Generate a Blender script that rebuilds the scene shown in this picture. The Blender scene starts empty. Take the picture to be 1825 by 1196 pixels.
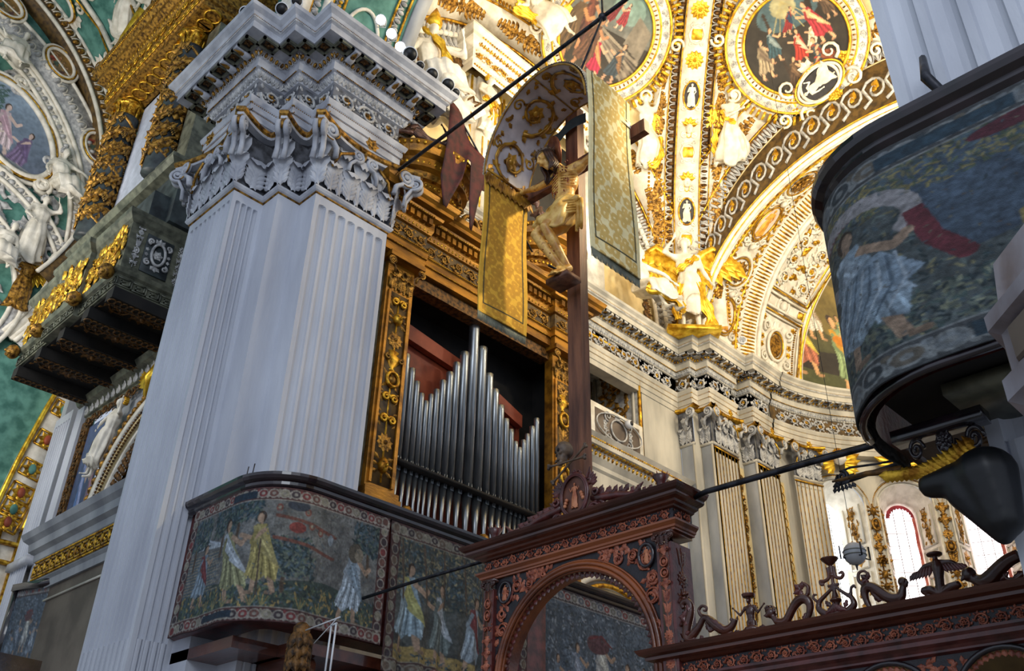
import bpy, math, random
import numpy as np
from mathutils import Matrix, Vector
random.seed(7); RNG = np.random.default_rng(7)
PI = math.pi
S = bpy.context.scene
COL = S.collection
A = np.array
sin, cos, rad = math.sin, math.cos, math.radians

# ------------------------------------------------------------------ geometry kit (geo = (V, Q, T))
def E0(): return (np.zeros((0, 3)), np.zeros((0, 4), int), np.zeros((0, 3), int))
def join(*gs):
    V, Q, T, n = [], [], [], 0
    for g in gs:
        V.append(g[0]); Q.append(g[1] + n); T.append(g[2] + n); n += len(g[0])
    if not V: return E0()
    return (np.concatenate(V), np.concatenate(Q), np.concatenate(T))
def box(x0, x1, y0, y1, z0, z1):
    V = A([(x, y, z) for z in (z0, z1) for y in (y0, y1) for x in (x0, x1)], float)
    Q = A([(0, 2, 3, 1), (4, 5, 7, 6), (0, 1, 5, 4), (2, 6, 7, 3), (0, 4, 6, 2), (1, 3, 7, 5)])
    return (V, Q, np.zeros((0, 3), int))
def bbox(x0, x1, y0, y1, z0, z1, b=.01):
    "box with chamfered rim on the outward (+z) face"
    V = A([(x0, y0, z0), (x1, y0, z0), (x1, y1, z0), (x0, y1, z0), (x0, y0, z1 - b), (x1, y0, z1 - b), (x1, y1, z1 - b), (x0, y1, z1 - b),
           (x0 + b, y0 + b, z1), (x1 - b, y0 + b, z1), (x1 - b, y1 - b, z1), (x0 + b, y1 - b, z1)], float)
    Q = [(3, 2, 1, 0), (8, 9, 10, 11)]
    for i in range(4):
        j = (i + 1) % 4
        Q += [(i, j, j + 4, i + 4), (i + 4, j + 4, j + 8, i + 8)]
    return (V, A(Q), np.zeros((0, 3), int))
def grid(P, cu=False, cv=False):
    P = np.asarray(P, float); nu, nv = P.shape[:2]
    I = np.arange(nu * nv).reshape(nu, nv)
    if cu: I = np.vstack([I, I[:1]])
    if cv: I = np.hstack([I, I[:, :1]])
    Q = np.stack([I[:-1, :-1], I[1:, :-1], I[1:, 1:], I[:-1, 1:]], -1).reshape(-1, 4)
    return (P.reshape(-1, 3), Q, np.zeros((0, 3), int))
def caps(g, nu, nv):
    V, Q, T = g; n = len(V)
    c0 = V[:nv].mean(0); c1 = V[(nu - 1) * nv:nu * nv].mean(0)
    V = np.vstack([V, c0, c1]); T2 = []
    for j in range(nv):
        k = (j + 1) % nv
        T2.append((n, j, k)); T2.append((n + 1, (nu - 1) * nv + k, (nu - 1) * nv + j))
    return (V, Q, np.vstack([T, A(T2)]))
def tube(P, r, n=8, cap=True, flat=1.0, up=None, closed=False):
    P = np.asarray(P, float); m = len(P)
    r = np.full(m, r, float) if np.isscalar(r) else np.asarray(r, float)
    if closed: Tn = np.roll(P, -1, 0) - np.roll(P, 1, 0)
    else: Tn = np.gradient(P, axis=0)
    Tn /= np.linalg.norm(Tn, axis=1)[:, None] + 1e-12
    u = A(up, float) if up is not None else (A([0, 0, 1.]) if abs(Tn[0][2]) < .9 else A([1., 0, 0]))
    R = np.zeros((m, n, 3)); a = np.arange(n) * 2 * PI / n
    for i in range(m):
        t = Tn[i]; u2 = u - t * (u @ t); l = np.linalg.norm(u2)
        if l < 1e-6: u2 = np.cross(t, [.3, .5, .7]); l = np.linalg.norm(u2)
        u2 = u2 / l; w = np.cross(t, u2)
        if up is None: u = u2
        R[i] = P[i] + r[i] * (np.cos(a)[:, None] * u2 * flat + np.sin(a)[:, None] * w)
    g = grid(R, cu=closed, cv=True)
    return caps(g, m, n) if (cap and not closed) else g
def lathe(prof, n=20, cap=True):
    prof = A(prof, float); a = np.arange(n) * 2 * PI / n
    P = np.stack([prof[:, 0][:, None] * np.cos(a), prof[:, 0][:, None] * np.sin(a), np.repeat(prof[:, 1][:, None], n, 1)], -1)
    g = grid(P, cv=True)
    return caps(g, len(prof), n) if cap else g
def ell(c, r, nu=8, nv=10):
    if np.isscalar(r): r = (r, r, r)
    th = np.linspace(.02, PI - .02, nu); a = np.arange(nv) * 2 * PI / nv
    P = np.stack([r[0] * np.sin(th)[:, None] * np.cos(a), r[1] * np.sin(th)[:, None] * np.sin(a), r[2] * np.cos(th)[:, None] * np.ones(nv)], -1)
    return caps(grid(P + A(c, float), cv=True), nu, nv)
def cone2(p, q, r0, r1, n=10, k=4):
    "tapered capsule"
    p, q = A(p, float), A(q, float); d = q - p; L = np.linalg.norm(d) + 1e-9; d = d / L
    pts, rr = [], []
    for t in np.linspace(-1, 0, k): pts.append(p + d * r0 * t * .98); rr.append(r0 * math.sqrt(max(1 - t * t, .02)))
    for t in np.linspace(0, 1, k): pts.append(q + d * r1 * t * .98); rr.append(r1 * math.sqrt(max(1 - t * t, .02)))
    return tube(pts, rr, n)
def mv(g, M): 
    M = np.asarray(M, float); return (g[0] @ M[:3, :3].T + M[:3, 3], g[1], g[2])
def tr(g, x=0, y=0, z=0, s=1.0, rz=0, rx=0, ry=0):
    s = (s, s, s) if np.isscalar(s) else s
    M = Matrix.Translation((x, y, z)) @ Matrix.Rotation(rz, 4, 'Z') @ Matrix.Rotation(ry, 4, 'Y') @ Matrix.Rotation(rx, 4, 'X') @ Matrix.Diagonal((s[0], s[1], s[2], 1))
    return mv(g, A(M))
def frame(o, u, v, w=None):
    "4x4 with local x->u, y->v, z->w"
    u, v = A(u, float), A(v, float); u = u / np.linalg.norm(u); v = v - u * (v @ u); v = v / np.linalg.norm(v)
    w = np.cross(u, v) if w is None else A(w, float)
    M = np.eye(4); M[:3, 0] = u; M[:3, 1] = v; M[:3, 2] = w; M[:3, 3] = o
    return M
def mp(g, fn): return (fn(g[0]), g[1], g[2])
def plane_fn(o, u, v, w):
    o, u, v, w = (A(q, float) for q in (o, u, v, w))
    return lambda P: o + P[:, :1] * u + P[:, 1:2] * v + P[:, 2:3] * w

class MB:
    def __init__(s): s.V = []; s.Q = []; s.T = []; s.mq = []; s.mt = []; s.sq = []; s.st = []; s.n = 0
    def add(s, g, m=0, smooth=True):
        V, Q, T = g
        s.V.append(V); s.Q.append(Q + s.n); s.T.append(T + s.n); s.n += len(V)
        s.mq.append(np.full(len(Q), m)); s.mt.append(np.full(len(T), m))
        s.sq.append(np.full(len(Q), smooth)); s.st.append(np.full(len(T), smooth))
        return s
    def mesh(s, name, mats):
        V = np.concatenate(s.V); Q = np.concatenate(s.Q); T = np.concatenate(s.T)
        me = bpy.data.meshes.new(name)
        me.vertices.add(len(V)); me.vertices.foreach_set('co', V.astype(np.float32).ravel())
        nl = len(Q) * 4 + len(T) * 3; me.loops.add(nl); me.polygons.add(len(Q) + len(T))
        me.loops.foreach_set('vertex_index', np.concatenate([Q.ravel(), T.ravel()]).astype(np.int32))
        st = np.concatenate([np.arange(len(Q)) * 4, len(Q) * 4 + np.arange(len(T)) * 3]).astype(np.int32)
        me.polygons.foreach_set('loop_start', st)
        try: me.polygons.foreach_set('loop_total', np.concatenate([np.full(len(Q), 4), np.full(len(T), 3)]).astype(np.int32))
        except Exception: pass
        me.polygons.foreach_set('material_index', np.concatenate(s.mq + s.mt).astype(np.int32))
        me.polygons.foreach_set('use_smooth', np.concatenate(s.sq + s.st).astype(bool))
        me.update(calc_edges=True); me.validate()
        for m in mats: me.materials.append(m)
        return me
def obj(name, mb, mats, parent=None, loc=None):
    if isinstance(mb, tuple): mb = MB().add(mb)
    if not isinstance(mats, (list, tuple)): mats = [mats]
    o = bpy.data.objects.new(name, mb.mesh(name, mats)); COL.objects.link(o)
    if parent: o.parent = parent
    if loc: o.location = loc
    return o
def objs(name, gs, fn, mt, parent):
    for g in gs: obj(name, mp(g, fn), mt, parent)
def tag(o, label=None, cat=None, group=None, kind=None):
    if label: o['label'] = label
    if cat: o['category'] = cat
    if group: o['group'] = group
    if kind: o['kind'] = kind
    return o
def empty(name, label=None, cat=None, group=None, kind=None, M=None):
    o = bpy.data.objects.new(name, None); COL.objects.link(o); o.empty_display_size = .1
    if M is not None: o.matrix_world = Matrix(A(M).tolist())
    return tag(o, label, cat, group, kind)
def copy_tree(o, parent=None):
    c = o.copy(); COL.objects.link(c)
    if parent: c.parent = parent
    for ch in list(o.children): copy_tree(ch, c)
    return c
def organic(name, g, mat, parent=None, voxel=.02, smooth=4, label=None):
    "fuse overlapping solids into one continuous skin"
    if isinstance(g, MB): mb = g
    else: mb = MB().add(g)
    o = obj(name, mb, mat, parent)
    m = o.modifiers.new('fuse', 'REMESH'); m.mode = 'VOXEL'; m.voxel_size = voxel; m.use_smooth_shade = True
    if smooth:
        m = o.modifiers.new('soft', 'SMOOTH'); m.factor = .5; m.iterations = smooth
    if label: o['label'] = label
    return o
def setcol(o, C, name='paint'):
    me = o.data; at = me.color_attributes.new(name, 'FLOAT_COLOR', 'POINT')
    C4 = np.ones((len(me.vertices), 4), np.float32); C4[:len(C), :3] = C; at.data.foreach_set('color', C4.ravel())

# ------------------------------------------------------------------ materials
def lin(c):
    return tuple(((v / 12.92) if v <= .04045 else ((v + .055) / 1.055) ** 2.4) for v in c)
def hx(h): return lin(tuple(int(h[i:i + 2], 16) / 255 for i in (0, 2, 4)))
def nt(name):
    m = bpy.data.materials.new(name); m.use_nodes = True; t = m.node_tree; t.nodes.clear()
    o = t.nodes.new('ShaderNodeOutputMaterial'); b = t.nodes.new('ShaderNodeBsdfPrincipled'); t.links.new(b.outputs[0], o.inputs[0])
    return m, t, b
def mat(name, c1, c2=None, scale=3, rough=.6, metal=0, bump=0, bscale=20, spec=.5, c3=None, s3=.7, detail=6, stretch=None, dist=0, coat=0):
    m, t, b = nt(name); N = t.nodes; L = t.links
    b.inputs['Roughness'].default_value = rough; b.inputs['Metallic'].default_value = metal
    b.inputs['Specular IOR Level'].default_value = spec; b.inputs['Coat Weight'].default_value = coat
    tc = N.new('ShaderNodeTexCoord'); src = tc.outputs['Object']
    if stretch:
        mpn = N.new('ShaderNodeMapping'); mpn.inputs['Scale'].default_value = stretch; L.new(src, mpn.inputs[0]); src = mpn.outputs[0]
    if c2 is None: b.inputs['Base Color'].default_value = (*c1, 1)
    else:
        n = N.new('ShaderNodeTexNoise'); n.inputs['Scale'].default_value = scale; n.inputs['Detail'].default_value = detail; n.inputs['Distortion'].default_value = dist
        L.new(src, n.inputs['Vector']); r = N.new('ShaderNodeValToRGB'); L.new(n.outputs[0], r.inputs[0]); L.new(r.outputs[0], b.inputs['Base Color'])
        e = r.color_ramp.elements; e[0].position = .36; e[0].color = (*c1, 1); e[1].position = .62; e[1].color = (*c2, 1)
        if c3: k = e.new(s3); k.color = (*c3, 1)
    if bump:
        n2 = N.new('ShaderNodeTexNoise'); n2.inputs['Scale'].default_value = bscale; n2.inputs['Detail'].default_value = 5; L.new(src, n2.inputs['Vector'])
        bp = N.new('ShaderNodeBump'); bp.inputs['Strength'].default_value = bump; bp.inputs['Distance'].default_value = .02
        L.new(n2.outputs[0], bp.inputs['Height']); L.new(bp.outputs[0], b.inputs['Normal'])
    return m
def emit(name, c, s):
    m = bpy.data.materials.new(name); m.use_nodes = True; t = m.node_tree; t.nodes.clear()
    o = t.nodes.new('ShaderNodeOutputMaterial'); e = t.nodes.new('ShaderNodeEmission'); e.inputs[0].default_value = (*c, 1); e.inputs[1].default_value = s
    t.links.new(e.outputs[0], o.inputs[0]); return m
def paintmat(name, rough=.8, weave=0, sheen=0):
    m, t, b = nt(name); N = t.nodes; L = t.links
    a = N.new('ShaderNodeVertexColor'); a.layer_name = 'paint'
    tc = N.new('ShaderNodeTexCoord'); n = N.new('ShaderNodeTexNoise'); n.inputs['Scale'].default_value = 9; n.inputs['Detail'].default_value = 8; L.new(tc.outputs['Object'], n.inputs[0])
    mr = N.new('ShaderNodeMapRange'); mr.inputs[3].default_value = .72; mr.inputs[4].default_value = 1.28; L.new(n.outputs[0], mr.inputs[0])
    mx = N.new('ShaderNodeVectorMath'); mx.operation = 'SCALE'; L.new(a.outputs[0], mx.inputs[0]); L.new(mr.outputs[0], mx.inputs['Scale'])
    L.new(mx.outputs[0], b.inputs['Base Color']); b.inputs['Roughness'].default_value = rough
    if weave:
        n2 = N.new('ShaderNodeTexNoise'); n2.inputs['Scale'].default_value = 120; L.new(tc.outputs['Object'], n2.inputs[0])
        bp = N.new('ShaderNodeBump'); bp.inputs['Strength'].default_value = weave; bp.inputs['Distance'].default_value = .01; L.new(n2.outputs[0], bp.inputs['Height']); L.new(bp.outputs[0], b.inputs['Normal'])
    return m
M = {}
M['marble'] = mat('pale_grey_marble', hx('b3b7c2'), hx('cdd1da'), 1.1, .55, bump=.35, bscale=14, stretch=(1, 1, .25), c3=hx('bcc1cd'), s3=.8, detail=9)
M['marble2'] = mat('grey_cornice_marble', hx('9b9ea8'), hx('c6c9d0'), 2.5, .5, bump=.2, bscale=20)
M['capshade'] = mat('shade_dark_bell_ground', hx('3a3a3e'), hx('6f7178'), 6, .6)  # bell darkened in its colour to stand for shade behind the leaves
M['frshade'] = mat('shade_grey_frieze_ground', hx('4a4b50'), hx('777a82'), 6, .6)  # frieze ground coloured darker, painting in cavity shade between the scrolls
M['warmst'] = mat('warm_white_stone', hx('a9a59a'), hx('d5cfc0'), 1.6, .55, bump=.2, bscale=10, stretch=(1, 1, .3))
M['greyst'] = mat('blue_grey_stone', hx('878c94'), hx('adb1b6'), 1.4, .5, bump=.15, bscale=8, stretch=(1, 1, .4))
M['stucco'] = mat('white_stucco', hx('cfc9ba'), hx('efeadd'), 4, .6, bump=.2, bscale=25)
M['cream'] = mat('cream_ground', hx('c2ab77'), hx('dcc898'), 2, .6)
M['gold'] = mat('gilded_stucco', hx('8a5a10'), hx('e8b83c'), 9, .36, .75, bump=.3, bscale=40)
M['goldy'] = mat('bright_gilding', hx('c08a18'), hx('ffd94a'), 6, .35, .7, bump=.2, bscale=30)
M['oldgold'] = mat('aged_gilded_wood', hx('4a2f10'), hx('b98a38'), 12, .42, .6, bump=.4, bscale=35)
M['casegold'] = mat('ochre_gilded_wood', hx('6b4612'), hx('b07a22'), 5, .4, .5, bump=.25, bscale=30, stretch=(1, .3, 1))
M['darkgilt'] = mat('brown_gilded_carving', hx('2a1d10'), hx('7a5424'), 14, .5, .4, bump=.3, bscale=40)
M['teal'] = mat('teal_painted_ground', hx('35685f'), hx('5f9489'), 3, .7)
M['greyrel'] = mat('grey_stucco_relief', hx('8f9092'), hx('c9c9c8'), 8, .55, bump=.3, bscale=30)
M['browngr'] = mat('brown_relief_ground', hx('3b2c18'), hx('6a5128'), 6, .6)
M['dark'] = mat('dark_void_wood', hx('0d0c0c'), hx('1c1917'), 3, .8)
M['walnut'] = mat('dark_polished_walnut', hx('3a1a12'), hx('5e3020'), 6, .32, bump=.2, bscale=30, stretch=(.2, 1, 1), coat=.4)
M['walnut2'] = mat('warm_brown_walnut', hx('5a2a14'), hx('955028'), 5, .32, bump=.2, bscale=30, stretch=(.15, 1, 1), coat=.3)
M['redcarve'] = mat('reddish_carved_walnut', hx('6d2d1d'), hx('b4694c'), 14, .4, bump=.3, bscale=40)
M['purple'] = mat('purplish_walnut', hx('3d1a18'), hx('66302c'), 7, .35, bump=.2, bscale=30, coat=.3)
M['blackw'] = mat('black_carved_panel', hx('161318'), hx('2a242a'), 9, .45, bump=.3, bscale=40)
M['ebony'] = mat('ebonised_moulding', hx('100d12'), hx('2a2026'), 4, .22, coat=.6)
M['iron'] = mat('black_iron', hx('1a1a1e'), hx('3c3d44'), 10, .45, .7)
M['cross'] = mat('cross_timber', hx('4d2a1c'), hx('84543a'), 3, .55, bump=.3, bscale=20, stretch=(3, 3, .35))
M['flesh'] = mat('polychrome_carved_flesh', hx('b27a30'), hx('e8bc68'), 9, .42, bump=.2, bscale=30, c3=hx('8a4a26'), s3=.76)
M['cloth'] = mat('gilded_loincloth', hx('b8862e'), hx('e6c070'), 8, .45)
M['hair'] = mat('dark_brown_hair', hx('2b170c'), hx('4a2c16'), 12, .5)
M['halo'] = mat('copper_halo', hx('6a3520'), hx('9a5a34'), 6, .35, .6)
M['pipe'] = mat('tin_organ_pipe', hx('70757a'), hx('9ea3a6'), 3, .3, .85, stretch=(4, 4, .4))
M['redwood'] = mat('red_painted_board', hx('6d2a18'), hx('a04a2c'), 2, .6)
M['bronze'] = mat('bronze_brown_statue', hx('2e1d18'), hx('6a4a40'), 8, .4, .2)
M['wine'] = mat('dark_red_banner', hx('2e1216'), hx('551d20'), 5, .7)
M['white'] = mat('white_fixture', hx('c9cdd3'), hx('dfe2e6'), 5, .4)
M['lens'] = mat('black_lens', hx('08090b'), hx('15171c'), 5, .45)
M['brownwall'] = mat('brown_stone_panel', hx('5d5148'), hx('7b6e62'), 1.5, .6)
M['darkgreen'] = mat('dark_green_painted_wood', hx('20262a'), hx('3c4648'), 4, .5)
M['olive'] = mat('olive_grey_moulding', hx('4c4e44'), hx('7b7d6c'), 5, .4, .2)
M['bulb'] = emit('lit_lamp', (1, .98, .95), 60)
M['bulbw'] = emit('lit_bulb', (1, .93, .8), 25)
M['window'] = emit('daylit_window_glass', (.93, .96, 1), 5.5)
M['windowp'] = emit('daylit_pink_window_glass', (1, .86, .88), 3.6)
M['pinkst'] = mat('pink_curtain', hx('a8443f'), hx('d07a6a'), 4, .7)
M['redcl'] = mat('red_scalloped_valance', hx('7a1a26'), hx('a83040'), 4, .7)
M['skull'] = mat('dark_bone', hx('3c2c22'), hx('75604c'), 9, .5)
M['paint'] = paintmat('painted_scene', .6)
M['weave'] = paintmat('woven_tapestry', .9, .5)
M['pulpit'] = mat('white_brown_marble', hx('6e6468'), hx('b2b4c2'), 2.2, .35, stretch=(1, 1, .6), coat=.3)
M['terra'] = mat('terracotta_relief', hx('9a4c2c'), hx('d08a62'), 8, .5)
M['paper'] = mat('grey_paper', hx('9aa3b0'))
M['grapes'] = mat('gilded_dark_grapes', hx('2a2a24'), hx('a4803c'), 16, .4, .5)
# ------------------------------------------------------------------ carved motifs, laid out flat in (u along, v across, w outward)
def scatter(g, P):
    "P rows: x, y, z, angle, scale x, scale y, scale z"
    P = A(P, float).reshape(-1, 7); V, Q, T = g; n = len(V); k = len(P)
    if k == 0: return E0()
    c, s_ = np.cos(P[:, 3])[:, None], np.sin(P[:, 3])[:, None]
    X = V[None, :, 0] * P[:, 4:5]; Y = V[None, :, 1] * P[:, 5:6]; Z = V[None, :, 2] * P[:, 6:7]
    W = np.stack([X * c - Y * s_ + P[:, 0:1], X * s_ + Y * c + P[:, 1:2], Z + P[:, 2:3]], -1).reshape(-1, 3)
    off = (np.arange(k) * n)[:, None, None]
    return (W, (Q[None] + off).reshape(-1, 4), (T[None] + off).reshape(-1, 3))
def _leaf():
    u = np.linspace(0, 1, 7); v = np.linspace(-1, 1, 5); P = np.zeros((7, 5, 3))
    for i, a in enumerate(u):
        w = .34 * math.sin(PI * min(1, a * 1.02 + .02)) ** .7 * (1 + .25 * math.sin(a * 14)) + .01
        for j, b in enumerate(v):
            P[i, j] = (a, b * w + .12 * a * a, .22 * (1 - abs(b) ** 1.5) * math.sin(PI * min(.98, a + .08)) + .25 * a * a - (.0 if abs(b) < 1 else .1))
    return grid(P)
LEAF = _leaf()
DOME = grid(A([[(r * cos(a), r * sin(a), h) for a in np.arange(8) * PI / 4] for r, h in ((1, 0), (.85, .45), (.5, .85), (.05, 1))]), cv=True)
BALL = ell((0, 0, 0), 1, 5, 7)
def spiral(cx, cy, r, a0, turns, n=22, shrink=.12, w0=0, w1=0):
    t = np.linspace(0, 1, n); a = a0 + turns * 2 * PI * t; rr = r * (1 - (1 - shrink) * t)
    return np.stack([cx + rr * np.cos(a), cy + rr * np.sin(a), w0 + (w1 - w0) * t], -1)
def rosette(r, n=6, h=.5, layers=2):
    P = []
    for l in range(layers):
        for k in range(n): P.append((0, 0, h * r * .25 * l, 2 * PI * (k + .5 * l) / n, r * (1 - .38 * l), r * (1 - .3 * l) * 1.1, r * h))
    return join(scatter(LEAF, P), scatter(DOME, [(0, 0, h * r * .35, 0, r * .22, r * .22, r * .3)]))
def rinceau(L, H, thick=.05, n=None, seed=0, rich=1.0, ls=1.0):
    "running scroll with rosettes; u 0..L, v -H/2..H/2. returns stems, flowers"
    rg = random.Random(seed); n = n or max(1, round(L / (H * 1.05))); P = L / n; R = min(P, H) * .43
    st, lv, fl = [], [], []
    for k in range(n):
        cx = (k + .5) * P; sg = 1 if k % 2 else -1; cy = 0
        p = spiral(cx, cy, R, (PI if 1 else 0), -sg * 1.35, 20, .2, thick * .3, thick * .9)
        st.append(tube(p, np.linspace(thick * .62, thick * .3, len(p)), 5, up=(0, 0, 1)))
        for j in range(0, 17, 2):
            d = p[min(j + 1, 19)] - p[j]; a = math.atan2(d[1], d[0]) + sg * (.75 + .3 * rg.random())
            l = ls * H * (.26 - .007 * j) * (.8 + .4 * rg.random())
            lv.append((p[j][0], p[j][1], thick * .3, a, l, l * .9, l * .5))
            if rich > .8: lv.append((p[j][0], p[j][1], thick * .2, a - sg * 1.9, l * .7, l * .7, l * .45))
        for q in range(6): fl.append((cx, cy, thick * .5, q * PI / 3 + rg.random() * .2, R * .42, R * .42, R * .35))
        for yy in (-1, 1):
            for xx in (-1, 1): lv.append((cx + xx * P * .34, yy * H * .34, 0, math.atan2(yy, xx) + rg.uniform(-.5, .5), ls * H * .2, ls * H * .2, H * .12))
    return join(*st, scatter(LEAF, lv)), join(scatter(LEAF, fl), scatter(DOME, [((k + .5) * P, 0, thick * .8, 0, R * .16, R * .16, R * .22) for k in range(n)]))
_U = lambda k: np.stack([.5 * np.cos(np.linspace(-PI * 1.05, PI * .05, 9)) , .62 * np.sin(np.linspace(-PI * 1.05, PI * .05, 9)) + .12, np.zeros(9)], -1)
EGGSHELL = tube(_U(0) * A([.86, 1, 1]), .09, 4)
EGG = ell((0, 0, .05), (.24, .4, .3), 6, 8)
DART = ell((0, -.05, 0), (.05, .4, .12), 4, 5)
def eggs(L, H, n=None):
    n = n or max(1, round(L / (H * .95))); P = L / n; W = P / .95
    R = [((k + .5) * P, 0, 0, 0, P, H, H) for k in range(n)]
    return scatter(EGGSHELL, R), join(scatter(EGG, R), scatter(DART, [((k) * P, 0, 0, 0, P, H, H) for k in range(n + 1)]))
def leafband(L, H, n=None, up=1):
    n = n or max(1, round(L / (H * .62))); P = L / n; R = []
    for k in range(n):
        x = (k + .5) * P
        for d in (-.45, 0, .45): R.append((x, -up * H * .48, 0, up * PI / 2 + d * up * 1.0, H * (.95 if d == 0 else .75), P * .75, H * .35))
    return scatter(LEAF, R)
def beads(L, r, n=None):
    n = n or max(1, round(L / (r * 2.6))); P = L / n
    return scatter(BALL, [((k + .5) * P, 0, 0, 0, r * 1.1, r, r) for k in range(n)])
def blocks(L, H, D, n, fill=.6):
    P = L / n; return join(*[box(k * P + P * (1 - fill) / 2, k * P + P * (1 + fill) / 2, -H / 2, H / 2, 0, D) for k in range(n)])
def wave(L, H, n, t=.03):
    g = []; P = L / n
    for k in range(n):
        x = k * P; a = [(x, -H * .42, 0), (x + P * .35, -H * .3, 0), (x + P * .62, H * .05, 0)]
        s_ = spiral(x + P * .62, -H * .02 + 0, H * .36, PI * .9, -1.3, 14, .15)
        g.append(tube(np.vstack([A(a[:2]), s_]), np.linspace(t, t * .6, 16), 4, up=(0, 0, 1)))
    return join(*g)
def greek(L, H, n, t=.02):
    P = L / n; g = []
    for k in range(n):
        x = k * P
        pts = [(0, .45), (.85, .45), (.85, -.25), (.3, -.25), (.3, .1), (.55, .1)]
        pts = [(x + p[0] * P, p[1] * H) for p in pts]; pts = pts + []
        for a, b in zip(pts, pts[1:]): g.append(box(min(a[0], b[0]) - t / 2, max(a[0], b[0]) + t / 2, min(a[1], b[1]) - t / 2, max(a[1], b[1]) + t / 2, 0, t))
        g.append(box(x - t / 2, x + P + t / 2, -.48 * H - t / 2, -.48 * H + t / 2, 0, t)); g.append(box(x - t / 2, x + t / 2, -.48 * H, .45 * H, 0, t))
    return join(*g)
def guilloche(L, H, n, t=.02):
    P = L / n; g = []
    a = np.linspace(0, 2 * PI, 14, endpoint=False)
    for k in range(n): g.append(tube(np.stack([(k + .5) * P + P * .55 * np.cos(a), H * .4 * np.sin(a), np.full(14, t * .3)], -1), t, 4, closed=True, up=(0, 0, 1)))
    return join(*g)
def candelabrum(L, W, seed=0, t=.05):
    "upright grotesque ornament growing along u: vases, masks, shields, fruit, leaf sprays"
    rg = random.Random(seed); a, b = [], []; u = .02 * L; lv = []
    while u < L * .97:
        k = rg.choice('vmsfrlg'); h = W * rg.uniform(.75, 1.15)
        h = min(h, L - u); c = u + h / 2
        if k == 'v':
            p = [(.06, 0), (.2, .05), (.08, .15), (.36, .5), (.4, .7), (.18, .85), (.3, 1)]
            g = lathe([(r * W, z * h - h / 2) for r, z in p], 10); g = (g[0][:, [2, 0, 1]] * A([1, 1, .5]) + A([c, 0, 0]), g[1], g[2]); a.append(g)
            for s_ in (-1, 1): b.append(tube(spiral(c + h * .1, s_ * W * .34, W * .14, 0, s_ * 1.2, 12, .3, t, t), t * .35, 5, up=(0, 0, 1)))
        elif k == 'm':
            a.append(ell((c, 0, t * .5), (h * .34, W * .24, t * 1.6), 7, 8)); a.append(ell((c - h * .05, 0, t * 1.9), (h * .1, W * .05, t), 5, 6))
            for s_ in (-1, 1):
                b.append(ell((c + h * .08, s_ * W * .1, t * 1.7), (h * .04, W * .06, t * .4), 4, 6))
                for q in range(3): lv.append((c + h * (.25 - .22 * q), s_ * W * .18, 0, s_ * (PI / 2) - s_ * (.5 - q * .5), W * .36, W * .3, t * 2))
        elif k == 's':
            g = tube(np.stack([c + h * .4 * np.cos(np.linspace(0, 2 * PI, 18, endpoint=False)), W * .3 * np.sin(np.linspace(0, 2 * PI, 18, endpoint=False)), np.full(18, t)], -1), t * .6, 5, closed=True, up=(0, 0, 1)); a.append(g)
            b.append(ell((c, 0, t * .3), (h * .26, W * .2, t * 1.3), 6, 9))
            for q in range(4): lv.append((c, 0, 0, PI / 4 + q * PI / 2, W * .62, W * .3, t))
        elif k == 'f':
            for q in range(9):
                an = q * 2.4; rr = W * .11 * math.sqrt(q); b.append(ell((c + rr * cos(an), rr * sin(an), t), (W * .1, W * .1, t * 1.6), 5, 6))
            for q in range(8): lv.append((c, 0, 0, q * PI / 4 + .3, W * .52, W * .35, t * 1.4))
        elif k == 'r':
            b.append(tr(rosette(W * .4, 10, .3), c, 0, t * .2))
        elif k == 'g':
            for s_ in (-1, 1):
                a.append(tube(spiral(c, s_ * W * .2, W * .2, -PI / 2 * s_, s_ * 1.5, 18, .15, t * .4, t), np.linspace(t * .6, t * .3, 18), 5, up=(0, 0, 1)))
                for q in range(3): lv.append((c - h * .3 + q * h * .3, s_ * W * .3, 0, s_ * (.5 + .4 * q), W * .28, W * .24, t * 1.3))
        else:
            for q in range(4):
                for s_ in (-1, 1): lv.append((u + h * (.1 + q * .22), 0, 0, s_ * (.55 + .1 * q), W * .5, W * .4, t * 1.6))
            lv.append((u + h * .2, 0, 0, 0, h * .9, W * .4, t * 2))
        u += h * 1.02
    a.append(box(0, L, -t * .25, t * .25, -t * .3, t * .3)); 
    return join(*a), join(scatter(LEAF, lv), *b)
def ring(fn2, w, t, closed=True, n=6):
    return tube(fn2, t, n, closed=closed, up=(0, 0, 1))
def oval(cx, cy, a, b, t, n=40, w=0, m=6, ang=0):
    q = np.linspace(0, 2 * PI, n, endpoint=False); x, y = a * np.cos(q), b * np.sin(q)
    return tube(np.stack([cx + x * cos(ang) - y * sin(ang), cy + x * sin(ang) + y * cos(ang), np.full(n, w)], -1), t, m, closed=True, up=(0, 0, 1))
def disc(cx, cy, a, b, w=0, nr=6, n=36, ang=0):
    r = np.linspace(.02, 1, nr); q = np.linspace(0, 2 * PI, n, endpoint=False)
    x = r[:, None] * a * np.cos(q); y = r[:, None] * b * np.sin(q)
    return grid(np.stack([cx + x * cos(ang) - y * sin(ang), cy + x * sin(ang) + y * cos(ang), np.full_like(x, w)], -1), cv=True)
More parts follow.
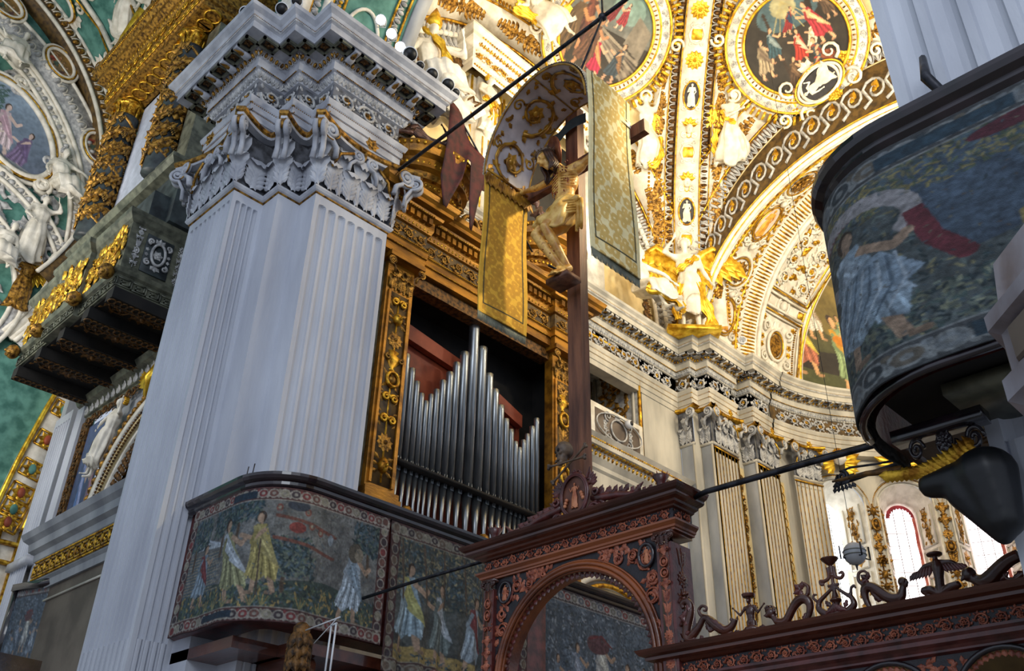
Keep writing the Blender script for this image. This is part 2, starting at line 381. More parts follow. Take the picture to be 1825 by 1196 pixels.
def cartouche(W, H, t=.05):
    "scrolled shield frame about the origin (u across, v up)"
    a = [oval(0, 0, W * .27, H * .33, t * .8, 30, t)]; b = []
    for sx in (-1, 1):
        for sy in (-1, 1):
            p = spiral(sx * W * .36, sy * H * .33, W * .13, PI / 2 * -sy, sx * sy * 1.3, 14, .2, t * .6, t)
            a.append(tube(p, np.linspace(t * .8, t * .4, 14), 5, up=(0, 0, 1)))
            b.append(tr(rosette(W * .08, 5, .4, 1), sx * W * .44, sy * H * .08))
    a.append(scatter(LEAF, [(0, s_ * H * .33, 0, s_ * PI / 2 + d, H * .2, H * .18, H * .1) for s_ in (-1, 1) for d in (-.7, 0, .7)]))
    return join(*a), join(*b)
# ---- sweeping a moulding profile (outset, z) along a plan polyline; outward = right of travel
def offs(path, closed=False):
    P = A(path, float); n = len(P); N = np.zeros((n, 2))
    for i in range(n):
        d1 = P[i] - P[i - 1] if (i > 0 or closed) else None
        d2 = P[(i + 1) % n] - P[i] if (i < n - 1 or closed) else None
        ns = []
        for d in (d1, d2):
            if d is not None: d = d / np.linalg.norm(d); ns.append(A([d[1], -d[0]]))
        if len(ns) == 1: N[i] = ns[0]
        else:
            m = ns[0] + ns[1]; m /= np.linalg.norm(m); N[i] = m / max(.3, (m @ ns[0]))
    return P, N
def sweep(path, prof, side=1):
    P, N = offs(path); pr = A(prof, float)
    G = np.zeros((len(pr), len(P), 3))
    for i, (o, z) in enumerate(pr): G[i, :, :2] = P + N * o * side; G[i, :, 2] = z
    # duplicated rows keep moulding edges crisp
    out = []
    for i in range(len(pr) - 1):
        for j in range(len(P) - 1):
            out.append(((G[i, j]), (G[i, j + 1]), (G[i + 1, j + 1]), (G[i + 1, j])))
    V = A(out).reshape(-1, 3); return (V, np.arange(len(V)).reshape(-1, 4), np.zeros((0, 3), int))
def along(path, o, z, make, side=1, tilt=0, minlen=.05, flip=False):
    "lay a flat motif make(L) -> geos on every straight run of an offset path, standing vertical (v = up), w = outward"
    P, N = offs(path); res = []
    Q = P + N * o * side
    for i in range(len(Q) - 1):
        d = Q[i + 1] - Q[i]; L = np.linalg.norm(d)
        if L < minlen: continue
        d = d / L; n = A([d[1], -d[0]]) * side
        v = A([n[0] * sin(tilt), n[1] * sin(tilt), cos(tilt)]); w = A([n[0] * cos(tilt), n[1] * cos(tilt), -sin(tilt)])
        r = make(L); r = r if isinstance(r, list) else [r]
        res.append([mp(g, plane_fn((Q[i][0], Q[i][1], z), (d[0], d[1], 0), v, w)) for g in r])
    return [join(*[x[k] for x in res]) for k in range(len(res[0]))] if res else []
# ------------------------------------------------------------------ flat painter: fills an array that becomes the woven / painted colours of a surface
class Canvas:
    def __init__(s, w, h, bg, seed=1):
        s.w, s.h = w, h; s.a = np.ones((h, w, 3), np.float32) * A(bg); s.r = np.random.default_rng(seed)
        s.Y, s.X = np.mgrid[0:h, 0:w]; s.X = (s.X + .5) / w; s.Y = (s.Y + .5) / h; s.asp = w / h
    def noise(s, amt, cells=12):
        n = s.r.random((cells + 2, int(cells * s.asp) + 2)); y = s.Y * cells; x = s.X * cells * s.asp
        i, j = y.astype(int), x.astype(int); fy, fx = y - i, x - j; fy = fy * fy * (3 - 2 * fy); fx = fx * fx * (3 - 2 * fx)
        v = (n[i, j] * (1 - fx) + n[i, j + 1] * fx) * (1 - fy) + (n[i + 1, j] * (1 - fx) + n[i + 1, j + 1] * fx) * fy
        s.a *= (1 + amt * (v - .5))[..., None]; return v
    def grad(s, c0, c1, y0=0, y1=1):
        m = (s.Y >= y0) & (s.Y <= y1); t = ((s.Y - y0) / (y1 - y0))[..., None]; s.a = np.where(m[..., None], A(c0) * (1 - t) + A(c1) * t, s.a)
    def win(s, x0, x1, y0, y1):
        i0, i1 = max(0, int(y0 * s.h) - 1), min(s.h, int(y1 * s.h) + 2); j0, j1 = max(0, int(x0 * s.w) - 1), min(s.w, int(x1 * s.w) + 2)
        return slice(i0, i1), slice(j0, j1)
    def ell(s, x, y, a, b, c, ang=0, al=1):
        r = max(a, b) * 1.05; R = s.win(x - r, x + r, y - r * s.asp, y + r * s.asp); X, Y = (s.X[R] - x), (s.Y[R] - y) / s.asp
        b = b / 1.0; u = X * cos(ang) + Y * sin(ang); v = -X * sin(ang) + Y * cos(ang)
        m = (u / a) ** 2 + (v / b) ** 2 < 1; s.a[R][m] = s.a[R][m] * (1 - al) + A(c) * al
    def poly(s, P, c, al=1, shade=0):
        P = A(P, float); R = s.win(P[:, 0].min(), P[:, 0].max(), P[:, 1].min(), P[:, 1].max()); X, Y = s.X[R], s.Y[R]
        m = np.zeros(X.shape, bool); n = len(P)
        for i in range(n):
            x0, y0 = P[i]; x1, y1 = P[(i + 1) % n]
            if y0 == y1: continue
            m ^= ((Y > min(y0, y1)) & (Y <= max(y0, y1)) & (X < x0 + (Y - y0) * (x1 - x0) / (y1 - y0)))
        s.a[R][m] = s.a[R][m] * (1 - al) + A(c) * al
    def line(s, P, w, c):
        for (x0, y0), (x1, y1) in zip(P, P[1:]):
            dx, dy = x1 - x0, (y1 - y0) / s.asp; l = math.hypot(dx, dy) + 1e-9; nx, ny = -dy / l * w, dx / l * w * s.asp
            s.poly([(x0 + nx, y0 + ny), (x1 + nx, y1 + ny), (x1 - nx, y1 - ny), (x0 - nx, y0 - ny)], c); s.ell(x1, y1, w, w, c)
    def leaves(s, x0, x1, y0, y1, n, cols, sz=.012):
        for _ in range(n):
            c = A(cols[s.r.integers(len(cols))]) * s.r.uniform(.8, 1.2); s.ell(s.r.uniform(x0, x1), s.r.uniform(y0, y1), sz * s.r.uniform(.7, 1.5), sz * .38, c, s.r.uniform(0, PI))
    def figure(s, x, y, h, robe, skin, lean=0, arm=1, second=None, hair=(.05, .03, .02)):
        "standing draped person; (x, y) feet, h height as part of canvas height"
        k = h / s.asp; f = lambda u, v: (x + (u + lean * v) * k, y - v * h)
        P = lambda L: [f(*p) for p in L]; robe = A(robe); dk, lt = robe * .45, robe * 1.7
        for u in (-.07, .08): s.line(P([(u * 1.6, 0), (u, .3)]), .03 * k, skin); s.line(P([(u * 1.6, .0), (u * 1.6 + .07 * arm, .0)]), .022 * k, A(skin) * .6)
        s.poly(P([(-.06, .82), (.07, .82), (.12, .6), (.2, .3), (.16, .13), (.05, .2), (-.05, .12), (-.2, .2), (-.14, .4), (-.12, .62)]), robe)
        for q in range(7):
            u = -.12 + .04 * q; s.line(P([(u * .5, .66 - .02 * q), (u * .9 + .02, .4), (u * 1.4, .17)]), .009 * k, dk if q % 2 else lt)
        if second is not None: s.poly(P([(-.1, .8), (-.02, .82), (.16, .45), (.22, .28), (.1, .38), (-.08, .55)]), second); s.line(P([(-.06, .74), (.12, .42)]), .01 * k, A(second) * 1.6)
        s.line(P([(.06, .76), (.15 * arm + .05, .64), (.26 * arm, .7)]), .028 * k, skin); s.line(P([(-.05, .76), (-.12, .6), (-.02 * arm, .5)]), .026 * k, robe * .8)
        hx_, hy = f(.01, .91); s.ell(hx_, hy, .058 * k, .075 * k, hair); s.ell(hx_ + .014 * k * arm, hy + .01 * h, .04 * k, .058 * k, skin)
        s.line(P([(.0, .82), (.01, .88)]), .024 * k, skin)
    def border(s, bw, bg, cols, cell=.05, line=(.5, .45, .4), sides='tblr'):
        ax = bw / s.asp; e = {'t': s.Y < bw, 'b': s.Y > 1 - bw, 'l': s.X < ax, 'r': s.X > 1 - ax}; m = np.zeros(s.X.shape, bool)
        for q in sides: m |= e[q]
        s.a[m] = A(bg)
        keep = s.a.copy(); n = int(1 / (bw * .8 / s.asp))
        for side in sides:
            if side in 'tb':
                yy = bw / 2 if side == 't' else 1 - bw / 2
                for k in range(n):
                    x = (k + .5) / n; c = A(cols[k % len(cols)]); s.ell(x, yy, ax * .42, ax * .36, line); s.ell(x, yy, ax * .34, ax * .28, c); s.ell(x, yy, ax * .14, ax * .12, A(line) * .8)
                    s.ell(x + .5 / n, yy - bw * .25, ax * .12, ax * .12, A(cols[(k + 1) % len(cols)])); s.ell(x + .5 / n, yy + bw * .25, ax * .12, ax * .12, line)
            else:
                xx = ax / 2 if side == 'l' else 1 - ax / 2; m2 = int(1 / (bw * .8))
                for k in range(m2): s.ell(xx, (k + .5) / m2, ax * .38, ax * .38, line); s.ell(xx, (k + .5) / m2, ax * .3, ax * .3, cols[k % len(cols)])
        lw = .0022
        if 't' in sides: s.line([(0, bw), (1, bw)], lw, line)
        if 'b' in sides: s.line([(0, 1 - bw), (1, 1 - bw)], lw, line)
    def soften(s, k=1):
        for _ in range(k):
            for ax in (0, 1): s.a = (np.roll(s.a, 1, ax) + 2 * s.a + np.roll(s.a, -1, ax)) / 4
    def at(s, u, v): return s.a[np.clip((v * s.h).astype(int), 0, s.h - 1), np.clip((u * s.w).astype(int), 0, s.w - 1)]
BLUG, DKG, TAN, OCH, RED, PALE, BRN, SKY = hx('4f5f66'), hx('2b3a3c'), hx('8f8775'), hx('9a8452'), hx('6e3537'), hx('a9aeb0'), hx('55463a'), hx('7b8890')
SK = hx('a88c74')
def tapestry(kind):
    if kind == 'hunt':
        c = Canvas(640, 300, hx('6e6d69'), 3); c.noise(.5, 8); c.noise(.4, 30)
        c.poly([(0, .72), (.2, .68), (.45, .74), (.7, .66), (1, .74), (1, 1), (0, 1)], hx('3e4a44')); c.noise(.5, 22)
        c.leaves(0, 1, .72, .9, 700, [DKG, BLUG, OCH, hx('5a6650'), hx('46574c')], .009)
        c.poly([(.05, .38), (.14, .33), (.24, .36), (.3, .42), (.24, .4), (.12, .38)], PALE); c.line([(.07, .34), (.15, .31), (.26, .38)], .004, hx('aeb4ba'))
        for k in range(26): y = .42 + .012 * k; c.line([(.03 + .01 * (k % 3), y), (.3 - .02 * (k % 4), y + .02)], .0016, BLUG if k % 2 else TAN)
        for x, y in ((.27, .2), (.36, .14), (.55, .5), (.9, .24), (.08, .25)):
            c.line([(x, y), (x + .005, y + .28)], .007, BRN); c.leaves(x - .07, x + .09, y - .12, y + .12, 260, [DKG, BLUG, hx('31464c'), hx('58665a')], .011)
        c.leaves(.5, .66, .5, .68, 230, [DKG, BLUG, hx('6b7466')], .01)
        for y0 in (.2, .37):
            c.line([(.5, y0 + .02), (.62, y0 + .05), (.74, y0 + .1)], .006, hx('71483e')); 
        for x, y in ((.51, .16), (.63, .27), (.67, .3), (.61, .17)): c.ell(x, y, .012, .014, hx('7a4a40')); c.ell(x, y, .006, .007, TAN)
        c.ell(.575, .13, .04, .02, hx('3a3f48')); c.ell(.58, .3, .03, .02, hx('7a3b36')); c.ell(.72, .33, .012, .02, hx('8a9094'))
        c.figure(.40, .86, .66, hx('8c8a66'), SK, -.35, 1, PALE); c.figure(.49, .8, .62, hx('9a8d58'), SK, -.15, -1, hx('9a8f60'))
        c.line([(.46, .4), (.475, .84)], .003, BRN)
        c.figure(.82, .9, .62, hx('a6b0b6'), SK, .1, 1, hx('7f8d96')); c.ell(.84, .37, .03, .036, hx('5b5347')); c.ell(.86, .38, .02, .026, hx('857a68'))
        c.figure(.16, .82, .48, hx('7d8a92'), SK, 0, 1, RED)
        for x in (.24, .3, .36, .5, .46, .7, .62, .9): 
            for q in range(7): c.line([(x, .9), (x + (q - 3) * .008, .83 - .006 * (3 - abs(q - 3)))], .0015, OCH if q % 2 else hx('5f6d55'))
        c.border(.1, hx('50302f'), [hx('6d4a42'), hx('8d8572'), hx('41363a'), hx('7b3a3a')], line=hx('a0978a'))
        c.poly([(.3, .03), (.42, .03), (.42, .085), (.3, .085)], hx('243441')); c.poly([(.24, .92), (.4, .92), (.4, .97), (.24, .97)], hx('243441'))
    elif kind == 'garden':
        c = Canvas(420, 300, hx('4a4c48'), 5); c.noise(.6, 9); c.noise(.5, 34)
        c.leaves(0, 1, .08, .5, 1500, [DKG, BLUG, hx('6d6a58'), hx('8a7f60'), hx('3a4a4a')], .012)
        c.poly([(0, .82), (.3, .8), (.7, .86), (1, .83), (1, .95), (0, .95)], OCH); c.noise(.4, 20)
        c.figure(.15, .84, .6, hx('8fa0a6'), SK, 0, 1, hx('a49f66')); c.figure(.36, .88, .55, hx('6b7470'), SK, 0, -1, PALE); c.figure(.56, .9, .55, hx('8f9aa0'), SK, .1, 1, RED)
        c.figure(.78, .95, .5, hx('7a8288'), SK, 0, -1, hx('a07f4c')); c.figure(.92, .92, .55, RED, SK, 0, 1, hx('5a3036'))
        for k in range(7): x = .08 + .14 * k; c.line([(x, .1), (x + .03, .5)], .006, BRN)
        c.leaves(0, 1, .86, .96, 300, [DKG, BLUG, OCH], .01)
        c.border(.09, hx('4a302f'), [hx('6a5a4c'), hx('7d7666'), hx('3d3438')], line=hx('8d8678'))
    elif kind == 'court':
        c = Canvas(460, 330, hx('5a636c'), 8); c.noise(.7, 10); c.noise(.6, 40)
        c.leaves(0, 1, .1, .95, 1800, [hx('3c4750'), hx('6f7a84'), hx('56606a'), hx('8b9095'), hx('454b4c')], .011)
        for k in range(9): x = .04 + .115 * k; c.poly([(x, .15), (x + .04, .15), (x + .05, .9), (x - .01, .9)], hx('4b555e'), .6)
        c.figure(.5, .75, .5, hx('a3a09a'), SK, 0, 1, hx('c0bcae')); c.figure(.3, .8, .45, hx('6f7c88'), SK, 0, 1, hx('8a8f98')); c.figure(.68, .85, .45, hx('8a9199'), SK, .1, -1, PALE)
        c.figure(.16, .86, .4, hx('707a84'), SK, 0, 1); c.figure(.84, .8, .4, hx('7c8790'), SK, 0, -1, BLUG)
        c.ell(.47, .33, .09, .05, hx('5d3f42')); c.line([(.4, .3), (.5, .26), (.58, .33)], .005, RED)
        c.border(.09, hx('43383a'), [hx('5d6168'), hx('7a3f3c'), hx('6f6a60')], line=hx('9a9690'), sides='tr')
    else:
        c = Canvas(620, 420, hx('565d5c'), 11); c.noise(.5, 7); c.noise(.5, 30)
        c.leaves(0, 1, .1, .9, 1500, [DKG, BLUG, hx('3d4a4e'), hx('66706a'), hx('857f60')], .008)
        c.poly([(.45, .15), (.6, .12), (.66, .6), (.5, .62)], hx('4c5a68')); c.noise(.5, 26)
        c.leaves(.25, .75, .1, .28, 700, [hx('8d8256'), hx('7c7758'), BLUG, hx('55604c')], .008)
        c.leaves(.1, .95, .7, .88, 900, [hx('7c7e68'), hx('4a5a56'), hx('6a7266'), hx('2e3c40')], .009)
        for q in np.linspace(0, 1, 40):
            a = PI * (1.1 - 1.25 * q) * 1.0; x, y = .33 + .13 * math.cos(a), .33 - .14 * math.sin(a); c.ell(x, y, .018, .022, hx('a09a98')); c.ell(x + .008, y + .02, .009, .01, hx('7a4148'))
        c.line([(.2, .36), (.23, .42), (.3, .48)], .016, hx('a39c9a')); c.line([(.46, .34), (.48, .5), (.52, .62)], .018, hx('6b3038'))
        c.figure(.36, .86, .62, hx('94a4ae'), SK, -.08, 1, hx('a9b6bf'))
        c.poly([(.3, .5), (.4, .46), (.46, .6), (.4, .68), (.3, .72), (.18, .76), (.24, .66)], hx('8a9aa6'))
        for q in range(9): c.line([(.31 + .014 * q, .49), (.27 + .02 * q, .62), (.22 + .022 * q, .72)], .0026, hx('5d6d7a') if q % 2 else hx('b4bfc6'))
        c.poly([(.6, .55), (.68, .48), (.8, .5), (.82, .66), (.7, .72), (.6, .7)], hx('9a8a58')); c.poly([(.72, .36), (.86, .3), (.95, .4), (.95, .62), (.76, .64)], hx('8d959b'))
        for q in range(8): c.line([(.64 + .02 * q, .52), (.63 + .024 * q, .68)], .003, hx('6c5e38') if q % 2 else hx('b3a574')); c.line([(.74 + .024 * q, .38), (.76 + .022 * q, .62)], .003, hx('5f676e') if q % 2 else hx('b9bfc2'))
        c.figure(.84, .72, .5, hx('858e94'), SK, 0, -1, hx('6a4a48')); c.ell(.8, .3, .03, .035, hx('7a6048'))
        c.ell(.66, .15, .1, .025, hx('5a2a34')); c.ell(.8, .12, .12, .03, hx('642f38'))
        c.ell(.13, .57, .05, .03, hx('7c8389')); c.ell(.12, .6, .04, .02, hx('6a464c')); c.figure(.1, .7, .2, hx('8b8f92'), SK, .2)
        c.border(.11, hx('4b4d4e'), [hx('6a6256'), hx('7b7f80'), hx('3d4448')], line=hx('8d8f8c'), sides='tb')
        c.poly([(.42, .03), (.64, .03), (.64, .09), (.42, .09)], hx('2f4450')); c.poly([(.5, .91), (.66, .91), (.66, .97), (.5, .97)], hx('2a3c46'))
    for q in range(0, c.w, 3): c.a[:, q] *= .88
    c.noise(.5, 60); c.noise(.7, 110); c.leaves(0, 1, .12, .88, 500, [DKG, BLUG, hx('6d6a58'), hx('57504a')], .004); c.a *= A([.74, .80, .88]) * (.78 if kind == 'forest' else 1); c.soften(1)
    return c
def scene(kind):
    c = Canvas(520, 520, hx('2c2620'), {'a': 21, 'b': 22, 'c': 23, 'd': 24, 'e': 25, 'f': 26}[kind]); c.noise(.6, 6)
    if kind == 'a':   # grey stair scene
        c.grad(hx('4c6a68'), hx('6b6a66'), 0, .45); c.ell(.62, .2, .18, .14, hx('7f9c94'), 0, .7)
        for k in range(7): c.line([(.1 + .05 * k, .35 + .03 * k), (.95, .62 + .045 * k)], .014, hx('6d6258') if k % 2 else hx('8f8474'))
        c.poly([(.75, .2), (.95, .3), (.95, .6), (.72, .5)], hx('7a7266')); c.noise(.4, 14)
        c.figure(.2, .75, .6, hx('4a2c26'), hx('b07c58'), .1, 1, hx('6a3a2c')); c.figure(.08, .9, .7, hx('5a4630'), hx('a8784e'), .1, 1)
        c.figure(.6, .4, .28, hx('8a2c34'), hx('d8b49a'), 0, -1); c.figure(.42, .42, .3, hx('6a2026'), hx('c89a78'), .4, 1)
        c.figure(.55, .93, .42, hx('9c1c3c'), hx('d0a284'), -.2, 1, hx('a87a50')); c.figure(.72, .9, .42, hx('2c3a44'), hx('c49a7c'), .1, -1, hx('7c5a3c')); c.figure(.36, .9, .55, hx('5a3c2c'), hx('a87a58'), .1, 1)
    elif kind == 'b':
        c.ell(.52, .18, .3, .18, hx('4a6670'), 0, .8); c.ell(.5, .12, .12, .12, hx('c4b884'), 0, .6)
        for k in range(7): c.line([(.5, .06), (.3 + .08 * k, .38)], .004, hx('a89c6c'))
        c.line([(.3, .1), (.35, .9)], .014, hx('33261c')); c.line([(.75, 0), (.7, .4)], .03, hx('241a14')); c.noise(.5, 14)
        for x, y, h, r, s2, l in ((.14, .72, .4, '9a8a70', '6a5a4a', .1), (.27, .6, .35, '2f4a54', '7c8a8c', .1), (.5, .72, .36, 'a02c20', 'c8a890', .1), (.62, .62, .26, 'c8b8a0', 'e0d0b8', .3), (.8, .6, .46, '9c2a34', 'c8a87c', -.3),
                                  (.44, .4, .26, '7a2024', '203a50', .5), (.72, .9, .4, '3a4a50', '8a4030', -.2), (.35, .95, .35, '4a3626', '6a5038', .2), (.56, .97, .34, '2c4a52', 'a03a24', .3), (.9, .4, .3, '4c3a2c', '6a5440', -.2)):
            c.figure(x, y, h, hx(r), hx('d0a07a'), l, 1 if x < .5 else -1, hx(s2))
        c.ell(.74, .72, .07, .05, hx('8a4a30'))
    elif kind == 'c':
        c.grad(hx('6a5c34'), hx('4a4a2c'), 0, .6); c.ell(.6, .3, .3, .2, hx('8a7438'), 0, .6); c.ell(.3, .1, .2, .08, hx('b08a60'), 0, .6); c.noise(.4, 9)
        c.poly([(0, .75), (.5, .8), (1, .74), (1, 1), (0, 1)], hx('4d5030'))
        for x, y, h, r, s2, l in ((.1, .8, .6, 'b06a50', 'd8c050', .1), (.3, .5, .4, 'd8d0c0', 'b09a80', .2), (.5, .9, .6, '8aa070', 'd09a30', 0), (.6, .6, .3, '7aa080', 'c8a050', -.1), (.72, .95, .5, 'c87a20', 'e0a040', .3), (.88, .8, .45, 'd0c8b0', 'b06a30', -.1)):
            c.figure(x, y, h, hx(r), hx('e0ac78'), l, 1, hx(s2))
        c.ell(.52, .5, .08, .04, hx('d0801c'), .2); c.line([(.58, .49), (.7, .45)], .01, hx('9a5a18'))
    elif kind == 'd':  # pastel landscape oval
        c.grad(hx('8fa3b8'), hx('5a6478'), 0, 1); c.noise(.5, 8); c.leaves(0, .35, .1, .5, 300, [hx('3f5a58'), hx('4f6a62')], .02)
        c.figure(.45, .85, .6, hx('c8b6bc'), hx('d8c0b8'), -.1, 1, hx('b89aa8')); c.figure(.6, .95, .5, hx('7a6a8c'), hx('d0b8b0'), .2, -1, hx('6a5a80')); c.figure(.3, .8, .3, hx('c0b0b0'), hx('d8c8c0'), .3)
        c.poly([(.1, .9), (.5, .84), (.95, .92), (.9, 1), (.1, 1)], hx('8a8f94'))
    elif kind == 'e':  # blue robed panel
        c.grad(hx('4a5a7c'), hx('28304c'), 0, 1); c.noise(.5, 8); c.figure(.45, .98, .85, hx('4c6a9c'), hx('a8948c'), -.1, 1, hx('7c86ac')); c.figure(.8, .9, .7, hx('6a5a6c'), hx('9a8a84'), .1, -1, hx('8a6a7c'))
    else:
        c.grad(hx('8a6a34'), hx('3c3428'), 0, 1); c.noise(.6, 9)
        for k in range(5): c.figure(.12 + .19 * k, .95, .7, hx(('6a4a2c', '8a3a2c', '4a5a4c', '7a6a4c', '5a3c3c')[k]), hx('b89068'), 0, 1, hx('9a7a4c'))
    c.noise(.35, 40); c.soften(1)
    return c
def painted(name, c, fn, nu, nv, material, parent=None, u0=0, u1=1, v0=0, v1=1, back=0):
    "grid surface fn(u, v) (u, v arrays 0..1, v down the picture) carrying the painter's colours"
    U, V = np.meshgrid(np.linspace(0, 1, nu), np.linspace(0, 1, nv), indexing='ij')
    P = fn(U, V); g = grid(P)
    C = c.at(u0 + U * (u1 - u0), v0 + V * (v1 - v0)).reshape(-1, 3)
    o = obj(name, g, material, parent); setcol(o, C)
    if back:
        m = o.modifiers.new('thick', 'SOLIDIFY'); m.thickness = back; m.offset = 0
    return o
def painted_disc(name, c, fn, material, parent=None, nr=60, n=160):
    r = np.linspace(.01, 1, nr); q = np.linspace(0, 2 * PI, n, endpoint=False)
    x = r[:, None] * np.cos(q); y = r[:, None] * np.sin(q); P = fn(x, y)
    o = obj(name, grid(P, cv=True), material, parent); setcol(o, c.at((x + 1) / 2, (1 - y) / 2).reshape(-1, 3)); return o
# ------------------------------------------------------------------ classical order: fluted shafts, acanthus capitals, entablature
def fluted(L, z0, z1, n, d=.05, fil=.28, zc=None, edge=.06, top=.22):
    "wall face in (u, v=z, w) with n flutes with rounded heads; cabled (convex) below zc"
    P = (L - 2 * edge) / n; hw = P * (1 - fil) / 2; us = [0]; ss = [2.]
    for k in range(n):
        c = edge + (k + .5) * P
        for s_ in (-1.02, -1, -.85, -.5, 0, .5, .85, 1, 1.02): us.append(c + s_ * hw); ss.append(s_)
    us.append(L); ss.append(2.); us, ss = A(us), A(ss)
    zt = z1 - top; zs = [z0] + ([zc - .001, zc] if zc else []) + list(np.linspace((zc or z0) + .5, zt - hw, 6)) + [zt - hw + hw * q for q in (.4, .7, .88, 1, 1.05)] + [z1]
    zs = A(sorted(zs)); G = np.zeros((len(us), len(zs), 3))
    for j, z in enumerate(zs):
        tz = max(0, (z - (zt - hw)) / hw); ins = np.abs(ss) <= 1
        if zc and z < zc: w = np.where(ins, -d * .55 * np.abs(ss) ** 5 * 1.0, 0)
        else: w = np.where(ins, -d * np.sqrt(np.maximum(0, 1 - ss ** 2 - tz ** 2)), 0)
        G[:, j, 0] = us; G[:, j, 1] = z; G[:, j, 2] = w
    return grid(G)
def _acan():
    nu, nv = 17, 13; u = np.linspace(0, 1, nu); v = np.linspace(-1, 1, nv); P = np.zeros((nu, nv, 3))
    for i, a in enumerate(u):
        lob = abs(math.sin(a * PI * 4.2 + .3)) ** .6; w = .46 * (.62 + .38 * math.sin(PI * min(1, a * .9 + .1))) * (.72 + .28 * lob) * (1 if a < .8 else max(.25, 1 - (a - .8) * 3.2))
        if a < .82: y, z = a, .05 + .12 * a * a
        else: t = (a - .82) / .18 * PI * .95; y, z = .82 + .13 * sin(t), .13 + .13 * (1 - cos(t)) * 1.25
        for j, b in enumerate(v):
            ab = abs(b); rib = .035 * math.sin(ab * 15 - a * 9) * (ab > .1) * (1 if a < .85 else .4)
            P[i, j] = (b * w, y + .10 * ab * (1 - a) * (1 if ab > .3 else 0) - .03 * ab, z + rib + (.07 if ab < .1 else 0) - .10 * ab ** 2)
    return grid(P)
def _acan2():
    g = []
    for t in np.linspace(.06, .8, 6):
        for sd in (-1, 1):
            ln = .44 * (1 - .35 * abs(t - .35)); an = PI / 2 - sd * (1.0 - .55 * t)
            l = LEAF; V = l[0].copy(); V[:, 1] *= -sd; V = V * A([ln, ln * .62, ln * 1.1]); c, s_ = cos(an), sin(an)
            W = np.stack([V[:, 0] * c - V[:, 1] * s_, V[:, 0] * s_ + V[:, 1] * c + t * .86, V[:, 2] + .06 + .14 * t * t], -1)
            g.append((W, l[1] if sd < 0 else l[1], l[2]))
    u = np.linspace(0, 1, 12); P = np.zeros((12, 7, 3))
    for i, a in enumerate(u):
        w = .09 + (.0 if a < .55 else .34 * sin((a - .55) / .45 * PI) ** .8)
        if a < .7: y, z = a * 1.1, .08 + .2 * a * a
        else: t = (a - .7) / .3 * PI * 1.05; y, z = .77 + .16 * sin(t), .178 + .2 * (1 - cos(t))
        for j, b in enumerate(np.linspace(-1, 1, 7)): P[i, j] = (b * w, y - .05 * abs(b), z + .05 * (1 - b * b) + .02 * (j % 2))
    g.append(grid(P)); return join(*g)
ACAN = _acan2()

def volute(r, sx=1, t=.05, drop=.3):
    "scroll in the (u, v) plane with its eye at the origin, stalk coming up from below"
    p = spiral(0, 0, r, -PI * .6 if sx > 0 else PI * 1.6, sx * 1.9, 30, .12, 0, t * .6)
    st = A([(-sx * r * 1.1, -drop, -t), (-sx * r * 1.0, -drop * .6, -t * .4)]); pts = np.vstack([st, p])
    return join(tube(pts, np.linspace(t, t * .55, len(pts)), 6, up=(0, 0, 1), flat=1.5), ell((0, 0, t * .8), (t, t, t * .7), 5, 7))
def capital_face(L, h, nl, horns=(1, 1), depth=.16, hx_=.3):
    "acanthus and scrolls across a flat face; u 0..L, v 0..h, w out. returns leaves, gilded bits"
    lv, gd = [], []
    P = L / nl
    R = []
    for k in range(nl): R.append(((k + .5) * P, .0, .02, 0, P * 1.12, h * .48, depth * 1.1))
    for k in range(nl + 1):
        if 0 < k < nl: R.append((k * P, .0, .0, 0, P * 1.1, h * .8, depth * 1.3))
    lv.append(scatter(ACAN, R))
    for side, x, sx in ((horns[0], 0, -1), (horns[1], L, 1)):
        if side: 
            g = volute(h * .14, sx, h * .035, h * .35); lv.append(tr(g, x + sx * h * .06, h * .8, depth * 1.2))
            gd.append(tube(spiral(x + sx * h * .06, h * .8, h * .155, -PI * .6 if sx > 0 else PI * 1.6, sx * .95, 14, .85, depth * 1.2 + h * .03, depth * 1.2 + h * .03), h * .012, 4))
    if L > .9:
        for sx in (-1, 1):
            g = volute(h * .1, sx * -1, h * .028, h * .3); lv.append(tr(g, L / 2 + sx * h * .13, h * .74, depth * .7))
            gd.append(tube([(L / 2 + sx * h * .5, h * .35, depth * .6), (L / 2 + sx * h * .42, h * .6, depth * .8), (L / 2 + sx * h * .22, h * .72, depth * .9)], h * .022, 6))
        gd.append(tr(rosette(h * .12, 6, .5), L / 2, h * .98, depth * 1.4))
        gd.append(ell((L / 2, h * .84, depth * .6), (h * .02, h * .1, h * .03)))
    return join(*lv), (join(*gd) if gd else E0())
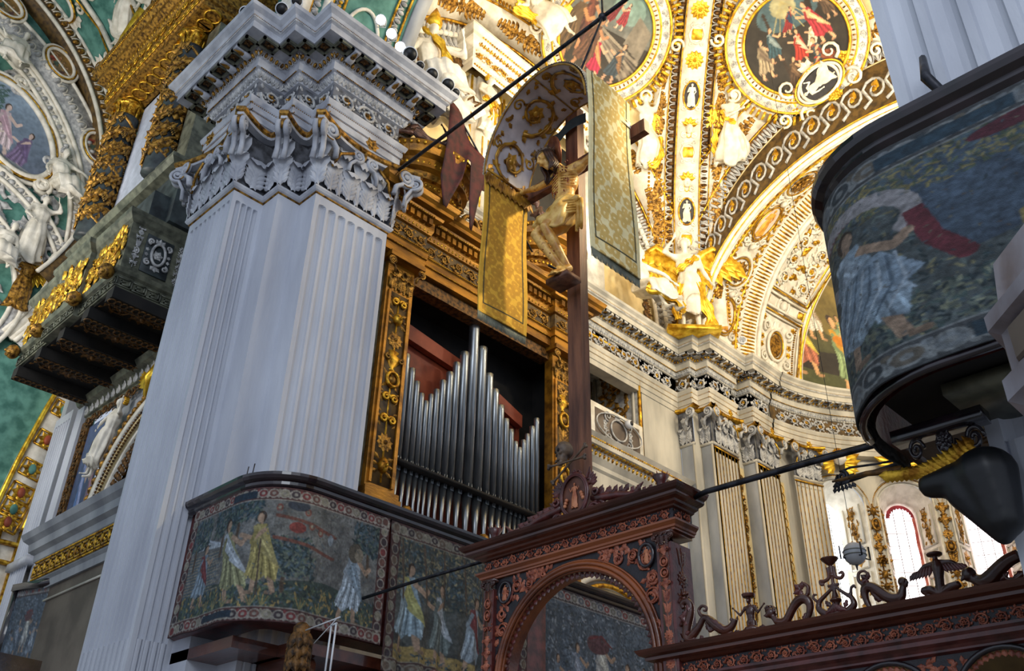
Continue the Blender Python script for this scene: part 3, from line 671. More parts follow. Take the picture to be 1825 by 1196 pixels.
def abacus_path(path, horn=.36, dip=.1, n=9, ends=(True, True)):
    "plan outline with a projecting horn at each convex corner and hollow sides"
    P, N = offs(path); kind = []
    for i in range(len(P)):
        if i in (0, len(P) - 1): kind.append('e'); continue
        a, b = P[i] - P[i - 1], P[i + 1] - P[i]; kind.append('x' if a[0] * b[1] - a[1] * b[0] > 0 else 'c')
    pts = []; tips = [i for i in range(len(P)) if kind[i] == 'x']
    if kind[0] == 'e' and ends[0]: pts.append(P[0] + N[0] * dip)
    for q, i in enumerate(tips):
        n_ = N[i] * horn / 1.0; t = N[i] / np.linalg.norm(N[i]); s_ = A([t[1], -t[0]]) * .055
        a, b = P[i] + n_ + s_ , P[i] + n_ - s_
        d1 = P[i] - P[i - 1]
        if np.dot(a - b, d1) > 0: a, b = b, a
        if q > 0:
            p0 = pts[-1]; j = tips[q - 1]; m = (P[j] + P[i]) / 2 + N[j] * 0
            cs = [k for k in range(j + 1, i) if kind[k] == 'c']
            if cs: m = P[cs[0]] + N[cs[0]] * dip * 1.6
            else: d = P[i] - P[j]; d = d / np.linalg.norm(d); m = (P[i] + P[j]) / 2 + A([d[1], -d[0]]) * dip
            c = 2 * m - (p0 + a) / 2
            for t_ in np.linspace(0, 1, n + 2)[1:-1]: pts.append((1 - t_) ** 2 * p0 + 2 * t_ * (1 - t_) * c + t_ * t_ * a)
        pts += [a, b]
    if kind[-1] == 'e' and ends[1]: pts.append(P[-1] + N[-1] * dip)
    return [tuple(p) for p in pts]
class Run:
    "one straight or curved stretch of wall; fn(o, z) maps (u, v, w) -> world with v up, w outward; sof(o, z) has v outward, w down"
    def __init__(s, p=None, q=None, arc=None):
        if arc: s.c, s.r, s.a0, s.a1 = arc; s.arc = True; s.L = abs(s.a1 - s.a0) * s.r
        else: s.p, s.q = A(p, float), A(q, float); s.arc = False; s.L = np.linalg.norm(s.q - s.p)
    def fn(s, o, z, tilt=0, trim=(0, 0)):
        ct, st = cos(tilt), sin(tilt)
        if s.arc:   # concave apse: outward = towards the centre; u measured at radius r
            def f(P):
                w = o + P[:, 2] * ct + P[:, 1] * st; a = s.a0 + (s.a1 - s.a0) * (P[:, 0] / s.L); R = s.r - w
                return np.stack([s.c[0] + R * np.sin(a), s.c[1] + R * np.cos(a), z + P[:, 1] * ct - P[:, 2] * st], -1)
            return f
        d = (s.q - s.p) / s.L; n = A([d[1], -d[0]])
        def f(P):
            w = o + P[:, 2] * ct + P[:, 1] * st; xy = s.p + P[:, :1] * d + w[:, None] * n
            return np.column_stack([xy, z + P[:, 1] * ct - P[:, 2] * st])
        return f
    def sof(s, o, z):
        f = s.fn(0, 0)
        return lambda P: f(np.stack([P[:, 0], z - P[:, 2], o + P[:, 1]], -1))
def runs_of(path):
    out = []
    for p, q in zip(path, path[1:]):
        if isinstance(p, Run): continue
        out.append(Run(p, q))
    return out
BRK = join(bbox(-.5, .5, 0, 1, 0, .45, .08), tr(tube([(-.55, 0, 0), (.55, 0, 0)], .3, 8), 0, .12, .4))
BRL = scatter(LEAF, [(0, .1, .5, PI / 2, .95, .9, .5), (0, .2, .5, PI / 2 + .6, .5, .6, .4), (0, .2, .5, PI / 2 - .6, .5, .6, .4)])
def entablature(path, z0, H, ov, parts, parent, mats, seed=1, runs=None, arcs=False, rich=1, ext=None):
    """mats: stone, ground, relief, gold, coffer. path = plan polyline (corners mitred). Builds architrave, frieze, cornice children"""
    k = H / 2.05; zz = lambda f: z0 + f * k; o_ = lambda f: f * ov / .8
    pro_a = [(-.3, zz(0)), (o_(.03), zz(0)), (o_(.03), zz(.16)), (o_(.06), zz(.17)), (o_(.06), zz(.33)), (o_(.09), zz(.34)), (o_(.09), zz(.47)), (o_(.12), zz(.50)), (o_(.15), zz(.58)), (o_(.15), zz(.62)), (0, zz(.62))]
    pro_f = [(.0, zz(.62)), (0, zz(1.14))]
    pro_c = [(0, zz(1.14)), (o_(.05), zz(1.15)), (o_(.12), zz(1.3)), (o_(.17), zz(1.32)), (o_(.17), zz(1.5)), (o_(.2), zz(1.52)), (o_(.3), zz(1.62)), (o_(.62), zz(1.62)), (o_(.62), zz(1.77)), (o_(.66), zz(1.79)), (o_(.66), zz(1.84)), (o_(.68), zz(1.86)), (o_(.70), zz(1.92)), (o_(.78), zz(1.98)), (o_(.80), zz(2.05)), (-.3, zz(2.05))]
    st, gr, rl, gd, cf = mats; mb = {n: MB() for n in ('a', 'f', 'c', 'fr', 'cr', 'md')}
    for n, pr in (('a', pro_a), ('f', pro_f), ('c', pro_c)): mb[n].add(sweep(path, pr), 0, False)
    P, N = offs(path); Rl = runs or runs_of(path); a_bead = []
    rs = ext or [(0, 0)] * len(Rl)
    for i, r in enumerate(Rl):
        L = r.L
        def put(n, g, o, z, m, tilt=0, e=(0, 0), h=0): mb[n].add(mp(g, r.fn(o_(o), zz(z), tilt)), m)
        e0, e1 = corner_ext(path, i) if not runs else (0, 0)
        def span(o): a = -e0 * o_(o); return a, L + (e0 + e1) * o_(o)
        # frieze relief
        if L > .2:
            s_, f_ = rinceau(L * .96, .5 * k, .06 * k, seed=seed + i, rich=rich); sh = lambda g, dx: (g[0] + A([dx, 0, 0]), g[1], g[2])
            mb['fr'].add(mp(sh(s_, L * .02), r.fn(.005, zz(.88))), 0); mb['fr'].add(mp(sh(f_, L * .02), r.fn(.005, zz(.88))), 1)
        a, l = span(.13); sh = lambda g, dx: (g[0] + A([dx, 0, 0]), g[1], g[2])
        if l > .08:
            put('a', sh(leafband(l, .085 * k), a), .1, .55, 1, .5); put('a', sh(beads(l, .016 * k), a), .09, .485, 2)
            put('a', sh(beads(l, .012 * k), a), .06, .335, 2)
        a, l = span(.1)
        if l > .08: put('cr', mp(sh(leafband(l, .16 * k), a), lambda P: P * A([1, 1, 1.8])), .09, 1.23, 0, .4); put('cr', sh(beads(l, .014 * k), a), .17, 1.31, 1)
        a, l = span(.26)
        if l > .1:
            s2, e2 = eggs(l, .13 * k); put('cr', sh(s2, a), .25, 1.565, 0, .7); put('cr', sh(e2, a), .25, 1.565, 1, .7)
        a, l = span(.67)
        if l > .1: put('cr', sh(leafband(l, .06 * k, up=-1), a), .665, 1.81, 2); put('cr', sh(beads(l, .012 * k), a), .665, 1.855, 1)
        # brackets and coffers under the corona
        a, l = span(.46); pitch = .46 * ov / .8; n = max(1, round(l / pitch)); p = l / n; D = o_(.32)
        if l > .2:
            for q in range(n):
                u = a + (q + .5) * p; w = p * .27; c0 = D * .5
                fr_ = [(u - w, c0 - D * .34), (u + w, c0 - D * .34), (u + w, c0 + D * .34), (u - w, c0 + D * .34)]
                g = join(*[box(min(x0, x1) - .025 * k, max(x0, x1) + .025 * k, min(y0, y1) - .02 * k, max(y0, y1) + .02 * k, 0, .05 * k) for (x0, y0), (x1, y1) in zip(fr_, fr_[1:] + fr_[:1])])
                mb['md'].add(mp(g, r.sof(o_(.3), zz(1.62))), 0, False)
                mb['md'].add(mp(box(u - w, u + w, c0 - D * .34, c0 + D * .34, -.0, .004), r.sof(o_(.3), zz(1.62))), 1, False)
                mb['md'].add(mp(tr(rosette(w * .7, 5, .5, 1), u, c0, .006), r.sof(o_(.3), zz(1.62))), 2)
            for q in range(n + 1):
                u = a + q * p
                if 0 < q < n: 
                    mb['md'].add(mp(tr(BRK, u, 0, 0, (p * .26, D * .9, .16 * k)), r.sof(o_(.3), zz(1.62))), 4); mb['md'].add(mp(tr(BRL, u, 0, 0, (p * .26, D * .9, .16 * k)), r.sof(o_(.3), zz(1.62))), 3)
    pn = parts
    obj(pn[0], mb['a'], [st, rl, gd], parent); f = obj(pn[1], mb['f'], [gr], parent); obj('scroll_relief', mb['fr'], [rl, gd], f)
    c = obj(pn[2], mb['c'], [st], parent); obj('carved_moulding', mb['cr'], [rl, gd, rl], c); obj('bracket_row', mb['md'], [cf[0], cf[1], cf[2], cf[3], st], c)
def corner_ext(path, i):
    "how far mouldings of run i extend (per unit of outset) at its start and end: + at outer corners, - at inner ones"
    def turn(j):
        if j <= 0 or j >= len(path) - 1: return 0
        a = A(path[j]) - A(path[j - 1]); b = A(path[j + 1]) - A(path[j]); c = (a[0] * b[1] - a[1] * b[0]) / (np.linalg.norm(a) * np.linalg.norm(b))
        return 1 if c > .5 else (-1 if c < -.5 else 0)
    return turn(i), turn(i + 1)
# ------------------------------------------------------------------ figures (local: x across, y up, z towards the viewer of the statue)
def v3(*a): return A(a, float)
def nrm(a): a = A(a, float); return a / (np.linalg.norm(a) + 1e-9)
def hand(w, d, n, s=1.0, curl=.5, side=1):
    "w wrist, d direction, n palm normal"
    d, n = nrm(d), nrm(n); t = nrm(np.cross(d, n)) * side; g = [cone2(w, w + d * .05 * s, .024 * s, .03 * s), ell(w + d * .06 * s, .032 * s, 6, 8)]
    for k, (o, l) in enumerate(((-.028, .072), (-.01, .082), (.009, .078), (.027, .06))):
        b = w + d * .085 * s + t * o * s; m = b + nrm(d + n * curl * .5) * l * .5 * s; e = m + nrm(d * (1 - curl) + n * curl) * l * .5 * s
        g += [cone2(w + d * .05 * s + t * o * .8 * s, b, .013 * s, .0115 * s, 7, 3), cone2(b, m, .0112 * s, .0098 * s, 7, 3), cone2(m, e, .0098 * s, .008 * s, 7, 3)]
    b = w + d * .035 * s - t * .03 * s; m = b + nrm(d * .8 - t * .7 + n * .25) * .035 * s; g += [cone2(b, m, .0135 * s, .011 * s, 7, 3), cone2(m, m + nrm(d - t * .1 + n * .3) * .03 * s, .011 * s, .009 * s, 7, 3)]
    return join(*g)
def head(c, f, u, s=1.0, beard=False):
    "c centre, f facing, u up"
    f, u = nrm(f), nrm(u); u = nrm(u - f * (f @ u)); r = np.cross(u, f); m = np.eye(4); m[:3, 0] = r; m[:3, 1] = u; m[:3, 2] = f; m[:3, 3] = c
    g = [ell((0, .02, -.012), (.076, .088, .098), 10, 14), ell((0, -.035, .03), (.058, .075, .062), 8, 12), ell((0, -.088, .052), (.026, .02, .026)), cone2((0, .022, .088), (0, -.022, .112), .009, .0155, 8),
         ell((0, -.046, .092), (.024, .007, .012), 5, 8), ell((0, -.059, .089), (.02, .008, .012), 5, 8), ell((0, .032, .078), (.05, .011, .018), 6, 10)]
    for sx in (-1, 1): g += [ell((sx * .031, .012, .078), (.0145, .0105, .011), 6, 8), ell((sx * .043, -.02, .066), (.021, .022, .02)), ell((sx * .078, -.004, -.004), (.01, .026, .016), 6, 8), ell((sx * .013, -.024, .098), (.008, .007, .01), 5, 6)]
    if beard:
        for k in range(15): a = -1.2 + 2.4 * k / 14; g.append(cone2((.05 * sin(a), -.065 - .02 * cos(a), .062 * cos(a) + .005), (.036 * sin(a), -.125 - .02 * cos(a * 2), .06 * cos(a)), .012, .006, 6, 3))
    return mv(tr(join(*g), s=s), m)
def body(J, s=1.0, female=False, bulk=1.0, fingers=True, curl=.4, headc=True):
    """J: dict of joints (pelvis chest neck head face up, shL shR elL elR haL haR, hipL hipR knL knR anL anR, foot, footR)"""
    g = []; b = bulk
    P, C_, N_ = A(J['pelvis']), A(J['chest']), A(J['neck'])
    f = nrm(J.get('front', (0, 0, 1)))
    def slab(c, rx, ry, rz, up, side):
        up, side = nrm(up), nrm(side); w_ = np.cross(side, up); m = np.eye(4); m[:3, 0] = side; m[:3, 1] = up; m[:3, 2] = w_; m[:3, 3] = c; return mv(ell((0, 0, 0), (rx, ry, rz), 10, 14), m)
    sd = nrm(A(J['shL']) - A(J['shR'])); hp = nrm(A(J['hipL']) - A(J['hipR'])); up = nrm(C_ - P)
    g += [slab(C_, .165 * b, .19, .115 * b, up, sd), slab((C_ + P) / 2, .13 * b, .17, .095 * b, up, nrm(sd + hp)), slab(P, .155 * b, .13, .11 * b, up, hp), cone2(C_ + up * .1, N_, .09, .052, 10), cone2(N_, A(J['head']) - nrm(J.get('up', (0, 1, 0))) * .06, .052, .05, 10)]
    for x in 'LR':
        sh, el, ha, hi, kn, an = (A(J[q + x]) for q in ('sh', 'el', 'ha', 'hip', 'kn', 'an'))
        g += [cone2(C_ + up * .09 + (sh - C_) * .3, sh, .075, .06, 10), ell(sh, .062 * b, 8, 10), cone2(sh, el, .052 * b, .04 * b, 10), cone2(el, el + (ha - el) * .35, .042 * b, .041 * b, 10), cone2(el + (ha - el) * .3, ha, .041 * b, .024 * b, 10)]
        g += [cone2(hi, kn, .092 * b, .058 * b, 12), cone2(kn, kn + (an - kn) * .35, .055 * b, .06 * b, 12), cone2(kn + (an - kn) * .3, an, .058 * b, .034 * b, 12), ell(kn, .058 * b, 8, 10)]
        ft = A(J.get('foot' + x, an + A([0, -.03, .16]))); d = nrm(ft - an); g += [cone2(an + d * 0, an + A([0, -.025, 0]) * 0 + d * .06, .04, .04), cone2(an + d * .05, ft, .038, .024, 9)]
        if fingers:
            t = nrm(np.cross(d, (1, 0, 0))); sx = nrm(np.cross(d, t))
            for k in range(5): o = (k - 2) * .014; g.append(cone2(ft + sx * o - d * .02, ft + sx * o * 1.25 + d * (.035 - .004 * abs(k - 1)), .011 if k else .015, .009, 6, 3))
            hd = nrm(A(J.get('hd' + x, ha - el))); hn = nrm(A(J.get('hn' + x, f))); g.append(hand(ha, hd, hn, 1.0, curl, 1 if x == 'L' else -1))
        else: g.append(ell(ha + nrm(ha - el) * .06, (.04, .045, .035)))
    G = join(*g)
    if headc: G = join(G, head(A(J['head']), J.get('face', (0, 0, 1)), J.get('up', (0, 1, 0)), 1.0, J.get('beard', False)))
    return tr(G, s=s) if s != 1 else G
def robe(J, top=.9, bottom=1.0, flare=1.25, seed=0, folds=9, thick=1.0, belt=True):
    "folded drapery wrapped round trunk and legs"
    rg = random.Random(seed); C_, P = A(J['chest']), A(J['pelvis']); K = (A(J['knL']) + A(J['knR'])) / 2; AN = (A(J['anL']) + A(J['anR'])) / 2
    pts = [C_ + (C_ - P) * .35 * top, C_, (C_ + P) / 2, P, (P + K) / 2, K, (K + AN) / 2, K + (AN - K) * bottom]; wk = np.linalg.norm(A(J['knL']) - A(J['knR'])) / 2; wa = np.linalg.norm(A(J['anL']) - A(J['anR'])) / 2
    wx = A([.13, .185, .15, .18, .17 + wk * .5, .12 + wk, .13 + (wk + wa) / 2, (.13 + wa) * flare]) * thick; wz = A([.1, .135, .115, .145, .15, .13, .13, .14 * flare]) * thick
    t = np.linspace(0, 7, 34); a = np.arange(44) * 2 * PI / 44; ph = [rg.uniform(0, 6) for _ in range(4)]
    side = nrm(A(J['hipL']) - A(J['hipR'])); G = np.zeros((34, 44, 3))
    for i, q in enumerate(t):
        c = A([np.interp(q, range(8), [p[k] for p in pts]) for k in range(3)]); tn = nrm(A([np.interp(min(7, q + .4), range(8), [p[k] for p in pts]) for k in range(3)]) - A([np.interp(max(0, q - .4), range(8), [p[k] for p in pts]) for k in range(3)]))
        fr = nrm(np.cross(side, tn)) * -1
        if fr[2] < -.3: fr = -fr
        x_, z_ = np.interp(q, range(8), wx), np.interp(q, range(8), wz); am = .02 + .075 * min(1, max(0, (q - 1.2) / 3)) + (.014 if q < 2 else 0)
        rr = 1 + am * 3.2 * (np.sin(a * folds + ph[0] + q * .55) * .6 + np.sin(a * (folds // 2 + 1) - q * .8 + ph[1]) * .5 + .3 * np.sin(a * (folds * 2 - 3) + q * 1.3 + ph[2])) * .5
        if belt and 2.0 < q < 2.5: rr = rr * .93
        G[i] = c + side * (x_ * rr * np.cos(a))[:, None] + fr * (z_ * rr * np.sin(a))[:, None] - tn * (0.09 * max(0, q - 5) / 2 * np.sin(a * 3 + ph[3]))[:, None]
    return caps(grid(G, cv=True), 34, 44)
def sash(pts, w, seed=0, n=26, folds=3):
    "free ribbon of cloth with folds along it"
    pts = A(pts, float); t = np.linspace(0, len(pts) - 1, n); C_ = np.stack([np.interp(t, range(len(pts)), pts[:, k]) for k in range(3)], -1)
    for _ in range(2): C_[1:-1] = (C_[:-2] + C_[1:-1] * 2 + C_[2:]) / 4
    T_ = np.gradient(C_, axis=0); T_ /= np.linalg.norm(T_, axis=1)[:, None]; rows = []
    for i in range(n):
        s_ = nrm(np.cross(T_[i], (0, 0, 1.))); ww = w * (1 + .3 * sin(i * .7 + seed)); v = np.linspace(-1, 1, 11)
        rows.append(C_[i] + s_ * (v * ww)[:, None] + A([0, 0, 1.]) * (.25 * w * np.sin(v * PI * folds + i * .3 + seed))[:, None])
    G = grid(rows); V2 = G[0] + A([0, 0, -.03]); g2 = (V2, G[1][:, ::-1], G[2]); return join(G, g2)
def wing(side=1, s=1.0, spread=.5):
    R = []
    for row, (n, l, w_) in enumerate(((6, .62, .16), (6, .46, .15), (5, .3, .14))):
        for k in range(n):
            t = k / (n - 1); R.append((side * (.05 + .26 * t * s), .18 + .16 * sin(t * 2.2) - .02 * row, .01 + .02 * row, -PI / 2 + side * (.75 * t * spread + .1), l * (1 - .12 * t), w_ * 2, .09))
    g = scatter(LEAF, R); top = tube([(0, 0, 0), (side * .1, .22, .03), (side * .24, .34, .03), (side * .34, .3, .02), (side * .36, .18, .0)], [.05, .06, .06, .05, .03], 8)
    return tr(join(g, top), s=s)
STAND = dict(pelvis=(0, .95, 0), chest=(0, 1.25, .0), neck=(0, 1.46, 0), head=(0, 1.6, .02), shL=(.18, 1.39, 0), shR=(-.18, 1.39, 0), elL=(.27, 1.12, .02), elR=(-.27, 1.12, .02), haL=(.3, .88, .1), haR=(-.3, .88, .1),
             hipL=(.09, .9, 0), hipR=(-.09, .9, 0), knL=(.11, .5, .04), knR=(-.1, .5, .02), anL=(.12, .09, 0), anR=(-.12, .09, -.02))
def pose(**k): d = dict(STAND); d.update(k); return d
def statue(name, label, M4, J, s=1.0, skin=None, cloth=None, wings=None, hairm=None, vox=.03, rb={}, sashes=(), wm=None, halo=None, extras=(), rbtop=True, cat='statue', ws=1.0, group=None):
    f = lambda P: (P * s) @ M4[:3, :3].T + M4[:3, 3]; t = empty(name, label, cat, group)
    organic('body', mp(body(J, fingers=s * 60 > 80), f), skin or M['stucco'], t, vox * s, 2)
    if rbtop: obj('robe', mp(robe(J, **rb), f), cloth or M['stucco'], t)
    h = A(J['head']); u = nrm(J.get('up', (0, 1, 0))); fc = nrm(J.get('face', (0, 0, 1))); r_ = np.cross(u, fc)
    hg = [ell(h + r_ * .08 * cos(a) + u * (.04 + .075 * sin(a)) - fc * (.03 + .02 * k), .033, 5, 7) for k in range(3) for a in np.linspace(-.5, PI + .5, 9)]
    obj('hair', mp(join(*hg), f), hairm or M['stucco'], t)
    for k, (pts, w_) in enumerate(sashes): obj('drapery', mp(sash(pts, w_, k), f), wm or M['goldy'], t)
    if wings:
        for sx, sp, ang in wings:
            g = tr(wing(sx, 1.0 * ws, sp), 0, 0, 0, rz=ang); obj('wing', mp((g[0] + A(J['chest']) + A([sx * .12, .02, -.12]), g[1], g[2]), f), M['goldy'], t)
    for nm, g, m in extras: obj(nm, mp(g, f), m, t)
    return t
# ================================================================== camera, sky light
cam = bpy.data.objects.new('camera', bpy.data.cameras.new('camera')); COL.objects.link(cam); S.camera = cam
_y, _p, _r, _f = .78465938, .55282869, .02523269, 1679.04
_F = A([-sin(_y) * cos(_p), cos(_y) * cos(_p), sin(_p)]); _R = A([cos(_y), sin(_y), 0.]); _U = np.cross(_R, _F)
_R2 = cos(_r) * _R + sin(_r) * _U; _U2 = -sin(_r) * _R + cos(_r) * _U
_M = np.eye(4); _M[:3, 0] = _R2; _M[:3, 1] = _U2; _M[:3, 2] = -_F; _M[:3, 3] = (0, 0, 1.6); cam.matrix_world = Matrix(_M.tolist())
cam.data.sensor_width = 36; cam.data.lens = _f / 1825 * 36; cam.data.clip_start = .05; cam.data.clip_end = 200
w = bpy.data.worlds.new('sky'); S.world = w; w.use_nodes = True; b = w.node_tree.nodes['Background']; b.inputs[0].default_value = (.72, .82, 1, 1); b.inputs[1].default_value = .6
S.view_settings.view_transform = 'Standard'; S.view_settings.look = 'None'; S.view_settings.exposure = .08; S.view_settings.gamma = 1
def lamp(name, kind, loc, energy, color, size=1, target=None, spot=None, blend=.5):
    d = bpy.data.lights.new(name, kind); d.energy = energy; d.color = color
    if kind == 'AREA': d.shape = 'RECTANGLE'; d.size = size if np.isscalar(size) else size[0]; d.size_y = size if np.isscalar(size) else size[1]
    elif kind == 'SPOT': d.shadow_soft_size = size; d.spot_size = spot or 1.5; d.spot_blend = blend
    elif kind == 'POINT': d.shadow_soft_size = size
    o = bpy.data.objects.new(name, d); COL.objects.link(o); o.location = loc
    if target is not None: o.rotation_euler = (Vector(target) - Vector(loc)).to_track_quat('-Z', 'Y').to_euler()
    return o

# ================================================================== the great pier on the left
PIER = [(-13.6, 7.4), (-13.6, 5.38), (-12.12, 5.38), (-12.12, 5.95), (-11.65, 5.95), (-11.65, 6.38), (-11.16, 6.38), (-11.16, 7.93), (-12.7, 7.93)]
pier = empty('compound_pier', 'huge pale grey fluted marble pier with acanthus capital and bracketed cornice, left of the organ', 'pier')
FL = {1: 9, 2: 4, 6: 7}
mb = MB()
for i, r in enumerate(runs_of(PIER)):
    if i in FL: mb.add(mp(fluted(r.L, 0, 12.05, FL[i], .075, .22, 4.55), r.fn(0, 0)), 0, False)
    else: mb.add(mp(grid([[(0, 0, 0), (0, 12.05, 0)], [(r.L, 0, 0), (r.L, 12.05, 0)]]), r.fn(0, 0)), 0, False)
obj('shaft', mb, M['marble'], pier)
col = MB().add(sweep(PIER, [(0, 12.02), (.02, 12.03), (.05, 12.05), (.075, 12.09), (.075, 12.12), (.05, 12.15), (0, 12.16)]), 0).add(sweep(PIER, [(.0, 12.0), (.022, 12.01), (.022, 12.03), (0, 12.03)]), 1)
obj('collar', col, [M['marble2'], M['oldgold']], pier)
cap = MB().add(sweep(PIER, [(.0, 12.15), (.01, 12.9), (.05, 13.3), (.06, 13.45)]), 1)
lvm, gdm = MB(), MB(); R_ = runs_of(PIER)
for i, nl, hn in ((0, 5, (0, 1)), (1, 4, (1, 1)), (2, 1, (0, 0)), (3, 1, (0, 0)), (4, 1, (0, 0)), (5, 1, (0, 0)), (6, 4, (1, 1)), (7, 4, (1, 0))):
    a, g = capital_face(R_[i].L, 1.28, nl, hn, .2); lvm.add(mp(a, R_[i].fn(.04, 12.16)))
    if len(g[0]): gdm.add(mp(g, R_[i].fn(.04, 12.16)))
Pp, Np = offs(PIER)
for i in (1, 2, 4, 6, 7):      # leaves and scrolls set diagonally on every outer corner
    n = Np[i] / np.linalg.norm(Np[i]); d = A([-n[1], n[0]]); f = plane_fn((Pp[i][0] + n[0] * .04, Pp[i][1] + n[1] * .04, 12.16), (d[0], d[1], 0), (0, 0, 1), (n[0], n[1], 0))
    lvm.add(mp(scatter(ACAN, [(0, 0, 0, 0, .42, .62, .3), (0, 0, .0, 0, .4, 1.02, .36)]), f))
    e = plane_fn((Pp[i][0] + n[0] * .42, Pp[i][1] + n[1] * .42, 13.12), (n[0], n[1], 0), (0, 0, 1), (d[0], d[1], 0))
    for s_ in (-.07, .07): lvm.add(mp(tr(volute(.15, 1, .035, .55), 0, 0, s_), e))
    gdm.add(mp(join(tr(rosette(.1, 6, .5), 0, .28, .0), ell((0, .24, .0), (.05, .1, .06))), plane_fn((Pp[i][0] + n[0] * .5, Pp[i][1] + n[1] * .5, 12.9), (d[0], d[1], 0), (0, 0, 1), (n[0], n[1], 0))))
ab = abacus_path(PIER, .36, .12)
cap.add(sweep(ab, [(-.12, 13.24), (0, 13.26), (.0, 13.32)]), 0, False)
cp = obj('capital', cap, [M['marble2'], M['capshade']], pier); obj('acanthus_leaf', lvm, M['marble2'], cp); obj('gilded_rosette', gdm, M['oldgold'], cp)
obj('abacus', MB().add(sweep(ab, [(0, 13.32), (.03, 13.35), (.04, 13.40), (.02, 13.44), (0, 13.455)]), 0, False), [M['oldgold']], cp)
entablature(PIER, 13.45, 2.05, .8, ('architrave', 'frieze', 'cornice'), pier, (M['marble2'], M['frshade'], M['greyrel'], M['oldgold'], (M['olive'], M['blackw'], M['darkgilt'], M['oldgold'])), 3)
top = MB().add(box(-14.2, -11.3, 5.6, 7.9, 15.2, 15.48)); obj('cornice_top', top, M['marble2'], pier)
lamp('nave_daylight', 'AREA', (6, -8, 14), 1150, (.86, .92, 1), (10, 8), (-10, 7, 8))
# ================================================================== choir: north wall pilasters, curved apse, entablature
CX = -6.2; AC = (CX, 21.3); AR = 5.45
SM = (M['warmst'], M['browngr'], M['greyrel'], M['gold'], (M['greyrel'], M['blackw'], M['gold'], M['gold']))
def lathe_arc(r0, r1): pass
# plan of the wall line on the north side, then the apse arc (wall faces = entablature line)
NW = [(-12.72, 7.93), (-12.72, 19.1), (-12.27, 19.1), (-12.27, 19.38), (-11.9, 19.38), (-11.9, 20.55), (-12.08, 20.55), (-12.08, 21.1), (-11.65, 21.1), (-11.65, 22.2)]
wall = MB()
def wallrect(r, z0, z1, o=0): return mp(grid([[(0, 0, 0), (0, z1 - z0, 0)], [(r.L, 0, 0), (r.L, z1 - z0, 0)]]), r.fn(o, z0))
RN = runs_of(NW)
# north wall with two tall tribune openings (built round them), y 12.9-14.75 and 15.25-16.85
def wallpiece(y0, y1, z0, z1, x=-12.72): return box(x - .5, x, y0, y1, z0, z1)
for q in ((7.93, 13.25, 0, 15.2), (13.25, 19.1, 0, 11.2), (13.25, 19.1, 14.0, 15.2), (14.85, 15.35, 11.2, 14.0), (17.45, 19.1, 11.2, 14.0), (13.25, 13.26, 11.2, 14.0)): wall.add(wallpiece(*q), 0, False)
for i in range(2, len(RN)): wall.add(wallrect(RN[i], 0, 14.95), 0, False)
tag(obj('wall_north', wall, [M['warmst']]), kind='structure')
entc = empty('wall_entablature', 'long white and gold bracketed cornice with scroll frieze along the straight choir wall', 'cornice')
entablature(NW[:-1] + [(-11.65, 22.05)], 13.15, 1.85, .62, ('architrave', 'frieze', 'cornice'), entc, SM, 11)
arcR = Run(arc=(AC, AR, rad(-82), rad(35)))
def arc_sweep(prof, a0, a1, n=60, R=AR, c=AC):
    a = np.linspace(a0, a1, n); out = []
    G = np.zeros((len(prof), n, 3))
    for i, (o, z) in enumerate(prof): G[i, :, 0] = c[0] + (R - o) * np.sin(a); G[i, :, 1] = c[1] + (R - o) * np.cos(a); G[i, :, 2] = z
    for i in range(len(prof) - 1):
        for j in range(n - 1): out += [G[i, j], G[i, j + 1], G[i + 1, j + 1], G[i + 1, j]]
    V = A(out).reshape(-1, 3); return (V, np.arange(len(V)).reshape(-1, 4), np.zeros((0, 3), int))
def sweep_arcaware(path, prof, side=1): return arc_sweep(prof, rad(-82), rad(35))
_sw = sweep; sweep = sweep_arcaware
enta = empty('apse_entablature', 'curved white and gold cornice with scroll frieze below the painted half dome', 'cornice')
entablature([(0, 0), (1, 0)], 13.15, 1.85, .62, ('architrave', 'frieze', 'cornice'), enta, SM, 31, runs=[arcR])
sweep = _sw
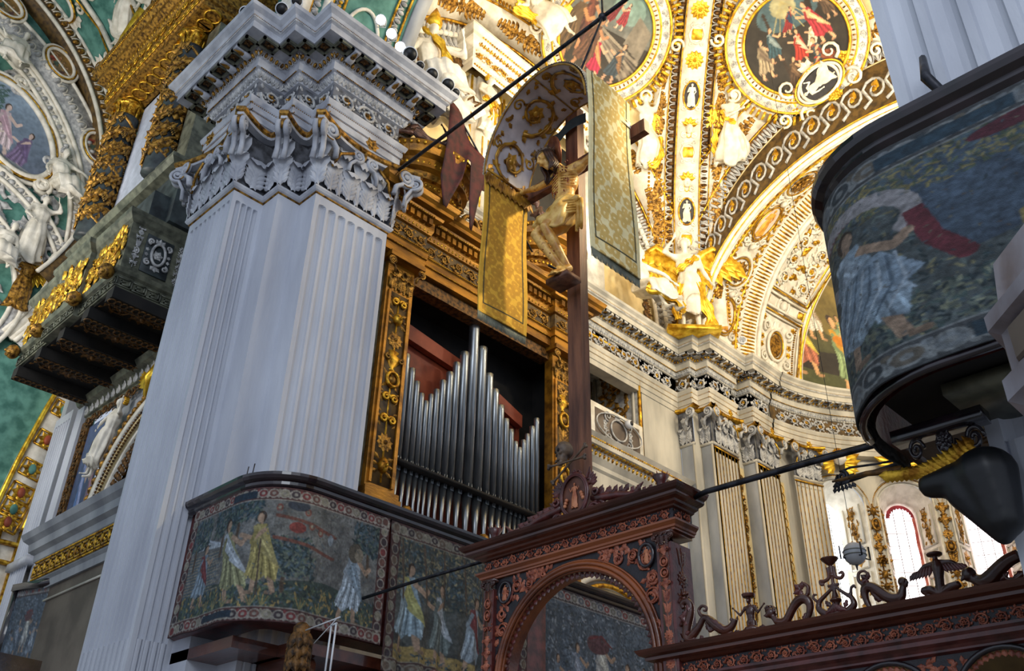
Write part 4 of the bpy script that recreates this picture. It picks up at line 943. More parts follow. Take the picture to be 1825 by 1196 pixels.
# corner pilasters
def pilaster(r, name_label, n, caplab=True, z0=0, zt=12.15, gilt=True, plain=False, wall_o=0.0, leaves=3, hn=(1, 1), capH=.98, par=None):
    t = par or empty('fluted_pilaster', name_label, 'pilaster', 'fluted pilasters of the choir')
    fc = mp(grid([[(0, 0, 0), (0, zt - z0, 0)], [(r.L, 0, 0), (r.L, zt - z0, 0)]]), r.fn(wall_o, z0)) if plain else mp(fluted(r.L, z0, zt, n, .035, .3), r.fn(wall_o, 0))
    m = MB().add(fc, 0, False)
    obj('shaft', m, [M['greyst'] if plain else M['warmst']], t)
    if gilt and not plain:
        g = []
        P = (r.L - .12) / n
        for k in range(n + 1): g.append(box(.06 + k * P - .012, .06 + k * P + .012, z0, zt - .1, 0, .008))
        g.append(box(0, r.L, zt - .12, zt - .08, 0, .03))
        obj('gilded_fillet', mp(join(*g), r.fn(wall_o, 0)), M['gold'], t)
    obj('collar', mp(tube([(0, zt, .0), (r.L / 2, zt, 0), (r.L, zt, .0)], .045, 8), r.fn(wall_o, 0)), M['warmst'], t)
    a, g = capital_face(r.L, capH, leaves, hn, .16)
    c = obj('capital', mp(a, r.fn(wall_o + .03, zt + .02)), M['greyrel'], t)
    obj('bell', mp(grid([[(0, 0, .01), (0, capH, .03)], [(r.L, 0, .01), (r.L, capH, .03)]]), r.fn(wall_o, zt + .02)), M['capshade'], c)
    if len(g[0]): obj('gilded_scroll', mp(g, r.fn(wall_o + .03, zt + .02)), M['gold'], c)
    q = np.linspace(0, 1, 12); o = .28 - .2 * np.sin(q * PI); pts = np.stack([-.1 + (r.L + .2) * q, np.full(12, capH), o * .8], -1)
    pr = [(-.04, -.2), (-.04, 0), (0, .01), (.04, .02), (.04, -.3)]
    G = np.stack([pts + A([0, a_, b_]) for a_, b_ in pr], 1)
    obj('abacus', mp(grid(G), r.fn(wall_o, zt + .02)), M['gold'], t)
    return t
def strip(r, wall_o, z0, z1, W, kind='g'):
    "hanging gilded ornament strip in the recess between pilasters"
    n = int((z1 - z0) / .24)
    if kind == 'g': g = guilloche(z1 - z0, W * .8, n, .012)
    else: g = join(*candelabrum(z1 - z0, W * .8, 5, .03))
    f = r.fn(wall_o, z0); mid = r.L / 2
    fl = (np.stack([g[0][:, 1] + mid, g[0][:, 0], g[0][:, 2]], -1), g[1], g[2]); return mp(fl, f)
pilaster(RN[4], 'wide fluted pilaster with gilt fillets nearest the tribune openings', 7, leaves=4)
pilaster(RN[8], 'second fluted gilt pilaster from the tribune openings, after the recessed ornament strip', 6, leaves=3)
def plainpil(ri, lab, lv):
    t = empty('plain_pilaster', lab, 'pilaster', 'plain grey pilasters of the choir'); r = RN[ri]
    obj('shaft', mp(bbox(.02, r.L - .02, 0, 12.1, 0, .03, .01), r.fn(0, 0)), M['greyst'], t)
    obj('edge_moulding', mp(join(tube([(r.L - .03, 0, .02), (r.L - .03, 6, .02), (r.L - .03, 12.1, .02)], .035, 6), tube([(0, 12.15, .02), (r.L, 12.15, .02)], .045, 8)), r.fn(0, 0)), M['warmst'], t)
    a, g = capital_face(r.L, .98, lv, (0, 1), .16); c = obj('capital', mp(a, r.fn(.03, 12.17)), M['greyrel'], t)
    obj('bell', mp(grid([[(0, 0, .01), (0, .98, .03)], [(r.L, 0, .01), (r.L, .98, .03)]]), r.fn(0, 12.17)), M['capshade'], c)
    q = np.linspace(0, 1, 8); pts = np.stack([-.1 + (r.L + .3) * q, np.full(8, .98), .22 - .14 * np.sin(q * PI)], -1)
    obj('abacus', mp(grid(np.stack([pts + A([0, a_, b_]) for a_, b_ in [(-.04, -.2), (-.04, 0), (0, .01), (.04, .02), (.04, -.3)]], 1)), r.fn(0, 12.17)), M['gold'], t)
plainpil(1, 'flat grey pilaster at the inner choir corner beside the tribune openings', 2)
plainpil(3, 'flat grey pilaster face just before the widest fluted pilaster', 2)
plainpil(7, 'flat grey pilaster face just before the second fluted pilaster', 2)
tag(obj('ornament_strip', MB().add(strip(RN[6], .01, 2, 11.9, .34, 'c'), 0).add(mp(box(.05, .5, 2, 12, -.01, .008), RN[6].fn(0, 0)), 1, False), [M['oldgold'], M['cream']]), 'narrow upright gilt ornament band in the recess between the first two fluted pilasters', 'ornament')
# apse wall: pilaster, windows with deep panelled frames
WINS = [rad(d) for d in (-58, -38.7, -19.6, -.5)]
a0 = rad(-73)
rp = Run(arc=(AC, AR, rad(-75.2), rad(-64.6)))
pilaster(rp, 'curved-wall fluted gilt pilaster beside the first bright apse window', 6, leaves=3)
rs = Run(arc=(AC, 5.72, rad(-82), rad(-75.4)))
tag(obj('ornament_strip', MB().add(strip(rs, .03, 2, 11.9, .34, 'g'), 0).add(mp(box(.08, .5, 2, 12, -.01, .02), rs.fn(0, 0)), 1, False), [M['gold'], M['cream']]), 'gilt interlaced ring band in the recess beside the curved-wall fluted pilaster', 'ornament')
WZ0, WZT, WW = 6.0, 11.65, .5      # sill, springing of the heads, half width
WALLR = 5.72
aw = MB()
def arcwall(a0, a1, z0, z1, R=WALLR, n=8):
    a = np.linspace(a0, a1, n); return grid([[(CX + R * sin(q), AC[1] + R * cos(q), z) for z in (z0, z1)] for q in a])
edges = [rad(-84)]
for wa in WINS: edges += [wa - WW * 1.55 / WALLR, wa + WW * 1.55 / WALLR]
edges.append(rad(90))
for k in range(0, len(edges), 2): aw.add(arcwall(edges[k], edges[k + 1], 0, 15), 0)
for wa in WINS: aw.add(arcwall(wa - WW * 1.55 / WALLR, wa + WW * 1.55 / WALLR, 0, WZ0 - .1), 0)
for wa in WINS:   # wall above the round head
    h = WW * 1.55; q = np.linspace(-1, 1, 25); f = Run(arc=(AC, WALLR, wa - h / WALLR, wa + h / WALLR)).fn(0, 0)
    P = np.stack([np.stack([h + h * q, WZT + h * np.sqrt(np.maximum(0, 1 - q * q)), 0 * q], -1), np.stack([h + h * q, np.full(25, 15.), 0 * q], -1)], 1)
    aw.add(mp(grid(P), f), 0)
tag(obj('wall_apse', aw, [M['warmst']]), kind='structure')
def jamb(hw, z0, zs, m=12):
    q = np.linspace(PI, 0, m); return [(-hw, z0)] + [(-hw, z0 + (zs - z0) * t) for t in (.25, .5, .75)] + [(hw * cos(a), zs + hw * sin(a)) for a in q] + [(hw, z0 + (zs - z0) * t) for t in (.75, .5, .25)] + [(hw, z0)]
for k, wa in enumerate(WINS):
    c = A([CX + WALLR * sin(wa), AC[1] + WALLR * cos(wa)]); n = A([-sin(wa), -cos(wa)]); d = A([cos(wa), -sin(wa)])
    f = plane_fn((c[0], c[1], 0), (d[0], d[1], 0), (0, 0, 1), (n[0], n[1], 0))
    wroot = empty('window_%d' % (k + 1), kind='structure')
    # splayed reveal from opening (hw .78 at w=0) to light (hw .42 at w=-.75)
    A0, A1 = jamb(.78, WZ0, WZT), jamb(.41, WZ0, WZT - .02)
    rev = grid([[(x0 + (x1 - x0) * t, y0 + (y1 - y0) * t, -.8 * t) for t in (0, .33, .66, 1)] for (x0, y0), (x1, y1) in zip(A0, A1)])
    obj('reveal', MB().add(mp(rev, f), 0, False), [M['stucco']], wroot)
    # panels on the reveal
    pg, pr = [], []
    for sgn in (-1, 1):
        def rf(P, sgn=sgn):   # u up, v across the splay -1..1, w out of it
            t = (P[:, 1] * .5 + .5); x = sgn * (.78 + (.41 - .78) * t - P[:, 2] * .9); z_ = P[:, 0]; return f(np.stack([x, z_, -.8 * t + P[:, 2] * .5], -1))
        for (z0, z1) in ((6.1, 7.5), (7.6, 8.2), (8.3, 9.9), (10.0, 10.6), (10.7, 12.0)):
            fr = join(*[box(*q, 0, .03) for q in ((z0, z0 + .05, -.62, .62), (z1 - .05, z1, -.62, .62), (z0, z1, -.68, -.56), (z0, z1, .56, .68))]); pr.append(mp(fr, rf))
            if z1 - z0 > 1: a, b = rinceau(z1 - z0 - .16, .8, .035, n=max(2, int((z1 - z0) / .5)), seed=k); g = join(a, b); g = (g[0] + A([z0 + .08, 0, 0]), g[1], g[2])
            else: g = tr(rosette(.24, 6, .15), (z0 + z1) / 2, 0, 0, (1, 1.7, 1))
            pg.append(mp(g, rf))
    obj('panel_moulding', join(*pr), M['warmst'], wroot); obj('panel_relief', join(*pg), M['oldgold'], wroot)
    # outer archivolt + inner bead
    arch_o = jamb(.86, WZ0, WZT, 18); g = tube([(x, z, .04) for x, z in arch_o], .05, 6); g2 = tube([(x, z, .03) for x, z in jamb(.98, 9, WZT, 18)], .03, 5)
    obj('archivolt', mp(join(g, g2), f), M['warmst'], wroot)
    bd = [(x, z, .06, 0, .022, .022, .022) for x, z in zip(*[np.interp(np.linspace(0, 1, 90), np.linspace(0, 1, len(arch_o)), A(arch_o)[:, i]) for i in (0, 1)])]
    obj('archivolt_beads', mp(scatter(BALL, [(x * 1.07, z + .05, w_, a_, s1, s2, s3) for x, z, w_, a_, s1, s2, s3 in bd]), f), M['gold'], wroot)
    J = jamb(.43, WZ0, WZT, 14); top = [(x, z) for x, z in J]
    obj('glass', mp(grid([[(x, WZ0 if False else z, -.85), (0 * x, min(z, WZT), -.85)] for x, z in top]), f), M['window'] if k == 0 else M['windowp'], wroot)
    bars = [box(x - .008, x + .008, WZ0, WZT + .35, -.84, -.82) for x in (-.14, .14)] + [box(-.42, .42, z - .006, z + .006, -.84, -.82) for z in np.arange(6.3, 12, .38)]
    obj('glazing_bar', mp(join(*bars), f), M['olive'], wroot)
    if k:   # pink curtain with scalloped red valance
        q = np.linspace(0, PI, 22)
        G = grid([[((.40) * cos(a) * 1.0, WZT + .40 * sin(a), -.7), ((.31 - .03 * (i % 2)) * cos(a), WZT + (.29 - .04 * (i % 2)) * sin(a), -.66)] for i, a in enumerate(q)])
        cu = grid([[(.42 - .02 * (i % 2), z, -.72 + .04 * (i % 2)), (.33 - .02 * (i % 2), z, -.68)] for i, z in enumerate(np.linspace(WZ0, WZT, 16))])
        tag(obj('window_valance', mp(G, f), M['redcl']), ['', 'scalloped red valance in the head of the middle apse window', 'scalloped red valance in the apse window beside the right pier', 'scalloped red valance in the farthest apse window'][k], 'curtain')
        tag(obj('window_curtain', mp(cu, f), M['pinkst']), ['', 'thin pink curtain drawn back along the middle apse window', 'pink curtain drawn back in the apse window beside the right pier', 'pink curtain drawn back in the farthest apse window'][k], 'curtain')
# broad ornament bands between the windows, with winged cherub heads above
for k, am in enumerate([(WINS[i] + WINS[i + 1]) / 2 for i in range(3)]):
    c = A([CX + WALLR * sin(am), AC[1] + WALLR * cos(am)]); n = A([-sin(am), -cos(am)]); d = A([cos(am), -sin(am)])
    f = plane_fn((c[0], c[1], 0), (0, 0, 1), (d[0], d[1], 0), (n[0], n[1], 0))
    a, b = candelabrum(5.6, .36, 40 + k, .06)
    lab = ['gilded fruit and foliage pendant band between the first two apse windows', 'gilded fruit and foliage pendant band between the second and third apse windows', 'gilded fruit and foliage pendant band past the third apse window'][k]
    t = empty('ornament_band', lab, 'ornament', 'pendant bands between the apse windows'); obj('foliage', mp(tr(join(a, b), 6.2, 0, .02), f), M['oldgold'], t)
    obj('border', mp(join(box(6, 12, -.22, -.17, 0, .04), box(6, 12, .17, .22, 0, .04)), f), M['stucco'], t)
def cherub_head(s=1.0):
    g = [ell((0, 0, .05), (.11, .13, .11), 9, 12), ell((0, -.01, .16), (.018, .03, .025), 5, 6), ell((-.05, -.05, .11), (.04, .035, .04)), ell((.05, -.05, .11), (.04, .035, .04)), ell((0, -.09, .12), (.035, .012, .02), 5, 6)]
    hair = [ell((.1 * cos(a), .03 + .11 * sin(a), .06), .04, 5, 6) for a in np.linspace(-.2, PI + .2, 10)]
    w = scatter(LEAF, [(sx * .1, -.03 - .03 * q, .02, (PI / 2 - sx * (1.15 + .28 * q)), .34 - .03 * q, .2, .1) for sx in (-1, 1) for q in range(5)])
    return join(*g), join(*hair), w
def put_cherub(M4, lab, s=1.0, mats=None):
    f = lambda P: P * s @ M4[:3, :3].T + M4[:3, 3]; h, ha, w_ = cherub_head(); mats = mats or (M['stucco'], M['gold'], M['goldy'])
    t = empty('winged_cherub_head', lab, 'sculpture', 'cherub heads over the apse windows'); organic('head', mp(h, f), mats[0], t, .022 * s, 1); obj('hair', mp(ha, f), mats[1], t); obj('wing', mp(w_, f), mats[2], t)
for k, wa in enumerate(WINS[:3]):
    n = A([-sin(wa), -cos(wa), 0]); c = A([CX + (AR - .02) * sin(wa), AC[1] + (AR - .02) * cos(wa), 12.98])
    put_cherub(frame(c, (cos(wa), -sin(wa), 0), (0, 0, 1), n), ['gold-winged white cherub head over the first apse window', 'gold-winged white cherub head over the middle apse window', 'gold-winged white cherub head over the third apse window'][k], 1.7)
# ================================================================== lower north wall: string course, tribune openings
trim = empty('trim_1', kind='structure')
r = Run((-12.72, 13.45), (-12.72, 18.5)); s2, e2 = eggs(r.L, .16)
obj('string_course', MB().add(_sw([(-12.72, 13.42), (-12.72, 18.6), (-13.2, 18.6)], [(0, 10.35), (.06, 10.4), (.06, 10.5), (.16, 10.62), (.2, 10.75), (.34, 10.8), (.34, 10.95), (.42, 11.05), (0, 11.07)]), 0, False), [M['warmst']], trim)
obj('carved_band', MB().add(mp(s2, r.fn(.16, 10.68, .6)), 0).add(mp(e2, r.fn(.16, 10.68, .6)), 1).add(mp(blocks(r.L, .1, .1, 40), r.fn(.2, 10.8)), 1).add(mp(beads(r.L, .03), r.fn(.34, 10.93)), 1), [M['greyrel'], M['gold']], trim)
for k, (y0, y1, lab) in enumerate(((13.5, 14.85, 'recessed tribune opening with carved jambs, next to the cross post'), (15.35, 17.4, 'recessed tribune opening with carved jambs and ochre back, beside the choir corner'))):
    t = empty('tribune_opening', lab, 'opening'); x = -12.72
    obj('back', box(-14.3, -14.25, y0 - .2, y1 + .2, 10.6, 14.4), M['cream'], t)
    obj('jamb', MB().add(box(-14.3, x, y1 - .02, y1 + .1, 10.6, 14.1), 0, False).add(box(-14.3, x, y0 - .1, y0 + .02, 10.6, 14.1), 0, False).add(box(-14.3, x, y0, y1, 13.98, 14.1), 0, False), [M['greyrel']], t)
    a, b = rinceau(2.9, 1.0, .05, 3, 9 + k); jf = plane_fn((-13.5, y1 - .03, 11.15), (0, 0, 1), (1, 0, 0), (0, -1, 0)); obj('jamb_relief', mp(join(a, b), jf), M['oldgold'], t)
    fr = join(*[box(*q, 0, .05) for q in ((-.05, 3.0, -.66, -.58), (-.05, 3.0, .58, .66), (-.05, .03, -.62, .62), (2.92, 3.0, -.62, .62))]); obj('jamb_frame', mp(fr, jf), M['warmst'], t)
    a, b = rinceau(y1 - y0, .9, .05, 2, 19 + k); obj('soffit_relief', mp(join(a, b), plane_fn((-13.4, y0, 13.96), (0, 1, 0), (1, 0, 0), (0, 0, -1))), M['oldgold'], t)
    obj('outer_frame', join(*[tube(p, .05, 6) for p in ([(x, y0, 11.1), (x, y0, 14.02)], [(x, y1, 11.1), (x, y1, 14.02)], [(x, y0, 14.02), (x, y1, 14.02)])]), M['gold'], t)
    # balustrade slab with strapwork
    sl = empty('parapet_slab', 'white strapwork parapet slab in the tribune opening %s' % ('next to the cross post' if k == 0 else 'beside the choir corner'), 'parapet')
    ff = plane_fn((x + .02, (y0 + y1) / 2, 11.62), (0, 1, 0), (0, 0, 1), (1, 0, 0)); Ls = y1 - y0
    obj('slab', mp(bbox(-Ls / 2, Ls / 2, -.55, .5, -.1, .04, .02), ff), M['stucco'], sl); a, b = cartouche(1.1, .8, .03)
    obj('strapwork', mp(join(a, b, oval(0, 0, Ls * .42, .36, .02, 30, .05)), (lambda P: ff(P + A([0, 0, .05])))), M['greyrel'], sl)
    obj('ground_panel', mp(bbox(-Ls * .42, Ls * .42, -.4, .36, .03, .045, .005), ff), M['brownwall'], sl)
# pilaster strips between openings
for k, (y, lab) in enumerate(((15.1, 'upright carved band between the two tribune openings'), (13.08, 'upright carved band partly behind the cross post'), (17.9, 'plain cream wall strip with carved top beside the choir corner'))):
    if k: continue
    a, b = rinceau(2.9, .3, .03, 9, 50 + k); ff = plane_fn((-12.72, y, 11.15), (0, 0, 1), (0, 1, 0), (1, 0, 0))
    t = empty('carved_band', lab, 'ornament'); obj('relief', mp(join(a, b), lambda P: ff(P + A([0, 0, .04]))), M['oldgold'], t); obj('frame', mp(join(box(0, 2.9, -.2, -.15, 0, .06), box(0, 2.9, .15, .2, 0, .06)), ff), M['warmst'], t)
# arched niche head lower on the wall, seen through and beside the screen
t = empty('wall_arch', 'white and gold arched moulding low on the choir wall, seen beside the screen', 'arch')
def vertical_arch(x, yc, zc, r, prof_t, n=40, a0=0, a1=PI): 
    q = np.linspace(a0, a1, n); return [(x, yc + r * cos(a), zc + r * sin(a)) for a in q]
for rr, tt, mm in ((2.3, .1, 'warmst'), (2.08, .07, 'gold'), (1.9, .09, 'stucco'), (1.7, .05, 'gold')): obj('arch_moulding', tube(vertical_arch(-12.6, 15.9, 6.0, rr, 0), tt, 8), M[mm], t)
q = np.linspace(0, PI, 46); obj('arch_eggs', join(*[ell((-12.56, 15.9 + 1.99 * cos(a), 6.0 + 1.99 * sin(a)), (.06, .06, .06), 5, 6) for a in q]), M['oldgold'], t)
obj('arch_back', grid([[( -12.66, 15.9 + r_ * cos(a), 6.0 + r_ * sin(a)) for r_ in (.05, 1.65)] for a in np.linspace(-.3, PI + .3, 30)]), M['cream'], t)
obj('arch_rosettes', join(*[mp(rosette(.22, 7, .4), plane_fn((-12.64, 15.9 + 1.3 * cos(a), 6.0 + 1.3 * sin(a)), (0, 1, 0), (0, 0, 1), (1, 0, 0))) for a in np.linspace(.25, PI - .25, 8)]), M['goldy'], t)
# ================================================================== choir vault: sail vault on a square bay, diagonal ribs, round paintings
VC = A([CX, 13.0, 15.4]); VR = 8.6
xs = np.linspace(-12.72, .32, 90); ys = np.linspace(7.0, 19.25, 84); XX, YY = np.meshgrid(xs, ys, indexing='ij')
ZZ = VC[2] + np.sqrt(np.maximum(.0, VR ** 2 - (XX - VC[0]) ** 2 - (YY - VC[1]) ** 2))
tag(obj('ceiling', grid(np.stack([XX, YY, ZZ], -1)), M['cream']), kind='structure')
def rib_fn(h, el0=0, latc=0):
    h = nrm((h[0], h[1], 0)); l = A([-h[1], h[0], 0]) if h[0] * h[1] > 0 else A([h[1], -h[0], 0]); l = l * (1 if l[0] > 0 else -1)
    def f(P):
        e = el0 + P[:, 0] / VR; d = np.cos(e)[:, None] * h + np.sin(e)[:, None] * A([0, 0, 1.]); q = d * VR + l * (P[:, 1:2] + latc); q /= np.linalg.norm(q, axis=1)[:, None]
        return VC + q * (VR - P[:, 2:3])
    return f
def tan_fn(p, up=None):
    "chart on the vault round point p: v points up the vault"
    e = nrm(A(p) - VC); up_ = A([0, 0, 1.]) if up is None else A(up); v = nrm(up_ - e * (e @ up_)); u = nrm(np.cross(v, -e))
    def f(P):
        q = e * VR + P[:, :1] * u + P[:, 1:2] * v; q /= np.linalg.norm(q, axis=1)[:, None]; return VC + q * (VR - P[:, 2:3])
    return f
dg = lambda d: rad(d) * VR
def strip_geo(u0, u1, v0, v1, w, n=30): return grid([[(u, v0, w * .0), (u, v0, w), (u, v1, w), (u, v1, 0)] for u in np.linspace(u0, u1, n)])
def cameo(r=.3, ex=1.5, w=.06, seed=0):
    dark = disc(0, 0, r * ex, r, w, 4, 26); fr = oval(0, 0, r * ex * 1.08, r * 1.1, .03, 26, w)
    J = pose(haL=(.1, 1.2, .12), elL=(.28, 1.1, 0), haR=(-.2, 1.0, .1)); g = join(body(J, fingers=False), robe(J, seed=seed)); V = g[0]; s = r * ex * 1.85 / 1.75
    g = (np.stack([(V[:, 1] - .86) * s, -V[:, 0] * s * 1.1, V[:, 2] * s * .35 + w + .02], -1), g[1], g[2]); return dark, fr, g
def pyr(a, h): V = A([(-a, -a, 0), (a, -a, 0), (a, a, 0), (-a, a, 0), (0, 0, h)]); return (V, np.zeros((0, 4), int), A([(0, 1, 4), (1, 2, 4), (2, 3, 4), (3, 0, 4)]))
def make_rib(h, latc, label, lo=2, hi=80, seed=0):
    t = empty('vault_rib', label, 'rib'); f = rib_fn(h, 0, latc)
    u0, u1 = dg(lo), dg(hi); L = u1 - u0; sh = lambda g, dx, dy=0, dz=0: (g[0] + A([dx, dy, dz]), g[1], g[2])
    obj('band', MB().add(mp(strip_geo(u0, u1, -.36, .36, .07), f)).add(mp(strip_geo(u0, u1, -1.05, -.66, .03), f)).add(mp(strip_geo(u0, u1, .66, 1.05, .03), f)), M['stucco'], t)
    s_, e_ = eggs(L, .24, int(L / .2)); m = MB()
    for y in (-.5, .5): m.add(mp(sh(s_, u0, y, .03), f), 0).add(mp(sh(e_, u0, y, .03), f), 1).add(mp(strip_geo(u0, u1, y - .12, y + .12, .02), f), 2)
    obj('egg_moulding', m, [M['greyrel'], M['darkgilt'], M['darkgilt']], t)
    g = [tube([(u, y, .08) for u in np.linspace(u0, u1, 50)], .022, 5) for y in (-.36, .36)] + [tube([(u, y, .05) for u in np.linspace(u0, u1, 50)], .015, 5) for y in (-.3, .3, -.64, .64)]
    g += [sh(beads(L, .045, int(L / .12)), u0, y, .03) for y in (-1.12, 1.12)]
    obj('gilt_edge', mp(join(*g), f), M['gold'], t)
    fl = [];
    for y in (-.86, .86):
        for e in (12, 19.5, 27.5, 36, 44.5, 53, 61, 70):
            fl.append(sh(rosette(.15, 7, .6), dg(e), y, .03)); fl.append(scatter(LEAF, [(dg(e) + sx * (.1 + .13 * q), y, .03, (0 if sx > 0 else PI) + d, .26 - .04 * q, .2, .12) for sx in (-1, 1) for q in range(4) for d in (-.7, 0, .7)]))
    objs('flower_spray', [join(*fl[i:i + 2]) for i in range(0, len(fl), 2)], f, M['oldgold'], t)
    gd, wh, cd, cf, cw = [], [], [], [], []
    for e in (63.7, 54.5, 72): gd += [sh(rosette(.27, 12, .4), dg(e), 0, .08)]
    for e in (59.2, 37.2, 20): gd.append(sh(pyr(.15, .14), dg(e), 0, .08)); wh += [sh(oval(0, 0, .26, .22, .035, 8, .02), dg(e), 0, .07)]; wh += [sh(tube(spiral(sx * .26, sy * .16, .07, 0, 1.2, 10, .3), .02, 5), dg(e), 0, .09) for sx in (-1, 1) for sy in (-1, 1)]
    for e in (48, 25.6): a, b, c = cameo(.21, 1.75); cd.append(sh(a, dg(e), 0, .03)); cf.append(sh(b, dg(e), 0, .03)); cw.append(sh(c, dg(e), 0, .04))
    for e in (48, 25.6): wh += [sh(tube(spiral(sx * .36, sy * .2, .09, 0, 1.3, 12, .3), .025, 5), dg(e), 0, .09) for sx in (-1, 1) for sy in (-1, 1)]
    for e in (41.7, 31.3):
        wh += [sh(ell((0, 0, .05), (.15, .11, .09), 8, 10), dg(e), 0, .07), sh(ell((-.02, 0, .15), (.05, .02, .03)), dg(e), 0, .06)]
        gd += [sh(scatter(LEAF, [(.1, 0, .03, d, .24, .2, .16) for d in (-1.3, -.65, 0, .65, 1.3)]), dg(e), 0, .07)]
        wh += [sh(tube(spiral(-.18, sy * .14, .1, 0, sy * 1.3, 12, .3), .03, 5), dg(e), 0, .09) for sy in (-1, 1)] + [sh(tube(spiral(.2, sy * .22, .08, 0, sy * 1.3, 12, .3), .025, 5), dg(e), 0, .09) for sy in (-1, 1)]
        gd += [sh(oval(-.14, 0, .12, .08, .015, 14, .1), dg(e))]
    objs('gilt_flower', gd, f, M['goldy'], t); obj('strapwork', mp(join(*wh), f), M['stucco'], t)
    objs('cameo_ground', cd, f, M['blackw'], t); objs('cameo_frame', cf, f, M['gold'], t); objs('cameo_figure', cw, f, M['stucco'], t)
make_rib((-1, 1), .17, 'broad diagonal vault rib with gold flowers and dark cameos, rising above the winged corner statue')
make_rib((-1, -1), 0, 'diagonal vault rib with gilt relief above the clustered white spotlights')
# bands running with the wall arches
def eastf(P): 
    t = P[:, 0] / 5.9; y = 19.2 - P[:, 1]; R = np.sqrt(np.maximum(.1, (VR - P[:, 2]) ** 2 - (y - VC[1]) ** 2)); return np.stack([CX - R * np.cos(t), y, VC[2] + R * np.sin(t)], -1)
def northf(P):
    t = P[:, 0] / 5.85; x = -12.68 + P[:, 1]; R = np.sqrt(np.maximum(.1, (VR - P[:, 2]) ** 2 - (x - CX) ** 2)); return np.stack([x, 13 + R * np.cos(t), VC[2] + R * np.sin(t)], -1)
for f, lab, rng in ((eastf, 'curved gold and grey band with flower sprays bordering the apse arch', (.02, 2.9)), (northf, 'curved gold and grey band with flower sprays bordering the north wall arch', (.05, 3.05))):
    t = empty('vault_border', lab, 'moulding'); u0, u1 = rng[0] * 5.9, rng[1] * 5.9; L = u1 - u0; sh = lambda g, dx, dy=0, dz=0: (g[0] + A([dx, dy, dz]), g[1], g[2])
    obj('band', mp(strip_geo(u0, u1, .32, .85, .03, 60), f), M['stucco'], t); s_, e_ = eggs(L, .26, int(L / .19))
    obj('egg_moulding', MB().add(mp(sh(s_, u0, .17, .03), f), 0).add(mp(sh(e_, u0, .17, .03), f), 1).add(mp(strip_geo(u0, u1, .02, .31, .02, 60), f), 2), [M['greyrel'], M['greyrel'], M['darkgilt']], t)
    obj('gilt_edge', mp(join(sh(beads(L, .04, int(L / .11)), u0, .93, .03), tube([(u, .3, .04) for u in np.linspace(u0, u1, 60)], .02, 5), tube([(u, .86, .04) for u in np.linspace(u0, u1, 60)], .02, 5)), f), M['gold'], t)
    fl = []
    for e in np.arange(.25, 2.9, .36): fl.append(sh(rosette(.16, 7, .6), e * 5.9, .58, .03)); fl.append(scatter(LEAF, [(e * 5.9 + sx * (.12 + .15 * q), .58, .03, (0 if sx > 0 else PI) + d, .28 - .04 * q, .2, .12) for sx in (-1, 1) for q in range(5) for d in (-.7, 0, .7)]))
    objs('flower_spray', [join(*fl[i:i + 2]) for i in range(0, len(fl), 2)], f, M['oldgold'], t)
# round paintings
for p, kind, lab in (((-10.93, 14.22, 22.48), 'a', 'round ceiling painting of figures on steps under a grey-green sky, above the cloth canopy'), ((-7.15, 18.0, 22.33), 'b', 'round dark ceiling painting of a crowd in red and blue robes, beside the right pier')):
    f0 = tan_fn(p); f = lambda P, f0=f0: f0(P + A([0, 0, .09])); t = empty('ceiling_painting', lab, 'painting')
    painted_disc('canvas', scene(kind), lambda x, y: f(np.stack([x.ravel() * 1.42, y.ravel() * 1.42, np.full(x.size, .05)], -1)).reshape(x.shape + (3,)), M['paint'], t)
    fr = empty('painting_frame', 'ornate gilt and white circular frame round the %s' % ('ceiling painting above the cloth canopy' if kind == 'a' else 'dark ceiling painting beside the right pier'), 'frame')
    q = np.linspace(0, 2 * PI, 64, endpoint=False); rb_ = lambda r0, r1, w: grid([[(r0 * cos(a), r0 * sin(a), .0), (r0 * cos(a), r0 * sin(a), w), (r1 * cos(a), r1 * sin(a), w), (r1 * cos(a), r1 * sin(a), 0)] for a in q], cu=True)
    obj('rim', mp(rb_(1.42, 2.0, .06), f), M['stucco'], fr)
    obj('gilt_ring', mp(join(oval(0, 0, 1.45, 1.45, .045, 64, .08), oval(0, 0, 1.66, 1.66, .03, 64, .07), oval(0, 0, 1.97, 1.97, .04, 64, .07)), f), M['goldy'], fr)
    R = [(1.56 * cos(a), 1.56 * sin(a), .07, a + PI / 2, .1, .13, .1) for a in np.linspace(0, 2 * PI, 72, endpoint=False)]; obj('egg_ring', mp(scatter(EGG, R), f), M['oldgold'], fr)
    rf = lambda P: np.stack([(1.81 - P[:, 1]) * np.cos(P[:, 0] / 1.81), (1.81 - P[:, 1]) * np.sin(P[:, 0] / 1.81), P[:, 2] + .06], -1)
    obj('leaf_ring', mp(mp(join(*rinceau(2 * PI * 1.81, .24, .03, 36, 2)), rf), f), M['greyrel'], fr)
    gd = blocks(PI * .9 * 2.2, .26, .07, 34, .45); gf = lambda P, a0=(.15 if kind == 'a' else PI - .3 - PI * .0): np.stack([(2.2 - P[:, 1]) * np.cos(P[:, 0] / 2.2 + a0 - PI * .3), (2.2 - P[:, 1]) * np.sin(P[:, 0] / 2.2 + a0 - PI * .3), P[:, 2] + .02], -1)
    obj('gadroon', mp(mp(gd, gf), f), M['goldy'], fr)
    sc = []
    for a in np.linspace(0, 2 * PI, 9)[:-1] + .3: sc += [tube(np.stack([2.15 * cos(a) + z[0], 2.15 * sin(a) + z[1], .08 + 0 * 0], -1) if False else spiral(2.2 * cos(a), 2.2 * sin(a), .22, a, 1.3, 16, .2, .06, .1), .045, 6)]
    obj('scroll', mp(join(*sc), f), M['stucco'], fr)
